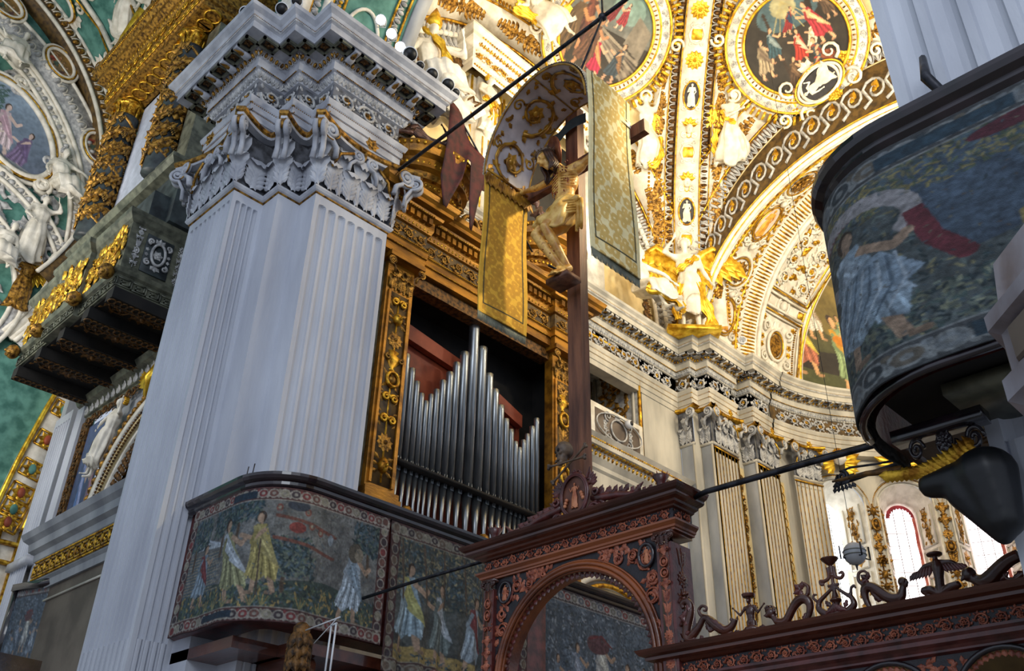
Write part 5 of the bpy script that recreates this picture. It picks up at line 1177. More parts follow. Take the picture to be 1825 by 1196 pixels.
# ================================================================== arch between choir and apse: scroll band, cameo soffit, gadroon band, panelled ring, half-dome painting
def ellfn(y0, a0, b0, z0, y1=None, a1=None, b1=None, z1=None, kr=5.6):
    y1 = y0 + 1 if y1 is None else y1; a1 = a0 if a1 is None else a1; b1 = b0 if b1 is None else b1; z1 = z0 if z1 is None else z1; D = y1 - y0
    def f(P):
        t = P[:, 0] / kr; s_ = P[:, 1] / D; a = a0 + (a1 - a0) * s_ - P[:, 2]; b_ = b0 + (b1 - b0) * s_ - P[:, 2]; return np.stack([CX - a * np.cos(t), y0 + P[:, 1], z0 + (z1 - z0) * s_ + b_ * np.sin(t)], -1)
    return f
sh = lambda g, dx, dy=0, dz=0: (g[0] + A([dx, dy, dz]), g[1], g[2])
t = empty('scroll_arch', 'flat arch band of rolling gold waves on brown, edging the apse opening', 'arch')
q = np.linspace(0, PI, 90)
G = grid([[(CX - a * cos(x), 19.22, z0 + b_ * sin(x)) for a, b_, z0 in ((6.35, 6.0, 15.4), (6.1, 5.5, 15.2), (5.75, 4.7, 14.9))] for x in q]); obj('ground', G, M['browngr'], t)
def wavef(P):
    tt = P[:, 0] / 5.7; s_ = P[:, 1] + .5; a = 5.85 + .35 * s_; b_ = 4.85 + 1.0 * s_; z0 = 15.0 + .35 * s_; return np.stack([CX - a * np.cos(tt), 19.2 - P[:, 2], z0 + b_ * np.sin(tt)], -1)
L = PI * 5.7; obj('gilt_wave', MB().add(mp(wave(L, .9, 30, .05), wavef), 0).add(mp(scatter(LEAF, [(k * L / 30 + .3, -.05, 0, .9, .3, .3, .12) for k in range(30)]), wavef), 1), [M['greyrel'], M['gold']], t)
# white front moulding and soffit
FA, FB, FZ = 5.75, 4.72, 14.9
ap = empty('apse_arch', 'broad white and gold arch soffit set with orange oval cameos and rosettes', 'arch')
mold = lambda y, a, b_, z, r, n=80: tube([(CX - a * cos(x), y, z + b_ * sin(x)) for x in np.linspace(0, PI, n)], r, 8)
obj('front_moulding', join(mold(19.2, FA + .02, FB + .02, FZ, .07), mold(19.26, FA - .09, FB - .07, FZ, .06), mold(19.4, FA - .02, FB - .02, FZ, .05)), M['stucco'], ap)
obj('gilt_edge', join(mold(19.17, FA + .1, FB + .12, FZ, .025), mold(19.2, FA - .05, FB - .03, FZ, .022), mold(19.6, FA, FB + .02, FZ, .03), mold(20.78, 5.55, 5.5, 15, .03)), M['goldy'], ap)
sf = ellfn(19.35, FA, FB, FZ, 21.0, 5.55, 5.5, 15.0)
u = np.linspace(0, PI * 5.6, 90); obj('soffit', mp(grid([[(a, b_, 0) for b_ in (0, .5, 1.1, 1.65)] for a in u]), sf), M['stucco'], ap)
org = mat('orange_cameo', hx('c8882c'), hx('e8b04a'), 5, .6); cmg = mat('pale_pink_cameo_ground', hx('d8c2b4'), hx('e8dccc'), 4, .6)
M['org'] = org; M['cmg'] = cmg
cg, cf_, cfr, rs_, sc_, gl = [], [], [], [], [], []
for k, e in enumerate((15.5, 48.5, 78, 110, 140, 168)):
    uu = rad(e) * 5.6; dk, fr, g = cameo(.36, 1.5, .03, k); cg.append(sh(dk, uu, .85, 0)); cfr.append(sh(fr, uu, .85, .02)); cfr.append(sh(oval(0, 0, .66, .47, .02, 30, .03), uu, .85)); cf_.append(sh(g, uu, .85, -.01))
    for sx in (-1, 1):
        for sy in (-1, 1): sc_.append(sh(tube(spiral(sx * .62, sy * .4, .15, 0, sx * sy * 1.3, 14, .2), .035, 5), uu, .85, .04))
for e in (31, 64, 95, 125, 154):
    uu = rad(e) * 5.6; rs_ += [sh(rosette(.38, 11, .5, 3), uu, .85, .03)]; cfr.append(sh(oval(0, 0, .47, .47, .03, 30, .04), uu, .85)); sc_.append(sh(oval(0, 0, .56, .56, .05, 30, .02), uu, .85))
for e in np.arange(8, 175, 3.6):
    gl.append(sh(scatter(LEAF, [(0, 0, .02, a, .2, .16, .12) for a in (.4, 2, 3.6, 5.2)]), rad(e) * 5.6, .28)); gl.append(sh(scatter(LEAF, [(0, 0, .02, a, .2, .16, .12) for a in (.9, 2.6, 4.1, 5.6)]), rad(e) * 5.6, 1.42))
for e in (23, 40, 56, 71): sc_.append(sh(join(ell((0, 0, .08), (.12, .1, .1)), tube(spiral(.1, .2, .14, 0, 1.2, 12, .3), .04, 5), tube(spiral(.1, -.2, .14, 0, -1.2, 12, .3), .04, 5)), rad(e) * 5.6, .85, .02))
objs('cameo_ground', cg, sf, cmg, ap); objs('cameo_figure', cf_, sf, org, ap); objs('cameo_frame', cfr, sf, M['gold'], ap); objs('rosette', rs_, sf, M['oldgold'], ap)
obj('strapwork', mp(join(*sc_), sf), M['stucco'], ap); obj('leaf_scatter', mp(join(*gl), sf), M['gold'], ap)
gdn = empty('gadroon_arch', 'dense gold and white ribbed arch band between the cameo soffit and the panelled ring', 'arch')
gf2 = ellfn(20.95, 5.62, 5.55, 15, 21.55, 5.3, 5.25, 15)
obj('ground', mp(grid([[(a, b_, 0) for b_ in (0, .3, .6)] for a in u]), gf2), M['stucco'], gdn); nb = 150
obj('gilt_rib', mp(scatter(ell((0, 0, 0), (.5, .5, .5), 5, 6), [((k + .5) * PI * 5.6 / nb, .3, .01, 0, .065, .46, .12) for k in range(nb)]), gf2), M['gold'], gdn)
obj('edge_moulding', join(mold(20.97, 5.6, 5.55, 15, .06), mold(21.55, 5.28, 5.23, 15, .07), mold(21.7, 5.36, 5.32, 15, .04)), M['stucco'], gdn)
# panelled ring on the half dome
DC = A([CX, 21.45, 15.0]); DR = 5.45
def domef(P):   # u angle*5.3 round the opening, v depth (m along the sphere towards the painting), w inward
    t = P[:, 0] / 5.3; ph = P[:, 1] / DR; R = DR - P[:, 2]; return np.stack([CX - R * np.cos(ph) * np.cos(t), DC[1] + R * np.sin(ph), DC[2] + R * np.cos(ph) * np.sin(t)], -1)
pnl = empty('panelled_ring', 'ring of white and gold stucco panels framing the half-dome painting', 'ornament')
V1 = rad(22.0) * DR
u = np.linspace(0, PI * 5.3, 80); obj('ground', mp(grid([[(a, b_, 0) for b_ in np.linspace(-.2, V1 + .1, 6)] for a in u]), domef), M['stucco'], pnl)
wf, gf3, og = [], [], []
def rect(u0, u1, v0, v1, w_, t_): return join(*[tube(p, t_, 5) for p in ([(u0, v0, w_), (u1, v0, w_)], [(u1, v0, w_), (u1, v1, w_)], [(u1, v1, w_), (u0, v1, w_)], [(u0, v1, w_), (u0, v0, w_)])])
for (e0, e1, kind) in ((3, 24, 'c'), (31, 60, 's'), (67, 88, 'c'), (92, 113, 'c'), (120, 149, 's'), (156, 177, 'c')):
    a0_, a1_ = rad(e0) * 5.3, rad(e1) * 5.3; m_ = (a0_ + a1_) / 2; vm = V1 / 2
    gf3.append(rect(a0_, a1_, .15, V1 - .15, .02, .03)); wf.append(rect(a0_ + .08, a1_ - .08, .24, V1 - .24, .02, .03)); og.append(sh(beads(a1_ - a0_, .03), a0_, .32, .02)); og.append(sh(beads(a1_ - a0_, .03), a0_, V1 - .32, .02))
    if kind == 'c':
        a, b = cartouche(1.3, 1.5, .06); wf.append(tr(a, m_, vm, .02, rz=PI / 2)); gf3.append(tr(b, m_, vm, .02, rz=PI / 2)); og.append(sh(disc(0, 0, .36, .24, .06, 4, 20), m_, vm)); gf3.append(sh(oval(0, 0, .42, .3, .03, 24, .07), m_, vm))
        for sx in (-1, 1):
            for sy in (-1, 1): gf3.append(sh(rosette(.1, 5, .6), m_ + sx * .72, vm + sy * .62, .02))
    else:
        for vv in (.62, V1 - .62): a, b = rinceau(a1_ - a0_ - .3, .78, .08, 4, int(e0)); wf.append(sh(a, a0_ + .15, vv, .03)); gf3.append(sh(b, a0_ + .15, vv, .05))
        for k in range(26): gf3.append(sh(scatter(LEAF, [(0, 0, 0, random.uniform(0, 6), .3, .26, .2)]), random.uniform(a0_ + .2, a1_ - .2), random.uniform(.35, V1 - .35), .03))
for e in (27.5, 63.5, 90, 116.5, 152.5):
    m_ = rad(e) * 5.3; wf.append(rect(m_ - .2, m_ + .2, .1, V1 - .1, .02, .04)); gf3 += [sh(pyr(.11, .1), m_, v, .03) for v in (.3, V1 - .3)]; wf.append(sh(ell((0, 0, .06), (.16, .13, .1)), m_, V1 / 2)); wf.append(sh(oval(0, 0, .26, .22, .04, 20, .03), m_, V1 / 2))
obj('strapwork', mp(join(*wf), domef), M['stucco'], pnl); obj('gilt_scroll', mp(join(*gf3), domef), M['gold'], pnl); obj('gilt_panel', mp(join(*og), domef), M['oldgold'], pnl)
R1 = DR * cos(rad(22)); Y1 = DC[1] + DR * sin(rad(22)) - .02
fr = empty('painting_frame', 'gilt arched frame moulding of the half-dome painting', 'frame')
obj('gilt_moulding', join(mold(Y1, R1 - .02, R1 - .02, 15, .05), mold(Y1 - .14, R1 + .06, R1 + .06, 15, .03)), M['goldy'], fr); obj('white_moulding', mold(Y1 - .07, R1 + .02, R1 + .02, 15, .05), M['stucco'], fr)
pt = empty('half_dome_painting', 'large curved painting of draped music-making figures in green, orange and yellow, inside the half dome', 'painting')
c = scene('c'); tt = np.linspace(0, PI, 420); ss = np.linspace(0, 1, 160); TT, SS = np.meshgrid(tt, ss, indexing='ij'); ph = rad(22) + SS * rad(68)
PX = CX - DR * np.cos(ph) * np.cos(TT); PZ = 15 + DR * np.cos(ph) * np.sin(TT); PY = DC[1] + DR * np.sin(ph)
o = obj('canvas', grid(np.stack([PX, PY, PZ], -1)), M['paint'], pt); un = ((PX - CX) / R1 + 1) * 2.6 % 1.0; vn = np.clip(1 - (PZ - 15) / R1 * 1.35, 0, .999); setcol(o, c.at(un, vn).reshape(-1, 3))
# cartouche with reclining cameo between the dark painting and the arch
f0_ = tan_fn((-7.1, 19.0, 21.3)); f = lambda P: f0_(P + A([0, 0, .14])); tt_ = empty('oval_cartouche', 'scrolled oval cartouche with white reclining figure on black, beneath the dark round painting', 'ornament')
f2 = lambda P: f(np.stack([P[:, 0] * cos(.35) - P[:, 1] * sin(.35), P[:, 0] * sin(.35) + P[:, 1] * cos(.35) + .15, P[:, 2]], -1)); a, b = cartouche(2.1, 1.5, .07)
obj('cameo_ground', mp(disc(0, 0, .62, .36, .1, 4, 30), f2), M['blackw'], tt_); obj('frame', mp(join(a, oval(0, 0, .68, .42, .04, 36, .12)), f2), M['stucco'], tt_); obj('gilt_trim', mp(join(b, oval(0, 0, .76, .5, .03, 36, .1), tr(rosette(.24, 9, .6, 3), .1, -.6, .1)), f2), M['goldy'], tt_)
J = pose(pelvis=(0, .8, 0), knL=(.3, .62, .1), anL=(.45, .3, .05), haL=(.4, 1.3, .1), elL=(.3, 1.15, .05)); g = join(body(J, fingers=False), robe(J)); g = (np.stack([(g[0][:, 1] - .85) * -.62, g[0][:, 0] * .62 + .02, g[0][:, 2] * .2 + .12], -1), g[1], g[2]); obj('cameo_figure', mp(g, f2), M['stucco'], tt_)
# ================================================================== north lunette wall with aedicule, entrance arch soffit
lw = MB(); q = np.linspace(0, PI, 60); lw.add(grid([[(-12.74, 13 + 5.95 * cos(x) * r_, 14.6 + (.8 + 5.9 * sin(x)) * r_) for r_ in (.02, 1)] for x in q]), 0, False)
tag(obj('wall_lunette', lw, [M['cream']]), kind='structure')
la = empty('lunette_arch', 'grey and gold carved arch moulding round the high north wall window', 'arch')
vm = lambda x, r_, t_, yy=13.0, zz=15.4: tube([(x, yy + r_ * cos(a), zz + r_ * sin(a)) for a in np.linspace(0, PI, 60)], t_, 7)
gl = [(0, 0, 0, 0, 0, 0, 0)]; obj('moulding', join(vm(-12.6, 5.7, .08), vm(-12.6, 5.25, .06)), M['stucco'], la)
lf = lambda P: np.stack([-12.66 + P[:, 2], 13 + (5.5 + P[:, 1]) * np.cos(P[:, 0] / 5.5), 15.4 + (5.5 + P[:, 1]) * np.sin(P[:, 0] / 5.5)], -1)
s_, e_ = eggs(PI * 5.5, .34, 84); obj('egg_moulding', MB().add(mp(s_, lf), 0).add(mp(e_, lf), 0), [M['greyrel']], la)
lf2 = lambda P: np.stack([-12.68 + P[:, 2], 13 + (5.0 + P[:, 1]) * np.cos(P[:, 0] / 5.0), 15.4 + (5.0 + P[:, 1]) * np.sin(P[:, 0] / 5.0)], -1)
obj('leaf_band', mp(leafband(PI * 5.0, .36, 60), lf2), M['darkgilt'], la)
ae = empty('window_aedicule', 'gilded window surround with carved herm post and lettered frieze on the high north wall', 'window surround')
X0 = -12.7
obj('entablature', MB().add(sweep([(X0 - .05, 10.75), (X0 + .35, 10.75), (X0 + .35, 14.9), (X0 - .05, 14.9)], [(0, 19.45), (.03, 19.5), (.03, 19.7), (.08, 19.72), (.08, 20.05), (.2, 20.12), (.3, 20.2), (.3, 20.34), (.4, 20.45), (.4, 20.52), (-.2, 20.52)]), 0, False), [M['stucco']], ae)
r = Run((X0 + .35, 10.75), (X0 + .35, 14.9)); s2, e2 = eggs(r.L, .12); obj('gilt_band', join(mp(join(*rinceau(r.L, .26, .03, seed=4)), r.fn(.09, 19.88)), mp(join(s2, e2), r.fn(.22, 20.14, .6)), mp(beads(r.L, .03), r.fn(.31, 20.27)), mp(beads(r.L, .03), r.fn(.04, 19.55))), M['gold'], ae)
obj('post', join(box(X0, X0 + .22, 11.1, 11.75, 15.0, 19.5), box(X0, X0 + .12, 10.9, 12.0, 15.0, 19.5), box(X0, X0 + .22, 15.2, 15.85, 15.0, 19.5)), M['stucco'], ae)
obj('gilt_edge', join(*[tube([(X0 + .14, y, 15), (X0 + .14, y, 17.5), (X0 + .14, y, 19.45)], .04, 5) for y in (10.95, 11.95, 12.08)] + [box(X0 + .22, X0 + .24, 11.3, 11.34, 15.2, 17.6), box(X0 + .22, X0 + .24, 11.5, 11.54, 15.2, 17.6)]), M['goldy'], ae)
obj('pane', box(X0, X0 + .03, 12.1, 15.1, 15.0, 19.45), M['dark'], ae)
M4 = frame((X0 + .35, 11.32, 17.85), (0, 1, 0), (0, 0, 1), (1, 0, 0))
J = pose(pelvis=(0, .5, 0), chest=(0, .85, .02), neck=(0, 1.06, 0), head=(.02, 1.22, .04), face=(.4, -.1, 1), shL=(.18, 1.0, 0), shR=(-.18, 1.0, 0), elL=(.26, .78, .05), elR=(-.26, .78, .05), haL=(.1, .66, .16), haR=(-.1, .64, .16), hipL=(.08, .45, 0), hipR=(-.08, .45, 0), knL=(.06, .2, .02), knR=(-.06, .2, .02), anL=(.04, -.1, 0), anR=(-.04, -.1, 0), footL=(.04, -.12, .06), footR=(-.04, -.12, .06))
statue('herm', 'white carved herm with gilt drapery on the post of the high window surround', M4, J, 1.25, hairm=M['goldy'], sashes=[([(-.2, .6, .12), (0, .45, .2), (.2, .6, .12)], .07), ([(0, .45, .18), (.03, .2, .16), (0, -.05, .12)], .09)], cat='statue')
# entrance arch between crossing and choir: painted soffit
EA = Run(arc=(A([0, 0]), 5.4, 0, PI))
def soff(P): t = P[:, 0] / 5.4; R = 5.4 - P[:, 2]; return np.stack([CX - R * np.cos(t), P[:, 1], 15.45 + R * np.sin(t)], -1)
L = PI * 5.4; u = np.linspace(0, L, 60)
ea = empty('entrance_arch', 'great arch springing from the pier cornice, its soffit teal with white stucco and beaded borders', 'arch')
obj('soffit', mp(grid([[(a, b_, 0) for b_ in (5.5, 6.6, 8.15)] for a in u]), soff), M['teal'], ea)
obj('grey_band', MB().add(mp(grid([[(a, 7.85, .0), (a, 7.85, .06), (a, 8.15, .06), (a, 8.2, -.9)] for a in u]), soff)), M['greyst'], ea)
obj('white_band', mp(join(*[grid([[(a, y0, 0), (a, y0, .07), (a, y1, .07), (a, y1, 0)] for a in u]) for y0, y1 in ((5.5, 5.75), (6.0, 6.15))]), soff), M['stucco'], ea)
s_, e_ = eggs(L, .2, 80); obj('beaded_border', mp(join(*[sh(g, 0, y, .03) for g in (s_, e_) for y in (5.88, 6.3, 7.6)]), soff), M['greyrel'], ea)
obj('gilt_edge', mp(join(*[tube([(a, y, .04) for a in u], .03, 5) for y in (5.76, 6.17, 6.42, 7.48, 7.74)]), soff), M['gold'], ea)
wf = []
for k in range(6):
    a, b = cartouche(1.2, .9, .06); wf.append(tr(join(a, b), .9 + k * 2.9, 6.95, .03, rz=PI / 2)); wf.append(sh(oval(0, 0, .9, .42, .04, 30, .04), .9 + k * 2.9, 6.95))
obj('strapwork', mp(join(*wf), soff), M['stucco'], ea)
# outer wall above the cornice at the west face of the arch and north side towards the crossing
cw = empty('crossing_vault', kind='structure'); cw.name = 'ceiling_crossing'
def crossf(P): t = P[:, 0] / 5.9; return np.stack([CX - 5.9 * np.cos(t) + P[:, 2] * np.cos(t), P[:, 1], 15.9 + 5.9 * np.sin(t) - P[:, 2] * np.sin(t)], -1)
obj('arch_face', grid([[(CX - r_ * cos(x), 5.5, 15.45 + r_ * sin(x)) for r_ in (5.4, 6.2)] for x in np.linspace(0, PI, 50)]), M['stucco'], cw)
# ---- statues on the vault
def stM(p, nrmv, up=(0, 0, 1)): n = nrm(nrmv); u_ = nrm(A(up) - n * (n @ A(up))); return frame(A(p, float), np.cross(u_, n), u_, n)
J = pose(elR=(-.36, 1.42, .1), haR=(-.2, 1.68, .08), hdR=(.3, 1, 0), elL=(.24, 1.1, .05), haL=(.33, .86, .12), head=(-.02, 1.62, .04), face=(-.15, -.1, 1), hipL=(.11, .9, 0), knL=(.1, .5, .05), knR=(-.12, .52, .0), pelvis=(.02, .95, 0))
statue('winged_statue', 'white winged figure with bright gold wings standing in the vault corner on the cornice', stM((-11.75, 18.62, 15.05), (1, -1, -.05)), J, 1.78, rb=dict(bottom=-.1, flare=1.0, seed=4, thick=.95), wings=[(1, .9, -.15), (-1, .9, .15)], ws=1.15,
       sashes=[([(.12, .85, .12), (.2, .5, .14), (.3, .2, .08), (.28, .05, .1)], .08), ([(-.1, .8, .14), (-.22, .5, .12), (-.2, .2, .1)], .07), ([(.15, 1.35, .1), (-.05, 1.15, .16), (-.2, 1.08, .1)], .05)], extras=[('plinth', box(-.4, .4, -.06, .02, -.25, .25), M['goldy'])])
J = pose(elL=(.36, 1.5, .05), haL=(.52, 1.68, .06), hdL=(1, .5, 0), elR=(-.1, 1.15, .15), haR=(.2, 1.3, .2), head=(.05, 1.62, .04), face=(.6, .1, 1), knL=(.24, .62, .2), anL=(.3, .25, .0), knR=(-.12, .5, .0), anR=(-.3, .1, -.05))
def vaultM(p, rot=0, w0=.25):
    e = nrm(A(p) - VC); v = nrm(A([0, 0, 1]) - e * e[2]); u_ = np.cross(e, v); v2 = v * cos(rot) + u_ * -sin(rot); u2 = u_ * cos(rot) + v * sin(rot); m = np.eye(4); m[:3, 0] = u2; m[:3, 1] = v2; m[:3, 2] = -e; m[:3, 3] = VC + e * (VR - w0); return m
m = vaultM((-10.05, 18.75, 20.3), -.1); m[:3, 3] -= m[:3, 1] * .3
statue('winged_statue', 'white robed winged figure reaching up to the frame of the dark round painting', m, J, 1.3, rb=dict(flare=.8, seed=2, thick=.9), wings=[(-1, .8, .5)], ws=.85, sashes=[([(-.2, 1.3, .1), (-.1, 1.1, .18), (.1, 1.0, .15)], .05), ([(-.3, .9, 0), (-.34, .6, 0), (-.3, .3, 0)], .07)])
J2 = pose(elR=(-.3, 1.5, .05), haR=(.1, 1.78, .06), hdR=(.3, 1, 0), elL=(.2, 1.5, .1), haL=(.24, 1.8, .1), hdL=(0, 1, 0), head=(-.05, 1.58, .06), face=(-.5, .3, 1), knL=(.2, .66, .2), anL=(.16, .25, 0), knR=(-.02, .6, .1), anR=(-.06, .2, -.05))
m = vaultM((-12.0, 17.1, 20.2), .05); m[:3, 3] -= m[:3, 1] * .3
statue('winged_statue', 'white robed figure with one gold wing beside the right end of the cross beam', m, J2, 1.35, rb=dict(flare=.8, seed=7, thick=.9), wings=[(1, .7, -.1)], ws=.95, sashes=[([(.25, .8, .1), (.34, .55, .05), (.3, .3, .1), (.1, .2, .12)], .1)])
J3 = pose(pelvis=(-.1, .5, 0), chest=(-.18, .8, .08), neck=(-.2, 1.0, .1), head=(-.2, 1.16, .14), face=(.3, -.2, 1), shL=(0, .94, .1), shR=(-.36, .92, .08), elL=(.2, .8, .25), haL=(.36, .66, .3), elR=(-.46, .68, .12), haR=(-.4, .45, .25), hipL=(0, .46, .05), hipR=(-.2, .46, .05), knL=(.1, .36, .45), knR=(-.16, .34, .48), anL=(.3, .0, .42), anR=(.05, -.05, .45))
statue('seated_statue', 'white seated stucco figure with gold drapery, on the cornice below the pale gold cloth', stM((-12.15, 17.2, 15.1), (1, -.3, 0)), J3, 1.55, rb=dict(bottom=.6, flare=1.2, seed=5), sashes=[([(-.3, .3, .45), (.1, .15, .55), (.5, .1, .4)], .12)], skin=M['stucco'])
J5 = pose(pelvis=(0, .5, 0), chest=(.12, .8, .08), neck=(.16, 1.0, .1), head=(.2, 1.15, .14), face=(-.4, -.1, 1), shL=(.3, .94, .08), shR=(-.05, .95, .1), elL=(.4, .7, .1), haL=(.25, .5, .2), elR=(-.2, .78, .22), haR=(-.34, .9, .3), hipL=(.08, .46, .05), hipR=(-.1, .46, .05), knL=(.2, .4, .45), knR=(-.1, .4, .48), anL=(.25, 0, .4), anR=(-.1, -.05, .45))
statue('seated_statue', 'white reclining stucco figure with gold sash high on the vault, left of the stair-scene painting', (lambda m: (m.__setitem__((slice(0, 3), 3), m[:3, 3] - m[:3, 1] * .9), m)[1])(vaultM((-11.3, 11.9, 21.9), 1.35, .15)), J5, 1.5, rb=dict(bottom=.5, seed=8), sashes=[([(-.4, .9, .2), (-.2, .5, .3), (.1, .2, .3), (.5, .3, .3)], .1)], skin=M['stucco'])
statue('seated_statue', 'white bearded stucco figure in a mitre-like gilt cap above the white spotlights', stM((-11.95, 9.3, 16.7), (1, -.35, -.2)), dict(J3, face=(.2, -.3, 1), beard=True, haL=(.2, 1.1, .3), elL=(.3, .85, .2)), 1.6, rb=dict(bottom=.6, seed=11), sashes=[([(-.3, 1.2, .1), (-.1, .9, .25), (.1, .5, .3)], .06)], extras=[('cap', tr(lathe([(.1, 0), (.12, .08), (.07, .22), (.01, .34)], 12), -.2, 1.2, .12, rx=-PI / 2), M['goldy'])])
statue('seated_statue', 'white stucco figure bent over a lettered scroll, behind the dark red flag', stM((-12.0, 9.25, 15.6), (1, -.3, 0)), dict(J5, haR=(-.1, .7, .4), haL=(.2, .72, .4)), 1.7, rb=dict(bottom=.6, seed=12), hairm=M['goldy'])
# lettered scroll
cu = bpy.data.curves.new('letters', 'FONT'); cu.body = 'DOM'; cu.size = .42; cu.extrude = .01; cu.align_x = 'CENTER'
to = bpy.data.objects.new('tmp_text', cu); COL.objects.link(to); bpy.context.view_layer.update(); me = bpy.data.meshes.new_from_object(to.evaluated_get(bpy.context.evaluated_depsgraph_get())); bpy.data.objects.remove(to)
sc = empty('lettered_scroll', 'white curling scroll with the letters DOM, held by the stucco figure behind the flag', 'scroll', M=frame((-11.7, 9.95, 17.5), (.3, .75, -.6), (0, .5, .8)))
obj('sheet', grid([[(x, y, -.03 - .12 * (abs(x) / .6) ** 3) for y in (-.22, .3)] for x in np.linspace(-.65, .65, 16)]), M['stucco'], sc); me.materials.append(M['darkgilt']); lo = bpy.data.objects.new('letters', me); COL.objects.link(lo); lo.parent = sc; lo.location = (0, -.12, .01)
# choir lights standing on the cornice
for loc, tg, e in (((-11.3, 13.0, 15.25), (-6.5, 13.5, 24), 380), ((-1.4, 18.6, 15.25), (-8, 15.0, 24), 420), ((-1.2, 13.0, 15.25), (-8, 14, 23), 700), ((-2.0, 17.5, 15.2), (-9.5, 20.5, 18.5), 520), ((-6.2, 8.8, 15.6), (-9, 17, 21), 500)):
    lamp('cornice_floodlight', 'AREA', loc, e * .85, (1, .86, .62), (1.2, 1.2), tg)
lamp('apse_floodlight', 'AREA', (-2.0, 22.6, 15.2), 170, (1, .86, .6), (1.5, 1), (-10.5, 23.2, 18))
# ================================================================== pipe organ in its gilded case
OX = -11.6
og_ = empty('pipe_organ', 'pipe organ in a tall gilded case with silver pipes, right of the big pier', 'organ')
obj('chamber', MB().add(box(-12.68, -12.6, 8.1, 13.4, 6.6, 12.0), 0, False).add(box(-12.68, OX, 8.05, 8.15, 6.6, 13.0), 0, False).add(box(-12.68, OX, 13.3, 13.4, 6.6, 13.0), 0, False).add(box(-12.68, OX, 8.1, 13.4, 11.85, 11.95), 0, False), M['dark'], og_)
bd = MB().add(box(-12.45, -12.4, 8.9, 10.8, 7, 11.0), 0, False).add(box(-12.45, -12.4, 10.8, 12.7, 7, 10.5), 0, False)
for y0, z0, y1, z1 in ((8.9, 11.0, 10.9, 10.75), (10.9, 10.75, 12.6, 10.2)):
    V = A([(-12.36, y0, z0), (-12.36, y1, z1), (-12.36, y1, z1 + .28), (-12.36, y0, z0 + .34), (-12.22, y0, z0), (-12.22, y1, z1), (-12.22, y1, z1 + .28), (-12.22, y0, z0 + .34)])
    bd.add((V, A([(0, 1, 2, 3), (4, 5, 6, 7), (0, 1, 5, 4), (3, 2, 6, 7)]), np.zeros((0, 3), int)), 0, False)
obj('backboard', bd, M['redwood'], og_)
obj('inner_lintel', MB().add(box(OX - .25, OX + .02, 8.8, 12.75, 11.62, 11.86), 0, False), M['darkgilt'], og_)
PIPES = [(9.117, 10.249), (9.277, 10.022), (9.413, 9.81), (9.539, 9.614), (9.658, 9.507), (9.765, 9.685), (9.892, 9.836), (10.029, 10.082), (10.186, 10.321), (10.345, 10.599), (10.53, 10.914), (10.755, 11.627), (10.994, 11.229), (11.212, 10.717), (11.392, 10.439), (11.555, 10.149), (11.715, 9.913), (11.856, 9.736), (11.989, 9.523), (12.102, 9.434), (12.217, 9.637), (12.327, 9.807), (12.464, 10.024), (12.595, 10.255)]
mb_c = {}
for k, (y, zt) in enumerate(PIPES):
    ys_ = [p[0] for p in PIPES]; sp = min([abs(y - q) for q in ys_ if q != y]); r = sp * .46
    
    g = lathe([(r, 8.1), (r, zt - .12), (r * 1.03, zt - .1), (r * 1.03, zt), (r * .9, zt + .01)], 16)
    o = obj('organ_pipe', g, M['pipe'], og_, (OX - .2, y, 0))
    ft = lathe([(.025, 6.95), (r * .5, 7.5), (r * .98, 8.05)], 16); obj('pipe_foot', ft, M['pipe'], o)
    fl = grid([[(r * .55 * s_ * (1 if z < 8.2 else .75), -0 * 1.0, z) for s_ in (-1, 0, 1)] for z in (7.98, 8.12, 8.24)]); V = fl[0][:, [1, 0, 2]]; V[:, 0] = r * .93; obj('pipe_mouth', MB().add((V, fl[1], fl[2]), 0, False).add(box(r * .8, r * 1.02, -r * .7, r * .7, 8.07, 8.1), 1, False), [M['pipe'], M['dark']], o)
obj('pipe_rail', box(OX - .3, OX + .02, 8.9, 12.7, 8.06, 8.11), M['dark'], og_)
for y0, y1 in ((8.27, 8.88), (12.72, 13.32)):
    pl_ = MB().add(box(OX - .1, OX + .12, y0, y1, 7.0, 11.85), 0, False).add(box(OX - .1, OX + .24, y0 - .06, y1 + .06, 6.9, 7.25), 0, False).add(box(OX - .1, OX + .2, y0 - .04, y1 + .04, 7.25, 7.36), 0, False)
    for a, b in ((y0 + .05, y0 + .1), (y1 - .1, y1 - .05)): pl_.add(box(OX + .1, OX + .16, a, b, 7.45, 11.15), 0, False)
    p = obj('pilaster', pl_, M['casegold'], og_)
    f = plane_fn((OX + .12, (y0 + y1) / 2, 7.5), (0, 0, 1), (0, 1, 0), (1, 0, 0)); a, b = candelabrum(3.6, .42, int(y0 * 10), .06)
    obj('panel_ground', box(OX + .1, OX + .125, y0 + .1, y1 - .1, 7.45, 11.15), M['browngr'], p); obj('carved_trophies', MB().add(mp(a, f), 0).add(mp(b, f), 1), [M['redcarve'] if False else M['gold'], M['oldgold']], p)
    f = plane_fn((OX + .12, y0, 11.2), (0, 1, 0), (0, 0, 1), (1, 0, 0)); a, b = capital_face(y1 - y0, .6, 3, (1, 1), .14); obj('capital', mp(join(a, b), f), M['oldgold'], p)
    obj('capital_abacus', MB().add(box(OX - .1, OX + .32, y0 - .1, y1 + .1, 11.78, 11.88), 0, False), M['casegold'], p)
obj('side_panel', MB().add(box(-12.6, OX - .02, 8.0, 8.1, 6.9, 12.9), 0, False).add(box(OX - .3, OX + .02, 8.05, 8.27, 6.9, 12.0), 1, False), [M['dark'], M['olive']], og_)
OP = [(OX - .3, 8.05), (OX + .28, 8.05), (OX + .28, 8.98), (OX + .14, 8.98), (OX + .14, 12.62), (OX + .28, 12.62), (OX + .28, 13.45), (OX - .3, 13.45)]
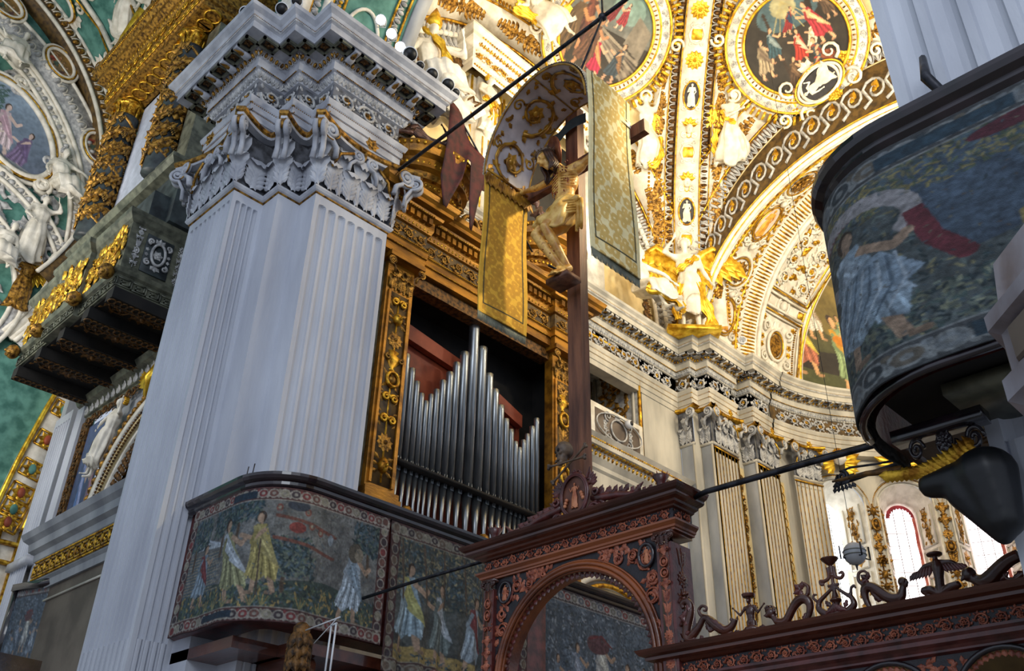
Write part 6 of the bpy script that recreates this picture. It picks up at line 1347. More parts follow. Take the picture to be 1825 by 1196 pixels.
obj('architrave', MB().add(sweep(OP, [(-.3, 11.88), (0, 11.88), (0, 12.06), (.03, 12.07), (.03, 12.2), (.07, 12.25), (-.02, 12.27)]), 0, False), M['casegold'], og_)
obj('case_frieze', MB().add(sweep(OP, [(0, 12.25), (0, 12.62)]), 0, False), M['browngr'], og_)
cn = obj('case_cornice', MB().add(sweep(OP, [(0, 12.62), (.05, 12.64), (.09, 12.74), (.09, 12.92), (.2, 12.96), (.22, 13.02), (.34, 13.04), (.34, 13.12), (.4, 13.17), (.44, 13.26), (-.1, 13.27)]), 0, False), M['casegold'], og_)
RO = runs_of(OP); fr_, dn_ = MB(), MB()
for i, r in enumerate(RO[1:-1]):
    if r.L < .3: continue
    a, b = rinceau(r.L - .06, .33, .04, seed=i); fr_.add(mp(sh(a, .03), r.fn(.0, 12.43))).add(mp(sh(b, .03), r.fn(0, 12.43)))
    dn_.add(mp(blocks(r.L, .13, .09, int(r.L / .14), .6), r.fn(.09, 12.85)), 0, False); e1, e2 = eggs(r.L, .1); dn_.add(mp(join(e1, e2), r.fn(.05, 12.69, .6)), 1); dn_.add(mp(beads(r.L, .02), r.fn(.2, 12.97)), 1); dn_.add(mp(beads(r.L, .016), r.fn(.06, 12.23)), 1); dn_.add(mp(beads(r.L, .014), r.fn(.03, 12.07)), 1); dn_.add(mp(leafband(r.L, .07), r.fn(.4, 13.2, .5)), 1)
obj('scroll_relief', fr_, M['oldgold'], og_); obj('dentil_row', dn_, [M['casegold'], M['gold']], cn)
# pediment: curved gilt blocks at each end, volutes between
for yc, sgn in ((9.1, 1), (12.6, -1)):
    q = np.linspace(-1.1, 1.1, 14); prof = [(0, 13.27), (.02, 13.55), (.1, 13.6), (.1, 13.78), (.16, 13.82), (.2, 13.95), (.3, 14.0), (.3, 14.22), (.4, 14.28), (.44, 14.42), (.5, 14.5), (-.2, 14.5)]
    R0 = .62; G = np.zeros((len(prof), 22, 3))
    for i, (o, z) in enumerate(prof):
        a = np.linspace(0, PI, 22); G[i, :, 0] = OX + .0 + (R0 * .55 + o) * np.sin(a); G[i, :, 1] = yc + (R0 + o) * np.cos(a); G[i, :, 2] = z
    pb = obj('pediment_block', MB().add(grid(G), 0, False).add(box(OX - .3, OX + .1, yc - 1.0, yc + 1.0, 14.4, 14.5), 0, False), M['casegold'], og_)
    d = [mp(box(-.05, .05, 0, .07, -.09, .09), plane_fn((OX + (R0 * .55 + .12) * sin(a), yc + (R0 + .12) * cos(a), 13.88), (cos(a) * -1, 0, 0) if False else nrm((cos(a), -sin(a), 0)), nrm((sin(a), cos(a), 0)), (0, 0, 1))) for a in np.linspace(.1, PI - .1, 11)]
    obj('pediment_dentils', MB().add(join(*d), 0, False), M['oldgold'], pb)
    e = [ell((OX + (R0 * .55 + oo) * sin(a), yc + (R0 + oo) * cos(a), zz), (.04, .04, .05), 5, 6) for oo, zz in ((.1, 13.7), (.46, 14.46), (.28, 14.1)) for a in np.linspace(.05, PI - .05, 22)]
    obj('pediment_beads', join(*e), M['gold'], pb)
obj('scroll_crest', join(*[tube(np.stack([np.full(20, OX + .25), *(spiral(yc, 13.5, .26, 0, s_ * 1.4, 20, .15)[:, :2].T)], -1), .07, 6) for yc, s_ in ((10.3, 1), (11.4, -1))] + [mp(join(*candelabrum(.8, .6, 3, .08)), plane_fn((OX + .25, 10.85, 13.27), (0, 0, 1), (0, 1, 0), (1, 0, 0)))] + [mp(cartouche(.8, .6, .06)[0], plane_fn((OX + .3, 10.0, 13.45), (0, 1, 0), (0, 0, 1), (1, 0, 0)))]), M['oldgold'], og_)
obj('case_sill', MB().add(box(OX - .1, OX + .1, 8.98, 12.62, 7.0, 7.2), 0, False), M['casegold'], og_)
a, b = rinceau(3.5, .2, .03); obj('sill_carving', join(mp(join(a, b), plane_fn((OX + .1, 9.05, 7.1), (0, 1, 0), (0, 0, 1), (1, 0, 0))), *[mp(cherub_head()[0], plane_fn((OX + .14, y, 7.12), (0, 1, 0), (0, 0, 1), (1, 0, 0))) for y in (9.1, 10.85)]), M['oldgold'], og_)
REC = pose(pelvis=(0, .2, 0), chest=(.42, .5, .05), neck=(.55, .68, .08), head=(.62, .82, .1), face=(-.8, .1, .6), up=(.2, 1, 0), shL=(.56, .6, .22), shR=(.56, .6, -.12), elL=(.66, .32, .3), haL=(.5, .08, .3), elR=(.3, .5, .3), haR=(.1, .6, .36), hipL=(0, .2, .1), hipR=(0, .2, -.08), knL=(-.42, .5, .12), knR=(-.45, .2, .2), anL=(-.75, .1, .12), anR=(-.85, .08, .15), footL=(-.9, .05, .12), footR=(-1.02, .08, .15), front=(0, .3, 1))
statue('reclining_statue', 'dark bronze-brown reclining nude figure on the gilded organ pediment next to the pier', stM((OX + .35, 8.75, 14.5), (1, -.1, 0)), REC, .95, skin=M['bronze'], hairm=M['bronze'], rbtop=False, sashes=[([(-.5, .25, .25), (-.1, .12, .3), (.3, .1, .32), (.5, .02, .3)], .1)], wm=M['bronze'])
REC2 = {k: ((-v[0], v[1], v[2]) if isinstance(v, tuple) else v) for k, v in REC.items()}
for k in ('sh', 'el', 'ha', 'hip', 'kn', 'an', 'foot'): REC2[k + 'L'], REC2[k + 'R'] = REC2[k + 'R'], REC2[k + 'L']
statue('reclining_statue', 'dark reclining figure on the far end of the organ pediment behind the crucifix', stM((OX + .3, 12.5, 14.5), (1, -.1, 0)), REC2, .9, skin=M['bronze'], hairm=M['bronze'], rbtop=False)
# dark red swallow-tailed banner on a slanting staff
fl = empty('swallow_tailed_banner', 'dark red swallow-tailed banner on a thin slanting staff above the organ pediment', 'flag')
s0, s1 = A([-10.8, 8.85, 15.8]), A([-10.8, 10.75, 13.9]); obj('staff', tube([A([-10.8, 8.7, 15.95]), (s0 + s1) / 2, A([-10.8, 11.35, 13.3])], .018, 6), M['iron'], fl)
rows = []
for i, u in enumerate(np.linspace(0, 1, 22)):
    p = s0 + (s1 - s0) * u; bot = A([-10.8, 8.75 + .15 * u + (p[1] - 8.85) * .9, 14.2 - .2 * u]); 
    if u < .3: bot = A([0, 0, -1.2 * (1 - abs(u - .12) * 5)]) * (abs(u - .12) < .2) + bot
    if .42 < u < .6: bot = bot + A([0, -.05, -1.5 * (1 - abs(u - .5) * 9)])
    if .3 <= u <= .4: bot = bot + A([0, 0, .35])
    rows.append([p + (bot - p) * v + A([.07 * sin(u * 14 + v * 3), 0, 0]) for v in np.linspace(0, 1, 14)])
o = obj('cloth', grid(rows), M['wine'], fl); m_ = o.modifiers.new('thick', 'SOLIDIFY'); m_.thickness = .015
# ================================================================== galleries with rounded ends and their tapestries
RAILZ, TB = 6.46, 4.55
def gal_path(side):
    "left gallery plan; mirrored for the right one"
    a = [(-12.1, 5.82), (-10.75, 5.82)]
    for q in np.linspace(0, PI / 2, 12)[1:-1]: a.append((-10.75 + .7 * sin(q), 6.52 - .7 * cos(q)))
    a += [(-10.05, 6.52), (-10.05, 11.0)]
    return a
GL = gal_path(0)
def cum(path): P = A(path); d = np.concatenate([[0], np.cumsum(np.linalg.norm(np.diff(P, axis=0), axis=1))]); return P, d
def path_surface(path, s0, s1, zt, zb, off, wav=0, seed=0, sag=0):
    P, d = cum(path); _, N = offs(path)
    def f(U, V):
        s_ = s0 + (s1 - s0) * U; x, y = np.interp(s_, d, P[:, 0]), np.interp(s_, d, P[:, 1]); nx, ny = np.interp(s_, d, N[:, 0]), np.interp(s_, d, N[:, 1])
        w_ = off + wav * V * (np.sin(U * 23 + seed) * .6 + np.sin(U * 51 + V * 2 + seed) * .4) + .03 * V
        return np.stack([x + nx * w_, y + ny * w_, zt + (zb - zt) * V + sag * np.sin(U * 9 + seed) * V], -1)
    return f
RAILP = [(-.1, 6.28), (.02, 6.28), (.05, 6.32), (.05, 6.36), (.1, 6.39), (.12, 6.43), (.12, 6.47), (.06, 6.5), (-.25, 6.5)]
gal = empty('singers_gallery', 'left choir gallery with black moulded handrail and rounded corner, wrapped round the big pier', 'balcony')
obj('handrail', MB().add(sweep(GL, RAILP)), M['ebony'], gal)
obj('parapet', MB().add(sweep(GL, [(-.03, 6.3), (-.03, 4.64), (-.12, 4.6), (-.5, 4.6)]), 0, False), M['purple'], gal)
fl_ = MB().add(box(-12.6, -10.15, 6.6, 11.0, 4.3, 4.44), 0, False).add(box(-12.1, -10.6, 5.95, 6.7, 4.3, 4.44), 0, False)
for y in (6.8, 7.9, 9.0, 10.1, 11.0): fl_.add(box(-12.6, -10.3, y - .12, y + .12, 4.05, 4.3), 0, False).add(tr(tube([(-10.35, y - .14, 4.18), (-10.35, y + .14, 4.18)], .13, 10)), 0)
obj('floor_beams', fl_, M['walnut'], gal)
tapA = tag(painted('tapestry', tapestry('hunt'), path_surface(GL, .27, 3.63, 6.27, 4.55, .05, .02), 480, 200, M['weave']), 'dark figured tapestry with walking couple and fountain, hung round the corner of the left gallery', 'tapestry', 'tapestries on the choir galleries')
tapB = tag(painted('tapestry', tapestry('garden'), path_surface(GL, 3.68, 6.45, 6.27, 4.25, .03, .11, 2), 360, 200, M['weave']), 'dark tapestry with heavy vertical folds between the couple tapestry and the wooden arch', 'tapestry', 'tapestries on the choir galleries')
for o_t in (tapA, tapB): m_ = o_t.modifiers.new('thick', 'SOLIDIFY'); m_.thickness = .015
GL2 = [(-10.4, 11.0), (-10.4, 15.6)]
g2 = empty('choir_gallery', 'set-back gallery with glossy black handrail seen through the wooden arch', 'balcony')
obj('handrail', MB().add(sweep(GL2, RAILP)), M['ebony'], g2); obj('parapet', MB().add(sweep(GL2, [(-.03, 6.3), (-.03, 4.4), (-1.2, 4.4)]), 0, False), M['purple'], g2)
tapC = tag(painted('tapestry', tapestry('court'), path_surface(GL2, .05, 3.3, 6.27, 4.0, .05, .05, 1), 360, 220, M['weave']), 'grey-blue court tapestry seen through the carved wooden arch', 'tapestry', 'tapestries on the choir galleries')
m_ = tapC.modifiers.new('thick', 'SOLIDIFY'); m_.thickness = .015
# right gallery
GR = [(.6, 5.33)]; GR = [(-2.4, 10.5), (-2.4, 6.15)] + [(-1.6 - .8 * cos(q), 6.15 - .8 * sin(q)) for q in np.linspace(0, PI / 2, 14)[1:-1]] + [(-1.6, 5.35), (1.2, 5.35)]
gr = empty('choir_gallery', 'right choir gallery with black handrail curving round the fluted right pier', 'balcony')
obj('handrail', MB().add(sweep(GR, RAILP)), M['ebony'], gr); obj('parapet', MB().add(sweep(GR, [(-.03, 6.3), (-.03, 4.5)]), 0, False), M['purple'], gr)
P_, d_ = cum(GR); s0 = d_[1] - .68
tapD = tag(painted('tapestry', tapestry('forest'), path_surface(GR, s0, s0 + 4.3, 6.24, 4.52, .05, .02), 520, 240, M['weave']), 'large blue-grey forest tapestry with a striding figure, wrapped round the right gallery', 'tapestry', 'tapestries on the choir galleries')
m_ = tapD.modifiers.new('thick', 'SOLIDIFY'); m_.thickness = .015
inner = [tuple(p) for p in (A(GR) + (offs(GR)[1] * -.25))]
obj('lower_hem', tube([(p[0] + n[0] * .05, p[1] + n[1] * .05, 4.5) for p, n in zip(*[x[2:] for x in offs(GR)])], .03, 6), M['ebony'], gr)
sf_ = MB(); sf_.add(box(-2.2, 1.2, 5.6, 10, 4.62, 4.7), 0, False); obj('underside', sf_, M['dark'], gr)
a, b = rinceau(3.0, .8, .06, 4, 3); obj('soffit_panel', MB().add(mp(bbox(0, 1.2, -.6, .5, 0, .05, .02), plane_fn((-1.75, 6.4, 4.62), (0, 1, 0), (1, 0, 0), (0, 0, -1))), 0, False).add(mp(tr(join(a, b), 0, 0, .05, .4), plane_fn((-1.75, 6.4, 4.62), (0, 1, 0), (1, 0, 0), (0, 0, -1))), 1), [M['brownwall'], M['darkgilt']], gr)
# carved black and gold bracket curling below it
br = empty('gallery_bracket', 'black carved scroll bracket with rosette and gilded acanthus tip below the right gallery', 'bracket')
bf = lambda P: np.stack([P[:, 0] * .42 - 1.98, np.full(len(P), 6.0) - P[:, 2] * .62, P[:, 1] * .62 + 4.26], -1)
obj('scroll', mp(join(*[tube(spiral(x, y, r_, 0, s_ * 1.6, 30, .15), r_ * .2, 7) for x, y, r_, s_ in ((-.35, .1, .13, 1), (.12, .1, .17, -1), (.55, .05, .15, 1))] + [bbox(-.65, .8, .2, .34, -.1, .15, .02), tr(rosette(.13, 8, .6, 3), .12, .1, .05)]), bf), M['ebony'], br)
obj('gilded_leaf', mp(scatter(LEAF, [(-.75 + .075 * k, -.12 - .1 * sin(k / 17 * PI) + .0, .02, 2.9 - .05 * k, .26, .22, .12) for k in range(18)]), bf), M['gold'], br)
obj('gilded_tip', tube([(-2.75, 6.0, 4.27), (-2.5, 6.0, 4.26), (-2.25, 6.0, 4.22)], [.008, .02, .03], 7), M['darkgilt'], br)
dw = organic('dark_drapery', join(cone2((-2.1, 6.05, 4.08), (-1.75, 6.05, 4.05), .09, .16), cone2((-1.75, 6.05, 4.05), (-1.72, 6.05, 3.75), .2, .13), cone2((-1.9, 6.05, 3.98), (-1.74, 6.05, 3.66), .13, .07)), M['lens'], br, .02, 4)
# ================================================================== right pier and marble pulpit at the frame edge
rp = empty('fluted_pier', 'pale grey fluted marble pier rising behind the right gallery', 'pier')
RP = Run((-1.76, 6.3), (.6, 6.3))
obj('shaft', MB().add(mp(fluted(2.36, 0, 20, 7, .08, .24, 4.35, top=.2), RP.fn(0, 0)), 0, False).add(box(-1.76, .6, 6.42, 9, 0, 20), 0, False), M['marble'], rp)
obj('slab', box(-1.8, -.4, 5.75, 6.4, 4.52, 4.6), M['olive'], rp)
ib = empty('iron_bracket', 'short black iron bar fixed to the face of the right pier', 'bracket')
obj('bar', tube([(-1.45, 6.2, 7.75), (-1.42, 6.0, 7.35), (-1.28, 6.22, 7.02)], [.03, .045, .035], 7), M['iron'], ib)
pu = empty('marble_pulpit', 'corner of a white and brown moulded marble pulpit jutting in at the right edge', 'pulpit', M=frame((-.12, 3.5, -.28), (1, 0, 0), (0, 1, 0)))
oc = lambda r_: [(r_ * cos(PI / 8 + k * PI / 4), r_ * sin(PI / 8 + k * PI / 4)) for k in range(9)][::1]
prof = [(.45, 3.05), (.5, 3.12), (.5, 3.18), (.62, 3.25), (.66, 3.32), (.66, 3.38), (.74, 3.42), (.74, 3.5), (.7, 3.52), (.7, 3.68), (.74, 3.7), (.74, 3.76), (.68, 3.82), (.66, 3.98), (.4, 4.0)]
G = A([[(r_ * cos(PI / 8 + k * PI / 4), r_ * sin(PI / 8 + k * PI / 4), z) for k in range(8)] for r_, z in prof]); g = caps(grid(G, cv=True), len(prof), 8)
obj('stem', lathe([(.4, .28), (.4, .5), (.25, .6), (.2, 1.6), (.24, 2.6), (.36, 2.9), (.44, 3.06)], 16), M['pulpit'], pu)
obj('moulded_body', MB().add(g, 0, False), M['pulpit'], pu)
for k in range(8):
    a = PI / 4 * k; n = A([cos(a), sin(a), 0]); d = A([-sin(a), cos(a), 0]); f = plane_fn(n * .655, d, (0, 0, 1), n); obj('panel', MB().add(mp(bbox(-.2, .2, 3.53, 3.67, 0, .012, .01), f), 0, False), M['brownwall'], pu)
# ================================================================== carved walnut choir screen with its raised portal
YF = 7.15
def scr(P): return np.stack([P[:, 0], np.full(len(P), YF) - P[:, 2], P[:, 1]], -1)     # local (x, z, out)
pt_ = empty('screen_portal', 'tall carved walnut portal arch of the choir screen, under the crucifix', 'arch')
PC, PZ, PR = -6.18, 3.62, .97
def span_plate(cx, zc, r, x0, x1, z0, z1, n=40, w=0):
    q = np.linspace(PI, 0, n); top = []
    for a in q:
        x, z = cx + r * cos(a), zc + r * sin(a); top.append(((x, z, w), (x0 + (x1 - x0) * (1 - (a / PI)), z1, w)))
    g = grid(top); side = join(grid([[(cx - r, z, w), (x0, z, w)] for z in (z0, zc)]), grid([[(cx + r, z, w), (x1, z, w)] for z in (z0, zc)])); tri = join(grid([[(x0, zc, w), (x0, z1, w)], [(cx - r, zc, w), (x0, z1, w)]]), grid([[(x1, zc, w), (x1, z1, w)], [(cx + r, zc, w), (x1, z1, w)]])); return join(g, side, tri)
bodym = MB().add(mp(span_plate(PC, PZ, PR + .02, -7.30, -5.07, 2.0, 4.74), scr), 0, False).add(mp(span_plate(PC, PZ, PR + .02, -7.30, -5.07, 2.0, 4.74, w=-.2), scr), 0, False)
bodym.add(mp(grid([[(PC + PR * cos(a), PZ + PR * sin(a), 0), (PC + PR * cos(a), PZ + PR * sin(a), -.2)] for a in np.linspace(0, PI, 40)]), scr), 1)
for x in (PC - PR, PC + PR): bodym.add(box(x - .02, x + .02, YF, YF + .2, 2.0, PZ), 1, False)
obj('spandrel_panel', bodym, [M['blackw'], M['walnut2']], pt_)
q = np.linspace(0, PI, 50)
arc = lambda r, t_, w, n=6, c=PC, z=PZ: mp(tube([(c - r, z - 1.4, w)] + [(c - r * cos(a), z + r * sin(a), w) for a in q] + [(c + r, z - 1.4, w)], t_, n), scr)
obj('arch_moulding', join(arc(1.045, .028, .02), arc(1.0, .022, .03), arc(.985, .02, 0), arc(1.08, .012, .01)), M['walnut2'], pt_)
cr = [mp(tr(scatter(LEAF, [(0, 0, 0, 0, .07, .09, .04)]), 0, 0, 0), lambda P, a=a: scr(np.stack([PC - (.975 - P[:, 0]) * cos(a) + P[:, 1] * sin(a), PZ + (.975 - P[:, 0]) * sin(a) + P[:, 1] * cos(a), P[:, 2] - .02], -1))) for a in np.linspace(.02, PI - .02, 44)]
obj('cusping', join(*cr), M['purple'], pt_)
for (x0, x1) in ((-7.42, -7.27), (-5.09, -4.92)):
    c = (x0 + x1) / 2; p = obj('pilaster', MB().add(box(x0, x1, YF - .05, YF + .26, 2.0, 4.63), 0, False), M['purple'], pt_)
    a, b = candelabrum(2.2, .13, int(-x0 * 7), .015); rf = lambda P: scr(np.stack([c + P[:, 1], 2.4 + P[:, 0], P[:, 2] + .052], -1)); obj('pilaster_carving', MB().add(mp(join(a, b), rf), 0).add(mp(bbox(0, 2.22, -.055, .055, -.01, .004, .004), rf), 1), [M['redcarve'], M['walnut']], p)
    if x0 > -6: sd = lambda P: np.stack([x1 + P[:, 2], YF + .1 + P[:, 1], 2.4 + P[:, 0]], -1); a, b = candelabrum(2.2, .2, 5, .015); obj('side_carving', MB().add(mp(join(a, b), sd), 0), M['walnut'], p)
    obj('capital', join(box(x0 - .02, x1 + .02, YF - .07, YF + .28, 4.71, 4.745), mp(scatter(ACAN, [(x0 + .02 + k * .055, 4.62, .055, 0, .08, .11, .05) for k in range(3)]), scr), mp(tr(volute(.025, 1, .01, .05), x1 + .01, 4.69, .07), scr), mp(tr(volute(.025, -1, .01, .05), x0 - .01, 4.69, .07), scr)), M['walnut'], p)
PP = [(-7.46, YF + .3), (-7.46, YF - .0), (-4.91, YF - .0), (-4.91, YF + .3)]
obj('architrave', MB().add(sweep(PP, [(-.1, 4.74), (.03, 4.745), (.03, 4.765), (.045, 4.77), (.05, 4.79), (.06, 4.8), (.08, 4.82), (.08, 4.84), (0, 4.85)]), 0, False), M['walnut2'], pt_)
obj('frieze', MB().add(sweep(PP, [(.01, 4.84), (.01, 4.975)]), 0, False), M['blackw'], pt_)
obj('cornice', MB().add(sweep(PP, [(.01, 4.965), (.04, 4.975), (.05, 4.99), (.09, 5.0), (.1, 5.02), (.15, 5.03), (.17, 5.045), (.17, 5.07), (.2, 5.085), (.22, 5.11), (.23, 5.13), (-.3, 5.135)]), 0, False), M['walnut'], pt_)
fm = MB()
for r in runs_of(PP):
    if r.L > .2: a, b = rinceau(r.L - .02, .12, .016, seed=9); fm.add(mp(a, r.fn(.014, 4.905)), 0).add(mp(b, r.fn(.014, 4.905)), 0)
obj('frieze_carving', fm, M['redcarve'], pt_)
sp = []
rg = random.Random(3)
for sx in (-1, 1):
    for (dx, dz, r_) in ((.93, .9, .1), (.6, .98, .06), (.98, .55, .09), (1.02, .28, .06), (.78, .98, .07), (.4, 1.03, .05), (1.0, .72, .07)):
        for s_ in (-1, 1): sp.append(tube(spiral(PC + sx * dx, PZ + dz, r_, rg.random() * 6, s_ * 1.3, 16, .2, .008, .02), .011, 4, up=(0, 0, 1)))
    for _ in range(60):
        a = rg.uniform(.35, 1.3); r_ = rg.uniform(1.14, 1.42); x, z = PC + sx * min(1.04, r_ * cos(a)), PZ + min(1.08, r_ * sin(a))
        if math.hypot(x - PC, z - PZ) > 1.12: sp.append(scatter(LEAF, [(x, z, .004, rg.uniform(0, 6), .08, .07, .04)]))
obj('spandrel_carving', mp(join(*sp), scr), M['redcarve'], pt_)
for x in (-7.13, -5.235):
    md = obj('oval_relief', mp(join(oval(x, 4.57, .085, .11, .018, 24, .02), disc(x, 4.57, .08, .105, .012, 4, 20)), scr), M['ebony'], pt_)
    g = join(body(pose(), fingers=False), robe(pose())); obj('relief_figure', mp((g[0] * A([.1, .1, .05]) + A([x, 4.48, .02]), g[1], g[2]), scr), M['terra'], md)
for x, s_ in ((-7.3, 1), (-5.0, 1)):
    u_ = empty('urn_finial', 'small wooden urn finial on the %s end of the portal cornice' % ('left' if x < -6 else 'right'), 'finial', M=frame((x, YF - .03, 5.13), (1, 0, 0), (0, 1, 0)))
    obj('urn', lathe([(.05, 0), (.045, .03), (.035, .06), (.05, .12), (.085, .18), (.075, .185), (.04, .17)], 14), M['purple'], u_); obj('spike_ring', join(*[cone2((.075 * cos(a), .075 * sin(a), .18), (.085 * cos(a), .085 * sin(a), .21), .008, .003, 5, 2) for a in np.linspace(0, 2 * PI, 10)[:-1]]), M['redcarve'], u_)
# crest: oval relief, scrolls, skull and bones
ct = empty('crest_cartouche', 'oval wooden relief of a robed figure in a scrolled frame on the portal top', 'relief')
th = -.22
ff = lambda P: scr(np.stack([-6.1 + P[:, 0], 5.4 + P[:, 1], P[:, 2] + .02], -1))
obj('oval_ground', mp(disc(0, 0, .17, .22, .02, 6, 36), ff), mat('brown_relief_field', hx('4e2c20'), hx('6d4434'), 8, .5), ct)
obj('oval_frame', mp(join(oval(0, 0, .185, .235, .022, 40, .03), oval(0, 0, .165, .215, .01, 40, .04)), ff), M['purple'], ct)
g = join(body(pose(elL=(.32, 1.2, .05), haL=(.4, 1.3, .1), elR=(-.3, 1.15, .1), haR=(-.38, 1.3, .1)), fingers=False), robe(pose(), bottom=1)); g = (g[0] * A([.15, .17, .07]) + A([0, -.15, .03]), g[1], g[2])
obj('relief_figure', mp(g, ff), M['terra'], ct)
pu_ = []
for sx in (-1, 1):
    for k in range(3): pu_.append(ell((sx * (.1 + .012 * k), -.02 - .03 * k + .02 * sx, .04), (.022, .024, .02), 6, 8))
obj('relief_putto', mp(join(*pu_), ff), M['terra'], ct)
cf2 = [];
for sx in (-1, 1):
    for (x, z, r_, a0_, tn) in ((.23, -.2, .07, 0, 1.4), (.2, .12, .05, 1, 1.2), (.28, -.02, .05, 2, 1.2), (.08, -.28, .05, 0, 1.3)): cf2.append(tube(spiral(sx * x, z, r_, a0_, sx * tn, 18, .2, 0, .03), .018, 6))
    cf2 += [cone2((sx * .17, .16, .02), (sx * .22, .26, .03), .02, .006), scatter(LEAF, [(sx * .2, .1, .02, PI / 2 - sx * (.3 + .4 * k), .12, .1, .06) for k in range(5)])]
cf2 += [tr(rosette(.05, 5, .6), 0, .25, .03), tube(spiral(-.04, .26, .035, 0, 1.2, 12, .3), .01, 5), tube(spiral(.04, .26, .035, 0, -1.2, 12, .3), .01, 5)]
obj('scrolled_frame', mp(join(*cf2), ff), M['purple'], ct)
for sx, lab in ((-1, 'left'), (1, 'right')):
    t = empty('scroll_crest', 'long foliate wooden scroll running down the %s side of the portal top' % lab, 'ornament')
    X = lambda u, v: (-6.1 + sx * u, 5.135 + v, .0); ln = 1.18 if sx < 0 else .98
    p = [X(.2, .2), X(.3, .17), X(.4, .16), X(.55, .14), X(.7, .1), X(.85, .06), X(ln - .1, .04), X(ln, .07), X(ln + .02, .11)]
    g = [tube(p, [.035, .045, .045, .04, .035, .03, .025, .018, .01], 8)] + [tube([(q_[0], q_[1], q_[2]) for q_ in spiral(X(.28, .08)[0], X(.28, .08)[1], .08, 0, sx * 1.5, 24, .15)], .028, 6), tube(spiral(X(.42, .2)[0], X(.42, .2)[1], .04, 2, -sx * 1.2, 16, .2), .014, 6)]
    g.append(scatter(LEAF, [(p[k][0] + sx * j * .04, p[k][1] + .01, .01, (PI / 2 - sx * (.9 + .5 * (j % 2))), .12 - .008 * k, .1, .06) for k in range(7) for j in range(3)])); g.append(cone2(X(ln - .25, .07), X(ln - .12, .19), .03, .008))
    obj('foliage_scroll', mp(join(*g), scr), M['purple'], t)
sk = [ell((0, .03, 0), (.082, .092, .1), 12, 16), ell((0, -.05, .03), (.06, .07, .06), 8, 12), ell((0, -.105, .05), (.042, .032, .04), 8, 10), ell((.045, -.02, .07), (.022, .018, .02)), ell((-.045, -.02, .07), (.022, .018, .02)), ell((0, .045, .088), (.055, .016, .015))]
skf = lambda P: scr(np.stack([-6.17 + P[:, 0] * cos(.5) - P[:, 2] * sin(.5), 5.88 + P[:, 1] * 1.15, .12 + P[:, 2] * cos(.5) + P[:, 0] * sin(.5)], -1))
s_ = empty('carved_skull', 'dark carved skull at the foot of the cross post', 'sculpture'); organic('cranium', mp(join(*sk), skf), M['skull'], s_, .009, 2)
obj('eye_sockets', mp(join(ell((.035, .012, .088), (.02, .019, .012), 7, 10), ell((-.035, .012, .088), (.02, .019, .012), 7, 10), ell((0, -.035, .088), (.01, .016, .01), 5, 7)), skf), M['dark'], s_)
obj('teeth', mp(join(*[box(-.04 + .01 * k, -.033 + .01 * k, -.1, -.08, .08, .098) for k in range(9)]), skf), M['skull'], s_)
bones = [((-5.84, 5.86), (-6.31, 5.56), 'rising to the right'), ((-5.82, 5.71), (-6.33, 5.735), 'lying nearly level')]
for k, (a, b, lab) in enumerate(bones):
    a, b = A([a[0], a[1], .16 + .04 * k]), A([b[0], b[1], .16 + .04 * k]); d = nrm(b - a); n = A([-d[1], d[0], 0])
    g = [tube([a, a + d * .06, (a + b) / 2, b - d * .06, b], [.022, .014, .012, .014, .022], 8)] + [ell(p + n * s1 * .018, .021, 6, 8) for p in (a, b) for s1 in (-1, 1)]
    tag(organic('crossed_bone', mp(join(*g), scr), M['skull'], None, .006, 1), 'carved thigh bone under the skull, %s' % lab, 'sculpture')
# lower screen: cornice, frieze, arcade either side
for (x0, x1, lab) in ((-5.15, .6, 'lower carved walnut screen with frieze and arcade running right to the fluted pier'), (-10.0, -7.3, 'lower carved walnut screen on the left of the portal')):
    t = empty('choir_screen', lab, 'screen'); LP = [(x0, YF + .35), (x0, YF), (x1, YF), (x1, YF + .35)]
    obj('cornice', MB().add(sweep(LP, [(0, 3.53), (.03, 3.54), (.05, 3.56), (.1, 3.575), (.1, 3.6), (.14, 3.615), (.16, 3.64), (.17, 3.66), (-.3, 3.665)]), 0, False), M['walnut'], t)
    obj('frieze', MB().add(sweep(LP, [(0, 3.4), (0, 3.53)]), 0, False), M['blackw'], t); fm = MB(); r = Run((x0, YF), (x1, YF)); a, b = rinceau(r.L, .125, .016, seed=13); fm.add(mp(join(a, b), r.fn(.003, 3.465)))
    obj('frieze_carving', fm, M['redcarve'], t)
    obj('lower_moulding', MB().add(sweep(LP, [(0, 3.27), (.03, 3.285), (.03, 3.3), (.05, 3.32), (.08, 3.34), (.08, 3.37), (.1, 3.39), (.1, 3.41), (0, 3.415)]), 0, False), M['purple'], t)
    n = int(round((x1 - x0) / .79)); pw = (x1 - x0) / n
    for k in range(n):
        c = x0 + (k + .5) * pw; ra = .33; ar = obj('arcade_bay', MB().add(mp(span_plate(c, 2.92, ra, c - pw / 2, c + pw / 2, 2.0, 3.28, 20), scr), 0, False).add(mp(tube([(c - (ra + .02) * cos(a), 2.92 + (ra + .02) * sin(a), .01) for a in np.linspace(-.5, PI + .5, 26)], .022, 6), scr), 1).add(mp(scatter(LEAF, [(c - (ra) * cos(a), 2.92 + ra * sin(a), 0, math.atan2(-sin(a), cos(a)), .05, .07, .03) for a in np.linspace(0, PI, 22)]), scr), 2), [M['blackw'], M['ebony'], M['redcarve']], t)
        sp = [scatter(LEAF, [(c + sx * rg.uniform(.26, .37), 3.2 + rg.uniform(-.1, .04), .003, rg.uniform(0, 6), .06, .05, .03) for _ in range(16)]) for sx in (-1, 1)]; obj('spandrel_carving', mp(join(*sp), scr), M['redcarve'], ar)
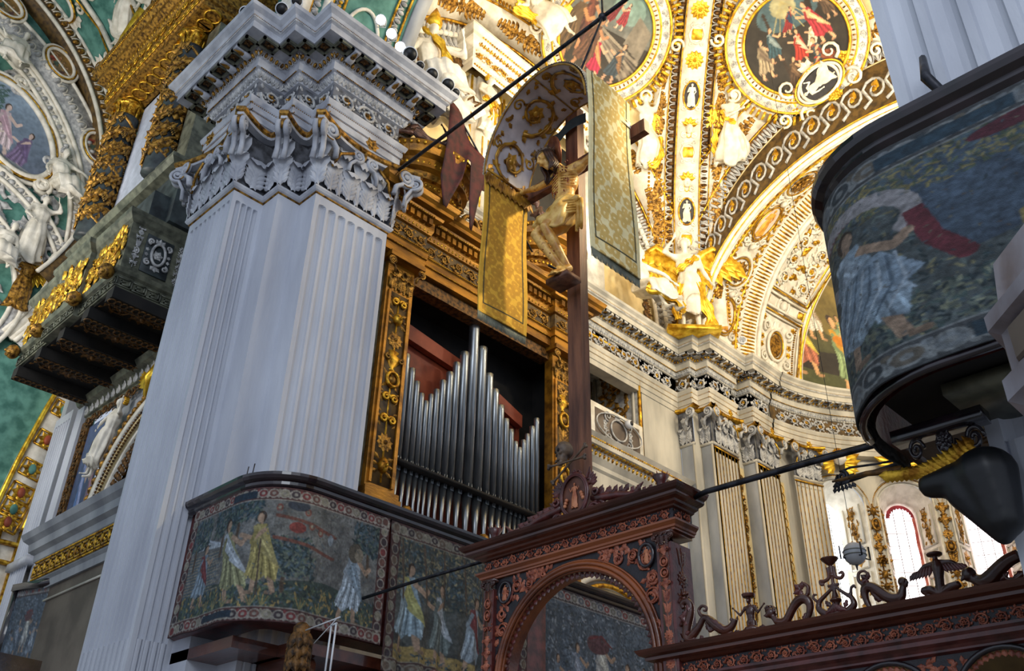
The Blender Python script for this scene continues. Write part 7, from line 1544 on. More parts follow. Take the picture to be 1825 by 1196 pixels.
tag(painted('dark_painting', scene('f'), lambda U, V: np.stack([-5.0 + 5.5 * U, np.full_like(U, 8.1), 3.85 - 1.9 * V], -1), 120, 60, M['paint'], back=.03), 'dark crowded painting glimpsed through the arches of the lower screen', 'painting')
tag(obj('candle', lathe([(.012, 0), (.012, .2), (.004, .205)], 10), M['stucco'], None, (-2.33, 7.6, 2.98)), 'white candle standing behind the lower screen arch', 'candle')
# ---- carved creatures and candle holders along the top
W3 = lambda L, w=.0: [(x, z, w) for x, z in L]
def smooth(P, n=30):
    P = A(P, float); t = np.linspace(0, len(P) - 1, n); Q = np.stack([np.interp(t, range(len(P)), P[:, k]) for k in range(3)], -1)
    for _ in range(3): Q[1:-1] = (Q[:-2] + 2 * Q[1:-1] + Q[2:]) / 4
    return Q
def tb(L, r0, w=0, n=30, m=8): Q = smooth(W3(L, w), n); return tube(Q, np.interp(np.linspace(0, 1, n), np.linspace(0, 1, len(r0)), r0), m)
def creature(label, parts, name='carved_creature', cat='sculpture', leaves=()):
    t = empty(name, label, cat, 'carved figures along the top of the screen'); off = lambda P: scr(P + A([0, 0, .05]))
    organic('body', mp(join(*parts), off), M['walnut'], t, .006, 1)
    if len(leaves): obj('foliage', mp(scatter(LEAF, list(leaves)), off), M['purple'], t)
B1 = [(-4.80, 3.70), (-4.76, 3.735), (-4.67, 3.80), (-4.645, 3.859), (-4.60, 3.868), (-4.556, 3.82), (-4.497, 3.763), (-4.445, 3.723), (-4.39, 3.722), (-4.34, 3.755), (-4.318, 3.80)]
creature('dark carved beast with a coiled tail and bowed neck, crawling beside the portal post', [tb(B1, [.035, .04, .03, .028, .03, .04, .045, .042, .036, .03, .028]), tb([(-4.6, 3.87), (-4.66, 3.89), (-4.68, 3.94), (-4.64, 3.975), (-4.585, 3.95), (-4.6, 3.915), (-4.63, 3.93)], [.018, .014, .01]),
    tb([(-4.45, 3.7), (-4.38, 3.685), (-4.31, 3.68)], [.025, .018, .014]), tb([(-4.35, 3.79), (-4.345, 3.82)], [.014, .004], .02), tb([(-4.31, 3.8), (-4.305, 3.83)], [.014, .004], -.02), tb([(-4.6, 3.82), (-4.58, 3.74), (-4.53, 3.75)], [.022, .016, .01])],
    leaves=[(-4.62, 3.79, 0, -.6, .1, .08, .05), (-4.68, 3.72, 0, -1.2, .1, .08, .05), (-4.56, 3.84, .03, -.7, .14, .07, .05), (-4.52, 3.8, .03, -.7, .14, .07, .05)])
SJ = pose(pelvis=(0, .92, 0), elL=(.3, 1.16, .05), haL=(.52, 1.36, .05), hdL=(1, .3, 0), elR=(-.36, 1.18, .02), haR=(-.56, 1.4, .05), hdR=(-.5, 1, 0))
g = body(SJ, fingers=False); k_ = g[0][:, 1] > .0; sc_ = .26 / 1.0; g = (np.stack([g[0][:, 0] * sc_ - 4.165, (g[0][:, 1] - .78) * sc_ + 3.715, g[0][:, 2] * sc_], -1), g[1], g[2])
def clipz(g, z): V = g[0].copy(); V[:, 1] = np.maximum(V[:, 1], z); return (V, g[1], g[2])
creature('small dark carved siren torso holding a candle dish on its head', [clipz(g, 3.665), tr(lathe([(.0, 0), (.05, .0), (.06, .03), (.035, .035)], 14), -4.165, 3.955, 0, rx=-PI / 2), ell((-4.17, 3.69, 0), (.07, .035, .05)), tb([(-4.2, 3.68), (-4.27, 3.672), (-4.31, 3.675)], [.035, .02, .01]), tb([(-4.13, 3.68), (-4.06, 3.672), (-4.02, 3.675)], [.035, .02, .01])],
    leaves=[(-4.17 + .03 * k, 3.68, .04, -PI / 2 + .5 * k, .07, .06, .04) for k in range(-3, 4)])
B2 = [(-3.935, 3.72), (-3.90, 3.70), (-3.85, 3.695), (-3.817, 3.73), (-3.765, 3.805), (-3.695, 3.862), (-3.635, 3.85), (-3.605, 3.79), (-3.635, 3.715), (-3.67, 3.672)]
creature('dark carved serpent-necked monster with a curly bearded head bent low', [tb(B2, [.03, .035, .036, .035, .036, .042, .04, .034, .026, .016]), ell((-3.975, 3.79, 0), (.042, .046, .04)), tb([(-3.975, 3.79), (-3.95, 3.75), (-3.93, 3.72)], [.03, .026, .03]), cone2((-4.0, 3.775, .02), (-4.02, 3.77, .03), .015, .008), tb([(-3.62, 3.88), (-3.605, 3.94), (-3.645, 3.98), (-3.695, 3.96), (-3.68, 3.92)], [.02, .014, .01]),
    tb([(-3.9, 3.69), (-3.82, 3.68)], [.03, .015])] + [ell((-3.975 + .045 * cos(a), 3.8 + .045 * sin(a), .02 * cos(3 * a)), .016, 5, 6) for a in np.linspace(-.6, 4, 12)], leaves=[(-3.68, 3.93, 0, a, .07, .07, .05) for a in (1, 2.2, 3.4, 4.6)] + [(-3.66, 3.74, 0, -2, .08, .07, .05)])
creature('tall carved candelabrum of twin curling dolphins on the screen', [tr(lathe([(.03, 0), (.035, .02), (.022, .05), (.03, .1), (.05, .12), (.03, .14), (.014, .2), (.013, .3), (.022, .32), (.013, .34), (.013, .4), (.03, .41), (.07, .45), (.075, .46), (.05, .455)], 14), -3.39, 3.67, 0, rx=-PI / 2),
    tb([(-3.402, 3.89), (-3.459, 3.852), (-3.531, 3.806), (-3.548, 3.75), (-3.486, 3.69), (-3.394, 3.68)], [.012, .016, .02, .028, .034, .036]), tb([(-3.37, 3.89), (-3.31, 3.83), (-3.255, 3.79), (-3.24, 3.73), (-3.30, 3.685), (-3.394, 3.68)], [.012, .016, .02, .028, .034, .036]),
    tb([(-3.42, 4.06), (-3.415, 3.97), (-3.46, 3.955), (-3.50, 3.965), (-3.495, 3.93), (-3.465, 3.93)], [.012, .016, .014, .01]), tb([(-3.365, 4.06), (-3.365, 3.97), (-3.32, 3.95), (-3.29, 3.975), (-3.3, 4.005), (-3.33, 3.99)], [.012, .016, .014, .01]), tb([(-3.44, 3.91), (-3.34, 3.91)], [.012, .012]),
    tb([(-3.54, 3.8), (-3.58, 3.84), (-3.57, 3.87), (-3.54, 3.86)], [.014, .008]), tb([(-3.26, 3.8), (-3.25, 3.86), (-3.22, 3.88), (-3.21, 3.85)], [.014, .008]), tb([(-3.5, 3.685), (-3.58, 3.66)], [.02, .006])], 'dolphin_candelabrum', 'candelabrum',
    leaves=[(-3.39 + .03 * k, 3.69, .03, PI / 2 + .4 * k, .08, .07, .05) for k in range(-3, 4)] + [(-3.48, 3.8, 0, -1, .07, .06, .05), (-3.3, 3.78, 0, -2, .07, .06, .05)])
SB = [(-3.12, 3.675), (-3.147, 3.75), (-3.15, 3.825), (-3.11, 3.85), (-3.057, 3.825), (-3.006, 3.77), (-2.947, 3.715), (-2.885, 3.705), (-2.855, 3.735), (-2.84, 3.79)]
hd = mv(tr(head((0, 0, 0), (.8, .15, .5), (0, 1, 0), .42)), frame((-2.83, 3.82, 0), (1, 0, 0), (0, 1, 0)))
creature('long dark carved sphinx with a human head turned up, before the middle window', [tb(SB, [.02, .026, .036, .04, .04, .042, .044, .044, .034, .026]), hd, ell((-2.84, 3.83, -.01), (.036, .042, .036)), tb([(-3.141, 3.86), (-3.18, 3.905), (-3.169, 3.965), (-3.12, 3.975), (-3.09, 3.94), (-3.11, 3.9)], [.018, .012, .01]), tb([(-2.95, 3.685), (-2.85, 3.675), (-2.76, 3.66)], [.03, .022, .012]), tb([(-3.08, 3.8), (-3.05, 3.74), (-3.0, 3.72)], [.025, .018, .01])],
    leaves=[(-3.11, 3.9, 0, a, .06, .06, .05) for a in (1, 2.2, 3.4, 4.6)] + [(-3.08, 3.75, 0, -.5, .08, .06, .05)])
creature('headless winged torso with bent legs bearing a candle dish, near the right pier', [tb([(-2.56, 3.93), (-2.552, 3.88), (-2.56, 3.807), (-2.567, 3.734), (-2.573, 3.675)], [.034, .05, .036, .034, .034]), tb([(-2.56, 3.93), (-2.558, 3.97)], [.022, .018]), tr(lathe([(.02, 0), (.055, .005), (.06, .02), (.045, .03)], 14), -2.558, 3.965, 0, rx=-PI / 2),
    tb([(-2.586, 3.69), (-2.64, 3.73), (-2.70, 3.735), (-2.66, 3.69), (-2.63, 3.66)], [.032, .036, .026, .018, .016]), tb([(-2.562, 3.69), (-2.50, 3.718), (-2.42, 3.735), (-2.49, 3.69), (-2.54, 3.66)], [.032, .036, .026, .018, .016]), tb([(-2.59, 3.91), (-2.65, 3.905), (-2.72, 3.86)], [.025, .02, .01]), tb([(-2.525, 3.91), (-2.45, 3.9), (-2.39, 3.86)], [.025, .02, .01]),
    tb([(-2.62, 3.665), (-2.72, 3.66), (-2.76, 3.65)], [.014, .008]), tb([(-2.50, 3.66), (-2.40, 3.665), (-2.36, 3.67)], [.014, .008])], leaves=[(-2.6 - .022 * k, 3.91 - .006 * k, .01, -1.9 - .06 * k, .10 - .004 * k, .05, .03) for k in range(7)] + [(-2.52 + .022 * k, 3.91 - .006 * k, .01, -1.2 + .06 * k, .10 - .004 * k, .05, .03) for k in range(7)])
creature('large black carved monster with a smooth bald head, largest and partly behind the right pier', [ell((-2.345, 3.785, .0), (.052, .056, .05), 10, 14), cone2((-2.38, 3.765, .02), (-2.395, 3.745, .03), .018, .01), tb([(-2.345, 3.77), (-2.30, 3.735), (-2.25, 3.71), (-2.2, 3.73), (-2.14, 3.78), (-2.06, 3.83), (-1.98, 3.85)], [.034, .042, .06, .062, .055, .05, .045]), tb([(-2.25, 3.69), (-2.35, 3.675), (-2.45, 3.67)], [.03, .02, .008]), tb([(-2.12, 3.76), (-2.10, 3.7), (-2.04, 3.69), (-1.98, 3.72)], [.02, .014, .014, .02])],
    leaves=[(-2.16, 3.70, 0, .4, .1, .08, .05), (-2.06, 3.7, 0, .2, .1, .08, .05)])
creature('glossy carved serpent clinging to the side of the portal post', [tb([(-4.83, 3.98), (-4.85, 4.03), (-4.79, 4.05), (-4.75, 4.0), (-4.76, 3.92), (-4.80, 3.84), (-4.83, 3.75), (-4.80, 3.69), (-4.73, 3.70)], [.02, .03, .03, .032, .036, .04, .04, .036, .02])], leaves=[(-4.83 + .01 * k, 3.75 + .05 * k, .03, k, .07, .06, .04) for k in range(6)])
for x, z0 in ((-8.9, 3.9), (-8.2, 3.85)):
    tag(obj('urn_finial', tr(lathe([(.06, -.24), (.05, -.2), (.03, -.12), (.05, -.03), (.07, .0), (.05, .01)], 14)), M['purple'], None, (x, YF - .02, z0 + .04)), 'small dark turned finial on the left lower screen, %s' % ('farther from the portal' if x < -8.5 else 'nearer the portal'), 'finial')
# iron tie bars either side of the portal, hanging candle-lamp balls
tag(obj('tie_bar', tube([(-9.98, 7.35, 5.08), (-8.8, 7.33, 5.09), (-7.6, 7.3, 5.07)], .022, 8), M['iron']), 'thin black iron bar from the left gallery to the portal cornice', 'bar')
tag(obj('tie_bar', join(tube([(-4.85, 7.3, 5.06), (-4.6, 7.28, 5.09), (-3.6, 7.3, 5.08), (-2.45, 7.3, 5.05)], .028, 8), tube([(-4.6, 7.3, 5.12), (-3.4, 7.3, 5.11), (-2.9, 7.3, 5.09)], .01, 6)), M['iron']), 'black iron bar from the portal cornice to the right gallery', 'bar')
tag(obj('tie_bar', tube([(-3.35, 7.5, 4.9), (-2.9, 7.5, 4.93), (-2.45, 7.5, 4.93)], .02, 8), M['iron']), 'short second iron bar just below the right tie bar', 'bar')
hk = empty('iron_hook', 'black wrought iron scroll hook with leaf, hanging before the first apse window', 'hook')
obj('scroll', mp(join(tube(spiral(-3.18, 4.80, .05, PI / 2, -1.5, 24, .2), .014, 6), tube([(-3.2, 4.85, 0), (-3.1, 4.86, 0), (-2.9, 4.83, 0), (-2.6, 4.8, 0)], .01, 6), tube([(-3.22, 4.83, 0), (-3.25, 4.78, 0), (-3.2, 4.74, 0)], [.01, .014, .02], 6)), lambda P: scr(P)), M['iron'], hk)
obj('leaf', mp(scatter(LEAF, [(-3.26 + .03 * k, 4.73, 0, -1.9 + .15 * k, .06, .05, .03) for k in range(6)] + [(-3.28, 4.735, 0, .25, .22, .1, .03)]), scr), M['iron'], hk)
bl = empty('hanging_lamp_ball', 'grey globe lamp with small arms hanging before the first bright apse window', 'lamp', M=frame((-5.36, 12, 5.86), (1, 0, 0), (0, 1, 0)))
obj('globe', ell((0, 0, 0), (.15, .15, .155), 14, 20), M['greyst'], bl); obj('band', join(*[tube([(.152 * cos(a) * c_, .152 * sin(a) * c_, z) for a in np.linspace(0, 2 * PI, 24, endpoint=False)], .006, 5, closed=True) for z, c_ in ((.03, 1), (-.03, 1))]), M['olive'], bl)
obj('arm', join(*[tube([(.13 * cos(a), .13 * sin(a), -.06), (.2 * cos(a), .2 * sin(a), -.08), (.2 * cos(a), .2 * sin(a), .1)], .012, 5) for a in (.8, 2.4, 4, 5.6)] + [cone2((0, 0, -.15), (0, 0, -.22), .02, .008)]), M['iron'], bl); obj('chain', tube([(0, 0, .15), (0, 0, 9.5)], .004, 5), M['iron'], bl)
# ================================================================== crucifix and its cloth canopy
cx_ = empty('cross', 'tall dark timber cross rising from the portal top', 'cross')
obj('post', MB().add(box(-6.27, -6.06, 7.22, 7.36, 5.13, 11.15), 0, False), M['cross'], cx_)
obj('crossbeam', MB().add(box(-7.12, -4.98, 7.24, 7.34, 10.0, 10.2), 0, False), M['cross'], cx_)
obj('titulus', mp(grid([[(x, .1 * sin(x * 9) * .4 + z, .02 * cos(x * 12)) for z in (-.09, .09)] for x in np.linspace(-.3, .3, 20)]), lambda P: np.stack([P[:, 0] - 6.17, 7.16 - P[:, 2], P[:, 1] + 10.75], -1)), M['darkgreen'], cx_)
CM = frame((-6.17, 7.12, 8.1), (1, 0, 0), (0, 0, 1)); CS = 1.3
CJ = dict(pelvis=(.04, .86, .1), chest=(.04, 1.2, .06), neck=(-.02, 1.42, .1), head=(-.12, 1.55, .17), face=(-.45, -.45, .8), up=(-.25, .9, .1), beard=True, shL=(.2, 1.37, .02), shR=(-.13, 1.38, .04), elL=(.44, 1.45, .0), elR=(-.37, 1.42, .02), haL=(.66, 1.535, .0), haR=(-.6, 1.5, .0), hdL=(1, .25, .1), hdR=(-1, .2, .1), hnL=(.1, -.3, 1), hnR=(-.1, -.3, 1),
          hipL=(.12, .82, .1), hipR=(-.05, .82, .1), knL=(-.02, .56, .3), knR=(-.16, .54, .28), anL=(.08, .14, .08), anR=(.02, .14, .12), footL=(.06, .04, .2), footR=(.02, .03, .24))
f = lambda P: (P * CS) @ CM[:3, :3].T + CM[:3, 3]
cr_ = empty('crucifix_figure', 'painted wooden figure of a bearded crucified man with halo and loincloth, head bowed left', 'sculpture')
organic('body', mp(body(CJ, bulk=.86, curl=.7), f), M['flesh'], cr_, .0095, 2)
ribs = [tube([(.04 + sx * (.02), 1.27 - .035 * k, .165), (.04 + sx * .1, 1.25 - .037 * k, .15), (.04 + sx * .15, 1.27 - .036 * k, .08)], .006, 5) for k in range(6) for sx in (-1, 1)]
obj('ribs', mp(join(*ribs), f), M['flesh'], cr_)
wounds = [ell((random.uniform(-.06, .16), random.uniform(.95, 1.38), .16), (.006, .012, .012), 4, 5) for _ in range(30)] + [ell((-.1 + .12 * random.random(), random.uniform(.2, .5), .3 - .2 * random.random()), .008, 4, 5) for _ in range(16)]
obj('wounds', mp(join(*wounds), f), M['redwood'], cr_)
# loincloth: wrapped cloth with deep swags plus hanging end
q = np.arange(40) * 2 * PI / 40; rows = []
for i, t in enumerate(np.linspace(0, 1, 22)):
    c = A([.04, .9, .09]) * (1 - t) + A([-.05, .6, .2]) * t; rx, rz = .155 + .035 * sin(t * PI) + .03 * t, .115 + .045 * sin(t * PI)
    rr = 1 + .075 * np.sin(q * 5 + t * 7) + .05 * np.sin(q * 11 - t * 9); rows.append(np.stack([c[0] + rx * rr * np.cos(q), c[1] + .05 * np.sin(q * 2 + t * 3) - .05 * np.cos(q) * t, c[2] + rz * rr * np.sin(q)], -1))
g = caps(grid(A(rows), cv=True), 22, 40); obj('loincloth', mp(g, f), M['cloth'], cr_)
sw = [tube([(.04 + .17 * cos(a), .88 - .03 * k - .07 * sin(a) * 1.0, .1 + .15 * sin(a)) for a in np.linspace(0, PI, 14)], .013, 6) for k in range(6)]
obj('loincloth_folds', mp(join(*sw), f), M['cloth'], cr_)
hg = [tube([(.2 + .022 * k, .86, .1), (.215 + .022 * k, .75, .1 + .015 * (k % 2)), (.2 + .02 * k, .5 + .02 * (k % 3), .1)], [.02, .022, .014], 6) for k in range(4)]
obj('loincloth_end', mp(join(*hg, ell((.22, .87, .12), (.05, .04, .04))), f), M['cloth'], cr_)
H = A(CJ['head']); up = nrm(CJ['up']); fc = nrm(A(CJ['face']) - up * (A(CJ['face']) @ up)); rt = np.cross(up, fc)
hr = [tube([H + rt * .08 * cos(a) + fc * .07 * sin(a) * -1 + up * .05, H + rt * .1 * cos(a) - fc * .085 * sin(a) - up * .05 + rt * .01 * sin(a * 7), H + rt * .1 * cos(a) - fc * .08 * sin(a) - up * .16, H + rt * (.11 + .02 * sin(a * 5)) * cos(a) - fc * .05 * sin(a) - up * .25 + fc * .05], [.024, .022, .018, .008], 6) for a in np.linspace(-.35, PI + .35, 15)]
obj('hair', mp(join(*hr, ell(H + up * .045 - fc * .03, (.085, .07, .09))), f), M['hair'], cr_)
th_ = [tube([H + up * (.06 + .012 * sin(a * 6 + p)) + rt * .093 * cos(a) + fc * .1 * sin(a) for a in np.linspace(0, 2 * PI, 40, endpoint=False)], .009, 5, closed=True) for p in (0, 2, 4)] + [cone2(H + up * .06 + rt * .1 * cos(a) + fc * .107 * sin(a), H + up * (.08 + .03 * sin(a * 5)) + rt * .135 * cos(a) + fc * .14 * sin(a), .005, .001, 4, 2) for a in np.linspace(0, 6.2, 22)]
obj('crown_of_thorns', mp(join(*th_), f), M['skull'], cr_)
hc = H - fc * .1 + up * .05; q = np.linspace(0, 2 * PI, 40, endpoint=False); hal = grid([[hc + (rt * cos(a) + up * sin(a)) * r_ - fc * (0 if r_ > .02 else .0) for r_ in (.01, .1, .2)] for a in q], cu=True)
o = obj('halo', mp(hal, f), M['halo'], cr_); m_ = o.modifiers.new('thick', 'SOLIDIFY'); m_.thickness = .02
nl = [cone2(A(CJ['ha' + s]) + A([.07 * (1 if s == 'L' else -1), .02, .1]), A(CJ['ha' + s]) + A([.06 * (1 if s == 'L' else -1), .0, -.03]), .012, .006, 6, 2) for s in 'LR'] + [cone2((.03, .08, .3), (.04, .1, .05), .014, .006, 6, 2)]
obj('nail', mp(join(*nl), f), M['iron'], cr_)
obj('foot_block', mp(box(-.1, .16, -.02, .03, 0, .2), f), M['cross'], cr_)
# canopy -----------------------------------------------------------
XL, XR, ZB = -7.05, -5.15, 10.02
def yb(x): t = (x - XL) / (XR - XL); return 6.47 - .17 * t, 7.3 - .17 * t
prof = [(XL, ZB)] + [((XL + XR) / 2 - (XR - XL) / 2 * cos(a), ZB + 1.05 * sin(a)) for a in np.linspace(0, PI, 40)[1:-1]] + [(XR, ZB)]
P = A(prof); d_ = np.concatenate([[0], np.cumsum(np.linalg.norm(np.diff(P, axis=0), axis=1))]); CL = d_[-1]
def canf(inw):
    def f(Q):   # u along the arch, v across (0..1 width), w towards the inside
        s_ = Q[:, 0]; x, z = np.interp(s_, d_, P[:, 0]), np.interp(s_, d_, P[:, 1]); tx, tz = np.interp(s_ + .03, d_, P[:, 0]) - np.interp(s_ - .03, d_, P[:, 0]), np.interp(s_ + .03, d_, P[:, 1]) - np.interp(s_ - .03, d_, P[:, 1]); l = np.hypot(tx, tz) + 1e-9
        t = (x - XL) / (XR - XL); y0 = 6.47 - .17 * t; return np.stack([x + tz / l * (Q[:, 2] + inw), y0 + .83 * (Q[:, 1]), z - tx / l * (Q[:, 2] + inw)], -1)
    return f
cn_ = empty('cloth_canopy', 'arched cloth canopy with gold scroll lining and two long gold damask falls, above the crucifix', 'canopy')
lin_m = mat('pale_lilac_silk', hx('a8a0a4'), hx('c4bcc0'), 5, .5); gb = mat('bronze_gold_applique', hx('6a4210'), hx('b98a2a'), 7, .4, .4)
obj('lining', mp(grid([[(a, b_, 0) for b_ in (0, .5, 1)] for a in np.linspace(0, CL, 60)]), canf(0)), lin_m, cn_)
topm = mat('ribbed_white_silk', hx('b7b3a4'), hx('dcd8c8'), 4, .5)
obj('outer_cover', mp(grid([[(a, b_, -.03 - .012 * (i % 2)) for b_ in (-.01, .5, 1.01)] for i, a in enumerate(np.linspace(0, CL, 120))]), canf(0)), topm, cn_)
ap_ = []
W_ = .83
for k, (u0, L) in enumerate(((.05, CL - .1),)):
    a, b = rinceau(L, .78, .055, 4, 3, 1, .55); ap_ += [sh(a, u0), sh(b, u0)]
for k in range(30): ap_.append(scatter(LEAF, [(random.uniform(.1, CL - .1), random.choice((-1, 1)) * random.uniform(.26, .37), 0, random.uniform(0, 6), .09, .08, .02)]))
for k in range(5):
    for sx in (-1, 1): ap_.append(tube(spiral(CL * (k + 1) / 5.5, sx * .3, .09, k, sx * 1.4, 18, .15), .014, 5, up=(0, 0, 1)))
ap_ = join(*ap_); ap_ = (ap_[0] * A([1, 1 / W_, .35]) + A([0, .5, 0]), ap_[1], ap_[2]); obj('gold_scrollwork', mp(ap_, canf(.006)), gb, cn_)
obj('gold_edge', mp(join(*[tube([(a, b_, 0) for a in np.linspace(0, CL, 60)], .016, 6) for b_ in (0, 1)], tube([(CL / 2, 0, .005), (CL / 2, .5, .005), (CL / 2, 1, .005)], .012, 5)), canf(0)), gb, cn_)
def damask(w, h, base, fig, seed):
    c = Canvas(w, h, base, seed); c.noise(.15, 10)
    for i in range(60):
        for j in range(6):
            x, y = (j + .5 * (i % 2)) / 5 + .04 * sin(i * 5 + j * 3), i / 22 + .008 * sin(j * 7 + i * 2)
            if y > 1.05: break
            s_ = .07 + .012 * sin(i * 3 + j); c.ell(x, y, s_, s_ * 1.25, fig, .3 * sin(i + j)); c.ell(x - s_ * .6, y + .012, s_ * .45, s_ * .4, fig); c.ell(x + s_ * .7, y - .01, s_ * .5, s_ * .45, fig); c.ell(x, y, s_ * .3, s_ * .3, A(base) * 1.05); c.line([(x, y), (x + .08, y + .03)], .01, fig)
    dk = hx('3c3c2c')
    for a, b in (((.1, 0), (.1, .93)), ((.9, 0), (.9, .93)), ((.1, .93), (.9, .93))): c.line([a, b], .014, dk)
    c.a[(c.X < .075) | (c.X > .925)] = A(base) * .95
    return c
y0, y1 = yb(XL); z1 = 7.84
def fallf(x, y0, y1, zt, zb, sk): return lambda U, V: np.stack([x + .02 * np.sin(V * 6 + U * 3), y0 + (y1 - y0) * U, zt + (zb - zt) * V + sk * (U - .5)], -1)
painted('left_fall', damask(150, 420, hx('e0ae3a'), hx('c4902c'), 4), fallf(XL, y0, y1, ZB, z1, 0), 80, 220, M['weave'], cn_, back=.02)['label'] = 'deep gold damask fall with dark border line'
yr0, yr1 = yb(XR); painted('right_fall', damask(150, 480, hx('f6e6b0'), hx('dcb96a'), 5), fallf(XR + .03, yr0, yr1, ZB + .42, 7.72, 0), 80, 240, M['weave'], cn_, back=.02)['label'] = 'pale gold damask fall with dark border line'
for x, ya, yb_, zz in ((XL, y0, y1, z1), (XR + .03, yr0, yr1, 7.72)):
    obj('bottom_fringe', join(*[cone2((x, ya + (yb_ - ya) * t, zz + .01), (x + .005 * sin(t * 60), ya + (yb_ - ya) * t, zz - .11), .008, .005, 5, 2) for t in np.linspace(0, 1, 60)]), M['olive'], cn_)
obj('lace_trim', join(*[mp(scatter(LEAF, [(0, 0, 0, -PI / 2 + d, .24, .14, .05) for d in (-.35, 0, .35)]), plane_fn((XL + .05, y0 + (y1 - y0) * (k + .5) / 9, ZB + .03), (0, 1, 0), (0, 0, 1), (1, 0, 0))) for k in range(9)] + [tube([(XL + .05, y0, ZB + .05), (XL + .05, y1, ZB + .05)], .02, 6)]), gb, cn_)
# long tie rod across the choir arch and the hanger
tag(obj('tie_rod', tube([(-11.0, 7.84, 13.3), (-6, 7.72, 13.3), (-.8, 7.62, 13.3)], .035, 8), M['iron']), 'long black iron tie rod crossing the choir arch from the pier capital', 'bar')
hr_ = empty('canopy_hanger', 'thin upright iron rod dropping from the tie rod to the cloth canopy', 'rod')
obj('rod', join(tube([(-5.93, 7.72, 20), (-5.93, 7.72, 13.3), (-5.93, 6.95, 11.08)], .018, 6), ell((-5.93, 7.72, 13.3), .07, 8, 10)), M['iron'], hr_)
# spotlights on the pier cornice
def spotlight(loc, aim, s, label, lit=False, group='spotlights on the pier cornice'):
    d = nrm(A([0, 0, 1.6]) * .35 + A(aim) * .65 - A(loc)); M4 = frame(loc, nrm(np.cross((0, 0, 1), d)), np.cross(d, nrm(np.cross((0, 0, 1), d))), d); t = empty('spotlight', label, 'spotlight', group, M=M4)
    obj('housing', tr(lathe([(.03, -.22), (.085, -.2), (.1, -.1), (.1, .06), (.11, .08), (.11, .12), (.095, .12)], 20, False), s=s), M['white'], t); obj('lens', tr(lathe([(.002, .105), (.095, .1), (.098, .118)], 20), s=s), M['bulb'] if lit else M['lens'], t)
    obj('yoke', tr(tube([(-.1, 0, 0), (-.09, -.13, 0), (.09, -.13, 0), (.1, 0, 0)], .009, 6), s=s), M['white'], t)
camp = (0, 0, 1.6)
spotlight((-11.86, 4.75, 15.68), (-6, -2, 8), 1.15, 'white spotlight at the left front corner of the pier cornice')
spotlight((-11.3, 5.15, 15.68), (-5, -1, 8), 1.1, 'white spotlight above the step of the pier cornice, lower of that pair'); spotlight((-11.1, 5.3, 15.86), (-3, -1, 8), 1.0, 'white spotlight above the step of the pier cornice, upper of that pair')
for loc, s_, lab in (((-10.42, 7.45, 15.72), 1.35, 'largest white spotlight, first of the row at the right end of the pier cornice'), ((-10.42, 7.72, 15.62), .8, 'small black-fronted spotlight tucked beside the largest one'), ((-10.45, 8.05, 15.66), 1.2, 'white spotlight in the middle of the row over the pier cornice'), ((-10.42, 8.45, 15.66), 1.25, 'white spotlight angled downward, fourth in the row'), ((-10.42, 8.66, 15.6), .85, 'smallest white spotlight at the far right end of the row')): spotlight(loc, (-5, 5, 8), s_, lab)
for loc, lab in (((-10.55, 6.8, 16.2), 'blazing lit floodlight farthest left above the pier cornice'), ((-10.55, 7.08, 16.05), 'blazing lit floodlight, middle one above the pier cornice'), ((-10.55, 7.32, 15.88), 'blazing lit floodlight nearest the white spotlights')):
    spotlight(loc, (-3, -2, 9), .95, lab, True)
cm_ = empty('security_camera', 'small round grey camera on the tribune parapet by the choir corner', 'camera', M=frame((-12.6, 16.62, 11.85), (0, 1, 0), (0, 0, 1)))
obj('dome', ell((0, 0, .1), (.12, .12, .1)), M['white'], cm_); obj('lens', ell((0, 0, .16), (.07, .07, .06)), M['lens'], cm_)
cl_ = empty('clock_dial', 'tiny round blue-white floodlight on the cornice at the foot of the apse arch', 'lamp', M=frame((-11.0, 19.9, 15.12), (.7, .7, 0), (0, 0, 1))); obj('housing', tr(lathe([(.02, -.1), (.11, -.06), (.13, .03), (.1, .04)], 16)), M['white'], cl_); obj('lens', tr(lathe([(.0, .035), (.1, .04)], 16)), M['paper'], cl_)
# ================================================================== north transept seen left of the pier
YW = 7.4
AXC, AZC = -17.3, 8.2
tw = MB()
q = np.linspace(PI, 0, 30)
tw.add(grid([[(AXC + 1.95 * cos(a), YW, AZC + 1.95 * sin(a)), (AXC + 6.6 * cos(a) if True else 0, YW, 20.3)] for a in q]), 0, False)
tw.add(box(-23.9, AXC - 1.95, YW, YW + .3, 0, AZC), 0, False).add(box(AXC + 1.95, -13.5, YW, YW + .3, 0, 20.3), 0, False).add(box(-23.9, -23.6, YW, YW + .3, 8, 20.3), 0, False)
tag(obj('wall_transept', tw, [M['greyst']]), kind='structure')
tag(obj('wall_north_transept', MB().add(grid([[(-26, y, z) for z in (10.25, 29)] for y in (-9, 9)])).add(grid([[(-26.1, y, z) for z in (0, 10.3)] for y in (-9, 9)]), 1), [M['teal'], M['stucco']]), kind='structure')
u = np.linspace(.15, 2.6, 50)
tag(obj('ceiling_transept', grid([[(x, 7.42 * cos(a), 20.3 + 7.42 * sin(a)) for x in (-26, -20, -13.6)] for a in np.linspace(0, PI, 60)]), [M['teal']]), kind='structure')
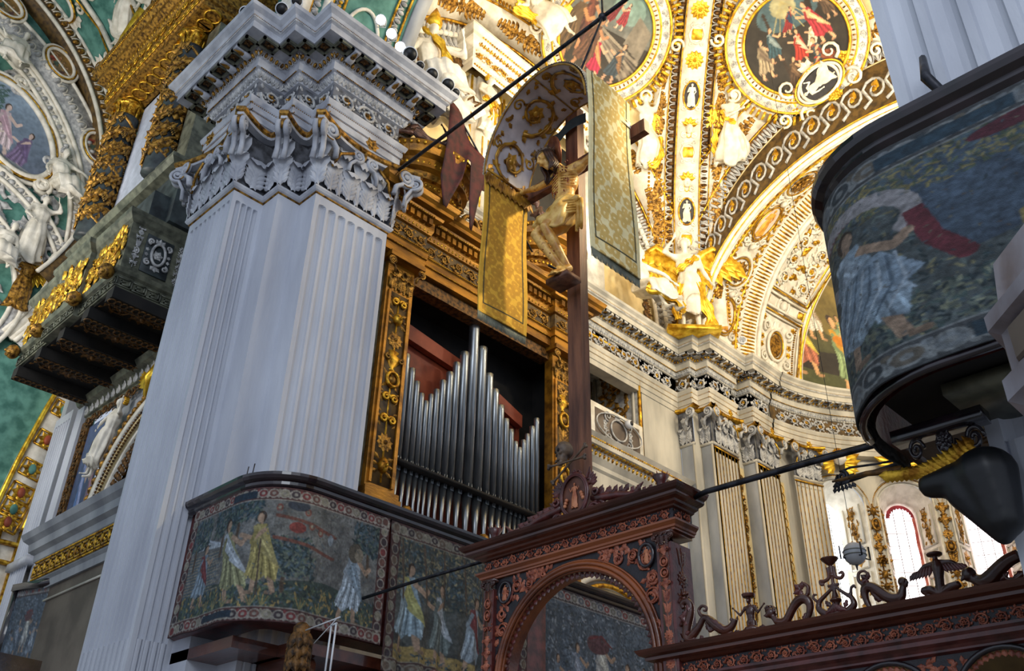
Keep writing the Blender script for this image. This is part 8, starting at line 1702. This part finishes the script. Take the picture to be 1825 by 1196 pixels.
# vault stucco
vf = lambda P: np.stack([-26 + P[:, 0], (7.4 - P[:, 2]) * np.cos(P[:, 1] / 7.4), 20.3 + (7.4 - P[:, 2]) * np.sin(P[:, 1] / 7.4)], -1)
vs = empty('vault_stucco', 'teal vault panels with white scrolled stucco above the gilded cornice, upper left', 'ornament'); w_, g_ = [], []
for k in range(6):
    x = 1.0 + k * 1.9
    for v in (4.4, 7.4, 10.5): a, b = cartouche(1.5, 1.9, .09); w_.append(sh(a, x, v)); g_.append(sh(b, x, v)); g_.append(sh(oval(0, 0, .5, .7, .04, 30, .1), x, v)); w_.append(tube([(x + .95, v - 1.5, .05), (x + .95, v, .05), (x + .95, v + 1.5, .05)], .09, 6)); g_.append(tube([(x + .8, v - 1.5, .05), (x + .8, v + 1.5, .05)], .04, 5))
obj('strapwork', mp(join(*w_), vf), M['stucco'], vs); obj('gilt_line', mp(join(*g_), vf), M['gold'], vs)
# north lunette: concentric bands
nf = plane_fn((-26, 0, 0), (0, 1, 0), (0, 0, 1), (1, 0, 0))
def ringf(c, z, r): return lambda P: nf(np.stack([c + (r - P[:, 1]) * np.cos(P[:, 0] / r), z + (r - P[:, 1]) * np.sin(P[:, 0] / r), P[:, 2]], -1))
lb = empty('lunette_bands', 'curving white, brown and gold relief arch bands of the transept end wall, upper left', 'arch')
for c, z, r, wd, m, hgt in ((0, 20.3, 7.38, .5, 'browngr', .75), (0, 18.3, 8.0, .95, 'greyrel', .3), (0, 18.3, 6.95, .3, 'stucco', .22), (3.2, 16, 4.2, .3, 'greyrel', .25), (3.2, 16, 2.9, .3, 'greyrel', .25)):
    f = ringf(c, z, r); L = r * 2.3; uu = np.linspace(-r * .5, L, 50); o = obj('band', mp(grid([[(a, 0, 0), (a, 0, hgt), (a, wd, hgt), (a, wd, 0)] for a in uu]), f), M[m], lb)
    e1, e2 = eggs(L, min(wd, .42) * .8, int(L / .34)); obj('band_relief', MB().add(mp(sh(e1, 0, wd / 2, hgt), f), 0).add(mp(sh(e2, 0, wd / 2, hgt), f), 1), [M['stucco'], M['oldgold'] if m == 'browngr' else M['greyrel']], o)
    obj('band_edge', mp(join(tube([(a, 0, hgt) for a in uu], .07, 6), tube([(a, wd, hgt) for a in uu], .07, 6)), f), M['stucco'], o)
for k, (y, z, a) in enumerate(((4.75, 24.75, -.8), (6.6, 22.35, -1.15), (2.7, 25.8, -.4))):
    t = empty('oval_medallion', ['oval white medallion with small red and gold figures, beside the brown arch band, upper left', 'smaller oval medallion low on the same white band, just left of the far twisted column', 'oval medallion cut by the upper left frame corner'][k], 'ornament')
    f = lambda P, y=y, z=z, a=a: nf(np.stack([y + P[:, 0] * cos(a) - P[:, 1] * sin(a), z + P[:, 0] * sin(a) + P[:, 1] * cos(a), P[:, 2] + .32], -1))
    painted_disc('field', scene('f'), lambda x, yy: f(np.stack([x.ravel() * .5, yy.ravel() * .34, np.full(x.size, .03)], -1)).reshape(x.shape + (3,)), M['paint'], t, 12, 40); obj('rim', mp(join(oval(0, 0, .54, .38, .06, 30, .05), oval(0, 0, .68, .5, .05, 30, .03)), f), M['stucco'], t); obj('gilt_line', mp(oval(0, 0, .6, .44, .025, 30, .08), f), M['gold'], t)
t = empty('oval_painting', 'large oval pastel painting of figures in a landscape in a white scrolled frame, left edge', 'painting')
f = lambda P: nf(np.stack([4.2 + P[:, 0] * cos(-.85) - P[:, 1] * sin(-.85), 21.7 + P[:, 0] * sin(-.85) + P[:, 1] * cos(-.85), P[:, 2] + .1], -1)); cp_ = scene('d')
o = painted_disc('canvas', cp_, lambda x, y: f(np.stack([x.ravel() * 1.65, y.ravel() * .95, np.full(x.size, .03)], -1)).reshape(x.shape + (3,)), M['paint'], t); Pv = np.array([v.co[:] for v in o.data.vertices]); at = o.data.color_attributes['paint']
C4 = np.ones((len(Pv), 4), np.float32); C4[:, :3] = cp_.at(np.clip((Pv[:, 1] - 2.7) / 3, 0, .99), np.clip((23.3 - Pv[:, 2]) / 3.2, 0, .99)); at.data.foreach_set('color', C4.ravel())
obj('frame', mp(join(oval(0, 0, 1.72, 1.02, .09, 50, .08), oval(0, 0, 1.95, 1.25, .07, 50, .05), *[tube(spiral(2.0 * cos(a), 1.35 * sin(a), .28, a, 1.3 * s_, 16, .2, .05, .12), .07, 6) for a in np.linspace(0, 6.28, 9)[:-1] for s_ in (1, -1)]), f), M['stucco'], t); obj('gilt_line', mp(oval(0, 0, 1.83, 1.13, .035, 50, .1), f), M['gold'], t)
# scrolled stucco filling between
w_ = []; rg = random.Random(5)
for _ in range(110):
    y, z = rg.uniform(2.4, 7.6), rg.uniform(10.8, 23.6); d = math.hypot(y, z - 18.3)
    if d > 6.7 or math.hypot((y - 4.2), (z - 21.7)) < 1.3: continue
    w_.append(tube(spiral(y, z, rg.uniform(.2, .45), rg.uniform(0, 6), rg.choice((-1, 1)) * 1.3, 16, .2, .03, .16), .07, 6, up=(0, 0, 1))); w_.append(scatter(LEAF, [(y + rg.uniform(-.4, .4), z + rg.uniform(-.4, .4), .03, rg.uniform(0, 6), .5, .4, .25) for _ in range(3)]))
ns = empty('wall_scrollwork', 'white stucco scrolls and leaves scattered over the teal ground of the transept end wall', 'ornament'); obj('scrolls', mp(join(*w_), nf), M['greyrel'], ns)
PSE = [('standing', pose(elL=(.32, 1.42, .1), haL=(.2, 1.68, .1), hdL=(0, 1, 0), elR=(-.3, 1.1, .1), haR=(-.1, .95, .2))), ('seated', J3), ('seated', J5)]
for k, (y, z, s_, pi_, lab) in enumerate(((6.1, 20.3, 1.25, 1, 'white seated figure between the oval painting and the far twisted column'), (3.3, 24.0, 1.1, 2, 'white reclining figure above the oval painting at the left edge'), (5.75, 17.9, 1.2, 0, 'white standing figure under the oval painting, arm raised'), (4.9, 17.3, 1.1, 2, 'white seated figure in the round frame at the left edge'), (6.9, 17.5, 1.0, 1, 'white crouching figure just left of the far twisted column foot'), (7.1, 14.6, 1.3, 1, 'pale stucco figure low on the left, next to the gilded balcony front'))):
    kd, J_ = PSE[pi_]; statue('%s_figure' % kd, lab, frame((-25.75, y, z - .6), (0, 1, 0), (0, 0, 1)), J_, s_ * 1.25, rb=dict(seed=k, bottom=.7 if pi_ else .95), vox=.04, skin=M['stucco'], hairm=M['greyrel'])
statue('standing_figure', 'gilded child figure with a wing, low on the teal wall left of the balcony', frame((-25.7, 5.9, 15.8), (0, 1, 0), (0, 0, 1)), PSE[0][1], 1.1, skin=M['oldgold'], cloth=M['oldgold'], hairm=M['oldgold'], wings=[(1, .8, 0)], vox=.04)
for x, v, lab in ((2.2, 4.9, 'long-limbed white stucco figure on the teal vault, nearest the brown arch band'), (3.9, 5.1, 'white stucco figure on the teal vault right above the gilded cornice')):
    p = vf(A([[x, v, .1]]))[0]; e = nrm(A([0, p[1], p[2] - 20.3])); statue('vault_figure', lab, stM(p, -e, (1, .3, 1)), PSE[0][1], 1.6, rb=dict(bottom=.1, seed=3), vox=.04)
# ---- east wall of the transept: arch, cornice, pilaster
wf2 = lambda P: np.stack([P[:, 0], YW - P[:, 2], P[:, 1]], -1)
ta = empty('chapel_arch', 'tall arch with gold beaded border and cream mouldings beside the big pier, lower left', 'arch')
rg2 = lambda r: (lambda P: wf2(np.stack([AXC - (r + P[:, 1]) * np.cos(P[:, 0] / r), AZC + (r + P[:, 1]) * np.sin(P[:, 0] / r), P[:, 2]], -1)))
for r, wd, m, h in ((2.95, .3, 'darkgilt', .12), (2.72, .16, 'stucco', .2), (2.54, .14, 'cream', .14), (2.38, .12, 'stucco', .08), (1.98, .34, 'browngr', -.1)): obj('moulding', mp(grid([[(a, -wd / 2, 0), (a, -wd / 2, h), (a, wd / 2, h), (a, wd / 2, 0)] for a in np.linspace(0, PI * r, 50)]), rg2(r)), M[m], ta)
obj('gilt_beads', mp(join(mp(beads(PI * 2.95, .1, 46), lambda P: P * A([1, 1, 1]) + A([0, 0, .12])), sh(eggs(PI * 2.95, .32, 46)[0], 0, 0, .12)), rg2(2.95)), M['oldgold'], ta)
obj('thin_beads', mp(join(*[sh(beads(PI * 2.6, .03), 0, y, .15) for y in (.03, -.14, .2)]), rg2(2.6)), M['darkgilt'], ta); obj('woven_band', mp(join(*[sh(scatter(BALL, [((k + .5) * .17, 0, 0, .6, .1, .05, .06) for k in range(int(PI * 2.2 / .17))]), 0, y, .0) for y in (-.2, -.08, .05, .16)]), rg2(2.2)), M['darkgilt'], ta)
obj('grille_back', MB().add(box(-19.3, -15.3, YW + .5, YW + .6, 5, 11), 0, False), M['darkgilt'], ta); a, b = rinceau(4, 1.3, .05, 3, 8); obj('grille_scroll', join(*[mp(join(a, b), plane_fn((-19.3, YW + .48, z), (1, 0, 0), (0, 0, 1), (0, -1, 0))) for z in (7.5, 8.9, 10.2)]), M['gold'], ta)
kv = empty('arch_keystone', 'big gilded acanthus volute at the crown of the chapel arch, by the pier', 'ornament'); obj('volute', mp(join(tube(spiral(-18.0, 11.35, .28, 0, 1.6, 26, .15, 0, .2), .1, 7), scatter(LEAF, [(-18.2 + .07 * k, 11.2 + .05 * k, .2, 2.4 + .3 * k, .55, .45, .3) for k in range(-2, 4)]), tube([(-17.8, 11.6, .2), (-17.9, 11.2, .35), (-18.1, 10.9, .2)], .12, 8)), wf2), M['goldy'], kv)
statue('spandrel_figure', 'white and gilt female figure lying along the top of the chapel arch', frame((-20.35, 7.2, 9.6), (.85, 0, -.5), (.5, 0, .85)), PSE[0][1], 1.15, skin=M['stucco'], rb=dict(bottom=.2), hairm=M['gold'], vox=.04)
pt2 = empty('wall_painting', 'narrow blue painting of robed figures in a dark carved frame beside the chapel arch', 'painting'); painted('canvas', scene('e'), lambda U, V: np.stack([-21.45 + 1.15 * U, np.full_like(U, YW - .05), 11.3 - 3.5 * V], -1), 70, 160, M['paint'], pt2)
a, b = rinceau(3.5, .3, .04, 12, 2); obj('carved_frame', MB().add(mp(join(a, b), plane_fn((-21.65, YW - .1, 7.8), (0, 0, 1), (1, 0, 0), (0, -1, 0)))).add(mp(join(a, b), plane_fn((-21.65, YW - .1, 11.45), (1, 0, 0), (0, 0, 1), (0, -1, 0)))).add(box(-21.85, -21.45, YW - .1, YW, 7.8, 11.5), 0, False), M['darkgilt'], pt2)
# entablature block with greek key, brown pier, fluted pilaster
ec = empty('chapel_entablature', 'projecting grey entablature corner with gold Greek key frieze under the chapel arch', 'cornice'); EP = [(-20.5, YW), (-20.5, 6.8), (-16.2, 6.8), (-14, 6.8)]
obj('stone', MB().add(sweep(EP, [(-.2, 7.0), (0, 7.0), (.02, 7.15), (.08, 7.2), (.05, 7.25), (.05, 7.62), (.1, 7.66), (.12, 7.8), (.22, 7.86), (.24, 8.02), (.34, 8.1), (.4, 8.22), (-.6, 8.24)]), 0, False), [M['greyst']], ec); r = Run((-20.5, 6.8), (-16.2, 6.8)); r2 = Run((-20.5, YW), (-20.5, 6.8))
obj('key_frieze', MB().add(mp(join(greek(r.L, .24, 15, .035), sh(beads(r.L, .025), 0, .18, .02), sh(beads(r.L, .025), 0, -.18, .02)), r.fn(.06, 7.44))).add(mp(greek(r2.L, .24, 3, .035), r2.fn(.06, 7.44))), M['gold'], ec)
bp = empty('brown_stone_pier', 'plain brown stone pier with thin white border below the Greek key frieze', 'pier'); obj('shaft', box(-20.4, -14, 6.85, YW, 0, 7.0), M['brownwall'], bp); obj('border', join(box(-20.42, -20.3, 6.8, 6.86, 0, 7.0), box(-20.1, -20.06, 6.82, 6.86, 0, 6.75), box(-20.1, -16, 6.82, 6.86, 6.72, 6.76)), M['warmst'], bp)
r = Run((-23.3, YW - .25), (-22.3, YW - .25)); fp = empty('transept_pilaster', 'slim blue-grey fluted pilaster at the far left, half behind the framed picture', 'pilaster'); obj('shaft', MB().add(mp(fluted(r.L, 0, 12, 6, .05, .25), r.fn(0, 0)), 0, False).add(box(-22.3, -21.9, YW - .15, YW, 0, 12), 0, False), M['marble'], fp); obj('band', box(-23.35, -22.2, YW - .35, YW, 8.1, 8.28), M['marble2'], fp)
wc = empty('transept_cornice', 'dark grey cornice with interlaced band under the gilded balcony', 'cornice'); obj('stone', MB().add(sweep([(-22.2, YW), (-13.8, YW)], [(0, 11.5), (.05, 11.52), (.05, 11.68), (.1, 11.7), (.1, 11.98), (.22, 12.02), (.3, 12.14), (-.1, 12.15)]), 0, False), M['olive'], wc); obj('interlace', mp(leafband(8.3, .24, 30), Run((-22.2, YW), (-13.9, YW)).fn(.11, 11.84)), M['greyrel'], wc)
# gold coffered arch strip and gilt wall panels at the far left
ga = empty('coffered_arch', 'bright gold coffered arch strip with coloured stones, far lower left', 'arch'); gp = smooth([(-25.7, 8.35, 15), (-25.7, 7.95, 13.3), (-25.7, 7.66, 11.7), (-25.7, 7.52, 10.57), (-25.7, 7.45, 10.0)], 40); gw = [(p + A([0, -.42, .1]), p + A([0, .42, -.1])) for p in gp]
obj('strip', grid([[a - A([.3, 0, 0]), a, b, b - A([.3, 0, 0])] for a, b in gw]), M['stucco'], ga); obj('gilt_edge', join(*[tube([w[k] + A([.03, 0, 0]) for w in gw], .07, 6) for k in (0, 1)]), M['goldy'], ga)
co, cs = [], []
for k in range(3, 40, 6): p = gp[k]; co.append(mp(join(rect(-.28, .28, -.22, .22, 0, .035), scatter(LEAF, [(0, 0, 0, a, .26, .2, .1) for a in np.linspace(0, 6.28, 9)[:-1]])), plane_fn(p + A([.02, 0, 0]), (0, 1, -.2), (0, .2, 1), (1, 0, 0)))); cs.append(ell(p + A([.05, 0, 0]), (.06, .1, .15), 6, 10))
idf = lambda P: P
objs('coffer', co, idf, M['gold'], ga); objs('inlaid_stone', cs[::2], idf, M['redwood'], ga); objs('inlaid_stone', cs[1::2], idf, M['teal'], ga)
gl_ = empty('gilded_wall', 'white wall with gold geometric strips in the far lower left corner', 'wall panel'); obj('ground', grid([[(-26, 5.5, 0), (-26, 5.5, 10.2)], [(-26, 9, 0), (-26, 9, 10.2)]]), M['stucco'], gl_)
g = [box(-26, -25.9, y, y + .07, 0, 10) for y in (6.4, 6.9, 7.4, 7.9, 8.3)] + [box(-26, -25.85, 5.5, 9, z, z + .1) for z in (9.0, 9.5, 10.1)] + [mp(join(oval(0, 0, .3, .16, .04, 6), oval(0, 0, .15, .08, .03, 6)), plane_fn((-25.95, y, z), (0, 0, 1), (0, 1, 0), (1, 0, 0))) for z in np.arange(4, 8.8, .75) for y in (7.18, 8.12)]; obj('gilt_strip', join(*g), M['gold'], gl_)
# framed picture, lamp, black box
fp = empty('framed_picture', 'black framed grey embroidered picture leaning out from the wall, lower left', 'picture', M=frame((-20.05, 6.75, 6.2), (1, .28, 0), (0, 0, 1))); painted('sheet', tapestry('court'), lambda U, V: np.stack([-.62 + 1.24 * U, .85 - 1.7 * V, np.full_like(U, .0)], -1), 40, 60, M['paint'], fp); obj('frame', join(*[box(*q_) for q_ in ((-.72, -.6, -.9, .95, -.3, .05), (.6, .72, -.9, .95, -.3, .05), (-.72, .72, .83, .97, -.3, .08), (-.72, .72, -.95, -.83, -.3, .05), (-.7, .7, -.9, .9, -.3, -.05))]), M['ebony'], fp)
lm = empty('wall_lamp', 'glowing round lamp bulb at the foot of the chapel arch', 'lamp', M=frame((-18.0, 7.0, 8.0), (1, 0, 0), (0, 1, 0))); obj('bulb', ell((0, 0, .1), .13, 10, 14), M['bulbw'], lm); obj('socket', tr(lathe([(.05, -.02), (.06, .0), (.04, .04)], 12), 0, 0, -.04), M['gold'], lm); lamp('lamp_glow', 'POINT', (-18.0, 6.75, 8.1), 40, (1, .9, .7), .15)
bb = empty('loudspeaker', 'black box-shaped loudspeaker on a stand at the lower left corner', 'speaker', M=frame((-9.7, 3.1, -.1), (1, .15, 0), (0, 0, 1))); obj('cabinet', bbox(-.35, .32, 3.1, 3.62, -.25, .2, .02), M['blackw'], bb); obj('pole', tube([(0, 0, 0), (0, 1.6, 0), (0, 3.1, 0)], .03, 8), M['iron'], bb)
# ---- gilded balcony and organ-like case with twisted vine columns
BX0, BX1, BY, BZ0, BZ1 = -21.9, -16.9, 5.5, 12.25, 14.35
bc = empty('gilded_balcony', 'boxy dark balcony with carved gilt front and coffered underside, left of the big pier', 'balcony')
BP = [(BX0, YW), (BX0, BY), (-20.2, BY), (-20.2, BY - .12), (-18.6, BY - .12), (-18.6, BY), (BX1, BY), (BX1, YW)]
obj('body', MB().add(sweep(BP, [(-.3, 12.3), (0, 12.3), (.0, 12.62), (.06, 12.66), (.1, 12.75), (.02, 12.8), (.02, 13.95), (.08, 14.0), (.16, 14.1), (.18, 14.2), (-.15, 14.22)]), 0, False), [M['olive']], bc)
rl = MB(); k = 0
for r in runs_of(BP):
    if r.L < .5: continue
    rl.add(mp(greek(r.L, .2, max(3, int(r.L / .3)), .025), r.fn(.005, 12.46)), 0); a, b = rinceau(r.L - .1, .85, .06, seed=k); side = r.p[0] > -17
    if not side: rl.add(mp(sh(join(a, b), .05), r.fn(.04, 13.38)), 1); rl.add(mp(scatter(LEAF, [(random.uniform(.1, r.L - .1), random.uniform(-.45, .45), 0, random.uniform(0, 6), .3, .25, .15) for _ in range(int(30 * r.L))]), r.fn(.05, 13.38)), 1)
    k += 1
obj('carving', rl, [M['olive'], M['gold']], bc); r = runs_of(BP)[-1]; sp_ = MB()
sp_.add(mp(bbox(.35, .95, -.5, .45, 0, .03, .01), r.fn(.03, 13.38)), 0); a, b = cartouche(.55, .8, .04); sp_.add(mp(tr(join(a, b, rosette(.12, 6, .6)), .65, 0, .03), r.fn(.03, 13.38)), 1)
for u_ in (.2, 1.15, 1.45): sp_.add(mp(join(rect(u_ - .09, u_ + .09, -.5, .5, .03, .02), *candelabrum(1.0, .14, int(u_ * 10), .02)) if False else mp(join(*candelabrum(1.0, .16, int(u_ * 10), .025)), lambda P: np.stack([u_ + P[:, 1], P[:, 0] - .5, P[:, 2] + .03], -1)), r.fn(.0, 13.38)), 1)
obj('side_panel', sp_, [M['darkgreen'], M['greyrel']], bc)
us = MB().add(box(BX0 + .05, BX1 - .05, BY + .05, YW, 12.28, 12.34), 0, False)
for x in (-21.8, -20.5, -19.3, -18.1, -17.0): us.add(box(x - .16, x + .16, BY - .02, YW, 12.02, 12.28), 0, False); us.add(mp(guilloche(1.8, .24, 14, .022), plane_fn((x, BY, 12.02), (0, 1, 0), (1, 0, 0), (0, 0, -1))), 1)
for x in (-21.1, -19.9, -18.7, -17.55): us.add(mp(join(tr(rosette(.3, 8, .4), .9, 0, 0), *rinceau(1.7, .6, .04, 2, 3)), plane_fn((x, BY + .05, 12.28), (0, 1, 0), (1, 0, 0), (0, 0, -1))), 2)
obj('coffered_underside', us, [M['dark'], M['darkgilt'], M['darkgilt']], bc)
hs = [mp(cherub_head()[0], plane_fn((x, BY - .14, 12.62), (1.4, 0, 0), (0, 0, 1.4), (0, -1.4, 0))) for x in (-20.4, -18.5, -17.0, -21.8)]; obj('mask', join(*hs), M['oldgold'], bc)
cs_ = empty('gilded_case', 'tall gilded case with painted shutter and two twisted vine columns standing on the balcony', 'organ case')
obj('pedestal', MB().add(box(-22.0, -16.6, 6.1, YW, 14.2, 15.9), 0, False).add(box(-18.5, -16.9, 5.75, 6.2, 14.2, 15.0), 0, False), M['darkgreen'], cs_)
obj('pedestal_cap', MB().add(sweep([(-22.1, YW), (-22.1, 5.9), (-16.7, 5.9), (-16.7, YW)], [(-.3, 15.75), (0, 15.8), (.1, 15.9), (.1, 16.0), (-.3, 16.02)]), 0, False), M['olive'], cs_)
pr_ = lambda U, V: np.stack([-21.0 + 2.9 * U, np.full_like(U, 6.25), 20.6 - 4.7 * V], -1); cc = Canvas(200, 200, hx('a8b0c0'), 4); cc.noise(.5, 5); cc.noise(.3, 14); painted('painted_shutter', cc, pr_, 40, 60, M['paint'], cs_)
obj('case_side', MB().add(box(-17.3, -16.7, 6.1, YW, 16, 20.6), 0, False), M['olive'], cs_)
for k, x in enumerate((-17.75, -21.3)):
    z0, z1 = 16.0, 20.7; n = 60; t = np.linspace(0, 1, n); ctr = np.stack([x + .05 * np.sin(t * 14), np.full(n, 5.95), z0 + (z1 - z0 - .55) * t], -1); c = obj('vine_column', tube(ctr, .34, 18), M['darkgreen'], cs_)
    v = [tube([(x + .36 * cos(a * s_ + p), 5.95 + .36 * sin(a * s_ + p), z0 + .1 + (z1 - z0 - .8) * a / 14) for a in np.linspace(0, 14, 110)], .045, 6) for s_, p in ((1, 0), (1, 3.1), (-1, 1))]
    ls, gb_ = [], []
    for q_ in range(90):
        a = q_ * 14 / 90; an = a * 3.1 + .5; zz_ = z0 + .2 + (z1 - z0 - .9) * a / 14; e = A([cos(an), sin(an), 0]); f = plane_fn(A([x, 5.95, zz_]) + e * .35, nrm((-sin(an), cos(an), .4)), (0, 0, 1), e)
        if q_ % 4 == 1: gb_ += [mp(scatter(BALL, [(i * .06 - .09 + j * .03, -j * .055, .03, 0, .034, .034, .034) for j in range(4) for i in range(4 - j)]), f)]
        else: ls.append(mp(join(scatter(LEAF, [(0, 0, 0, b_, .27, .26, .2) for b_ in (.3, 1.6, 2.9, 4.4)]), tube(spiral(.1, .1, .09, 0, 1.4, 12, .2), .02, 5)), f))
    obj('vine', join(*v, *ls), M['oldgold'], c); obj('grape_bunch', join(*gb_), M['grapes'], c)
    cp2 = join(lathe([(.27, 0), (.3, .04), (.27, .08), (.24, .4), (.36, .52), (.4, .58)], 18), *[mp(tr(ACAN, s=(.26, .5, .3)), plane_fn((.25 * cos(a), .25 * sin(a), .05), (-sin(a), cos(a), 0), (0, 0, 1), (cos(a), sin(a), 0))) for a in np.linspace(0, 6.28, 9)[:-1]]); obj('capital', tr(cp2, x, 5.95, z1 - .6), M['gold'], c)
CP = [(-22.0, YW), (-22.0, 5.55), (-17.2, 5.55), (-16.6, 5.55), (-16.6, YW)]
obj('case_entablature', MB().add(sweep(CP, [(-.7, 20.7), (0, 20.7), (0, 20.9), (.05, 20.92), (.05, 21.1), (.1, 21.12), (.1, 21.55), (.16, 21.6), (.2, 21.75), (.36, 21.8), (.36, 22.0), (.5, 22.1), (.55, 22.25), (-.5, 22.27)]), 0, False), M['oldgold'], cs_)
r = Run((-22.0, 5.55), (-16.6, 5.55)); e1, e2 = eggs(r.L, .16); obj('entablature_carving', join(mp(join(e1, e2), r.fn(.14, 21.65, .6)), mp(guilloche(r.L, .2, 24, .03), r.fn(.06, 21.0)), mp(join(*rinceau(r.L, .36, .05, seed=6)), r.fn(.1, 21.33)), mp(blocks(r.L, .12, .12, 30), r.fn(.2, 21.9)), mp(beads(r.L, .03), r.fn(.5, 22.1)), mp(guilloche(r.L, .5, 14, .03), plane_fn((-22, 5.9, 20.69), (1, 0, 0), (0, 1, 0), (0, 0, -1)))), M['gold'], cs_)
sc2 = empty('gilded_scroll', 'smooth bright gold scroll ornament rising off the end of the gilded case cornice', 'ornament'); obj('scroll', tube([(-22.3, 5.5, 22.3), (-22.0, 5.4, 22.5), (-21.3, 5.3, 22.9), (-20.6, 5.3, 23.6)], [.1, .18, .2, .16], 10), M['goldy'], sc2)
lamp('transept_light', 'AREA', (-20.5, -1, 14), 750, (1, .93, .82), (5, 5), (-25, 6, 20))
lamp('crucifix_spot', 'SPOT', (-2.6, 9.5, 12.4), 1900, (1, .84, .5), .15, (-6.2, 7.0, 9.4), .5, 1)
tag(obj('floor', box(-40, 12, -14, 32, -.1, 0), mat('stone_floor', hx('6a625a'), hx('8a8278'), 2, .5)), kind='structure')
# small fittings below the left gallery
gp_ = empty('gilded_pendant', 'dark gilded carved pendant hanging under the rounded left gallery', 'ornament', M=frame((-9.66, 6.3, 4.0), (1, 0, 0), (0, 1, 0)))
obj('pendant', lathe([(.02, -.06), (.07, -.02), (.1, .06), (.11, .2), (.1, .35), (.1, .45), (.05, .5)], 16), M['darkgilt'], gp_); obj('scale_leaf', join(*[mp(LEAF, plane_fn((.1 * cos(a), .1 * sin(a), z), (0, 0, -.2), (-sin(a) * .2, cos(a) * .2, 0), (.2 * cos(a), .2 * sin(a), 0))) for z in (.12, .25, .38) for a in np.linspace(0, 6.28, 9)[:-1]]), M['darkgilt'], gp_)
fk = empty('lamp_fork', 'thin grey two-pronged metal hanger below the left gallery tapestry', 'hanger'); obj('prong', join(*[tube([(-9.0 + d, 6.25, 4.35), (-9.02 + d, 6.25, 3.6)], .011, 6) for d in (0, .09)] + [tube([(-9.01, 6.25, 4.35), (-8.9, 6.25, 4.36)], .012, 6), tube([(-9.5, 6.25, 4.38), (-8.85, 6.25, 4.42)], .009, 5), tube([(-9.3, 6.25, 4.2), (-8.9, 6.25, 4.42)], .006, 5)]), M['white'], fk)
tag(obj('small_microphone', join(*[tube([(x, 5.9, 6.5), (x + .03, 5.9, 6.72)], .008, 5) for x in (-10.9, -10.75)]), M['iron']), 'pair of thin black rods standing on the left gallery handrail', 'rod')
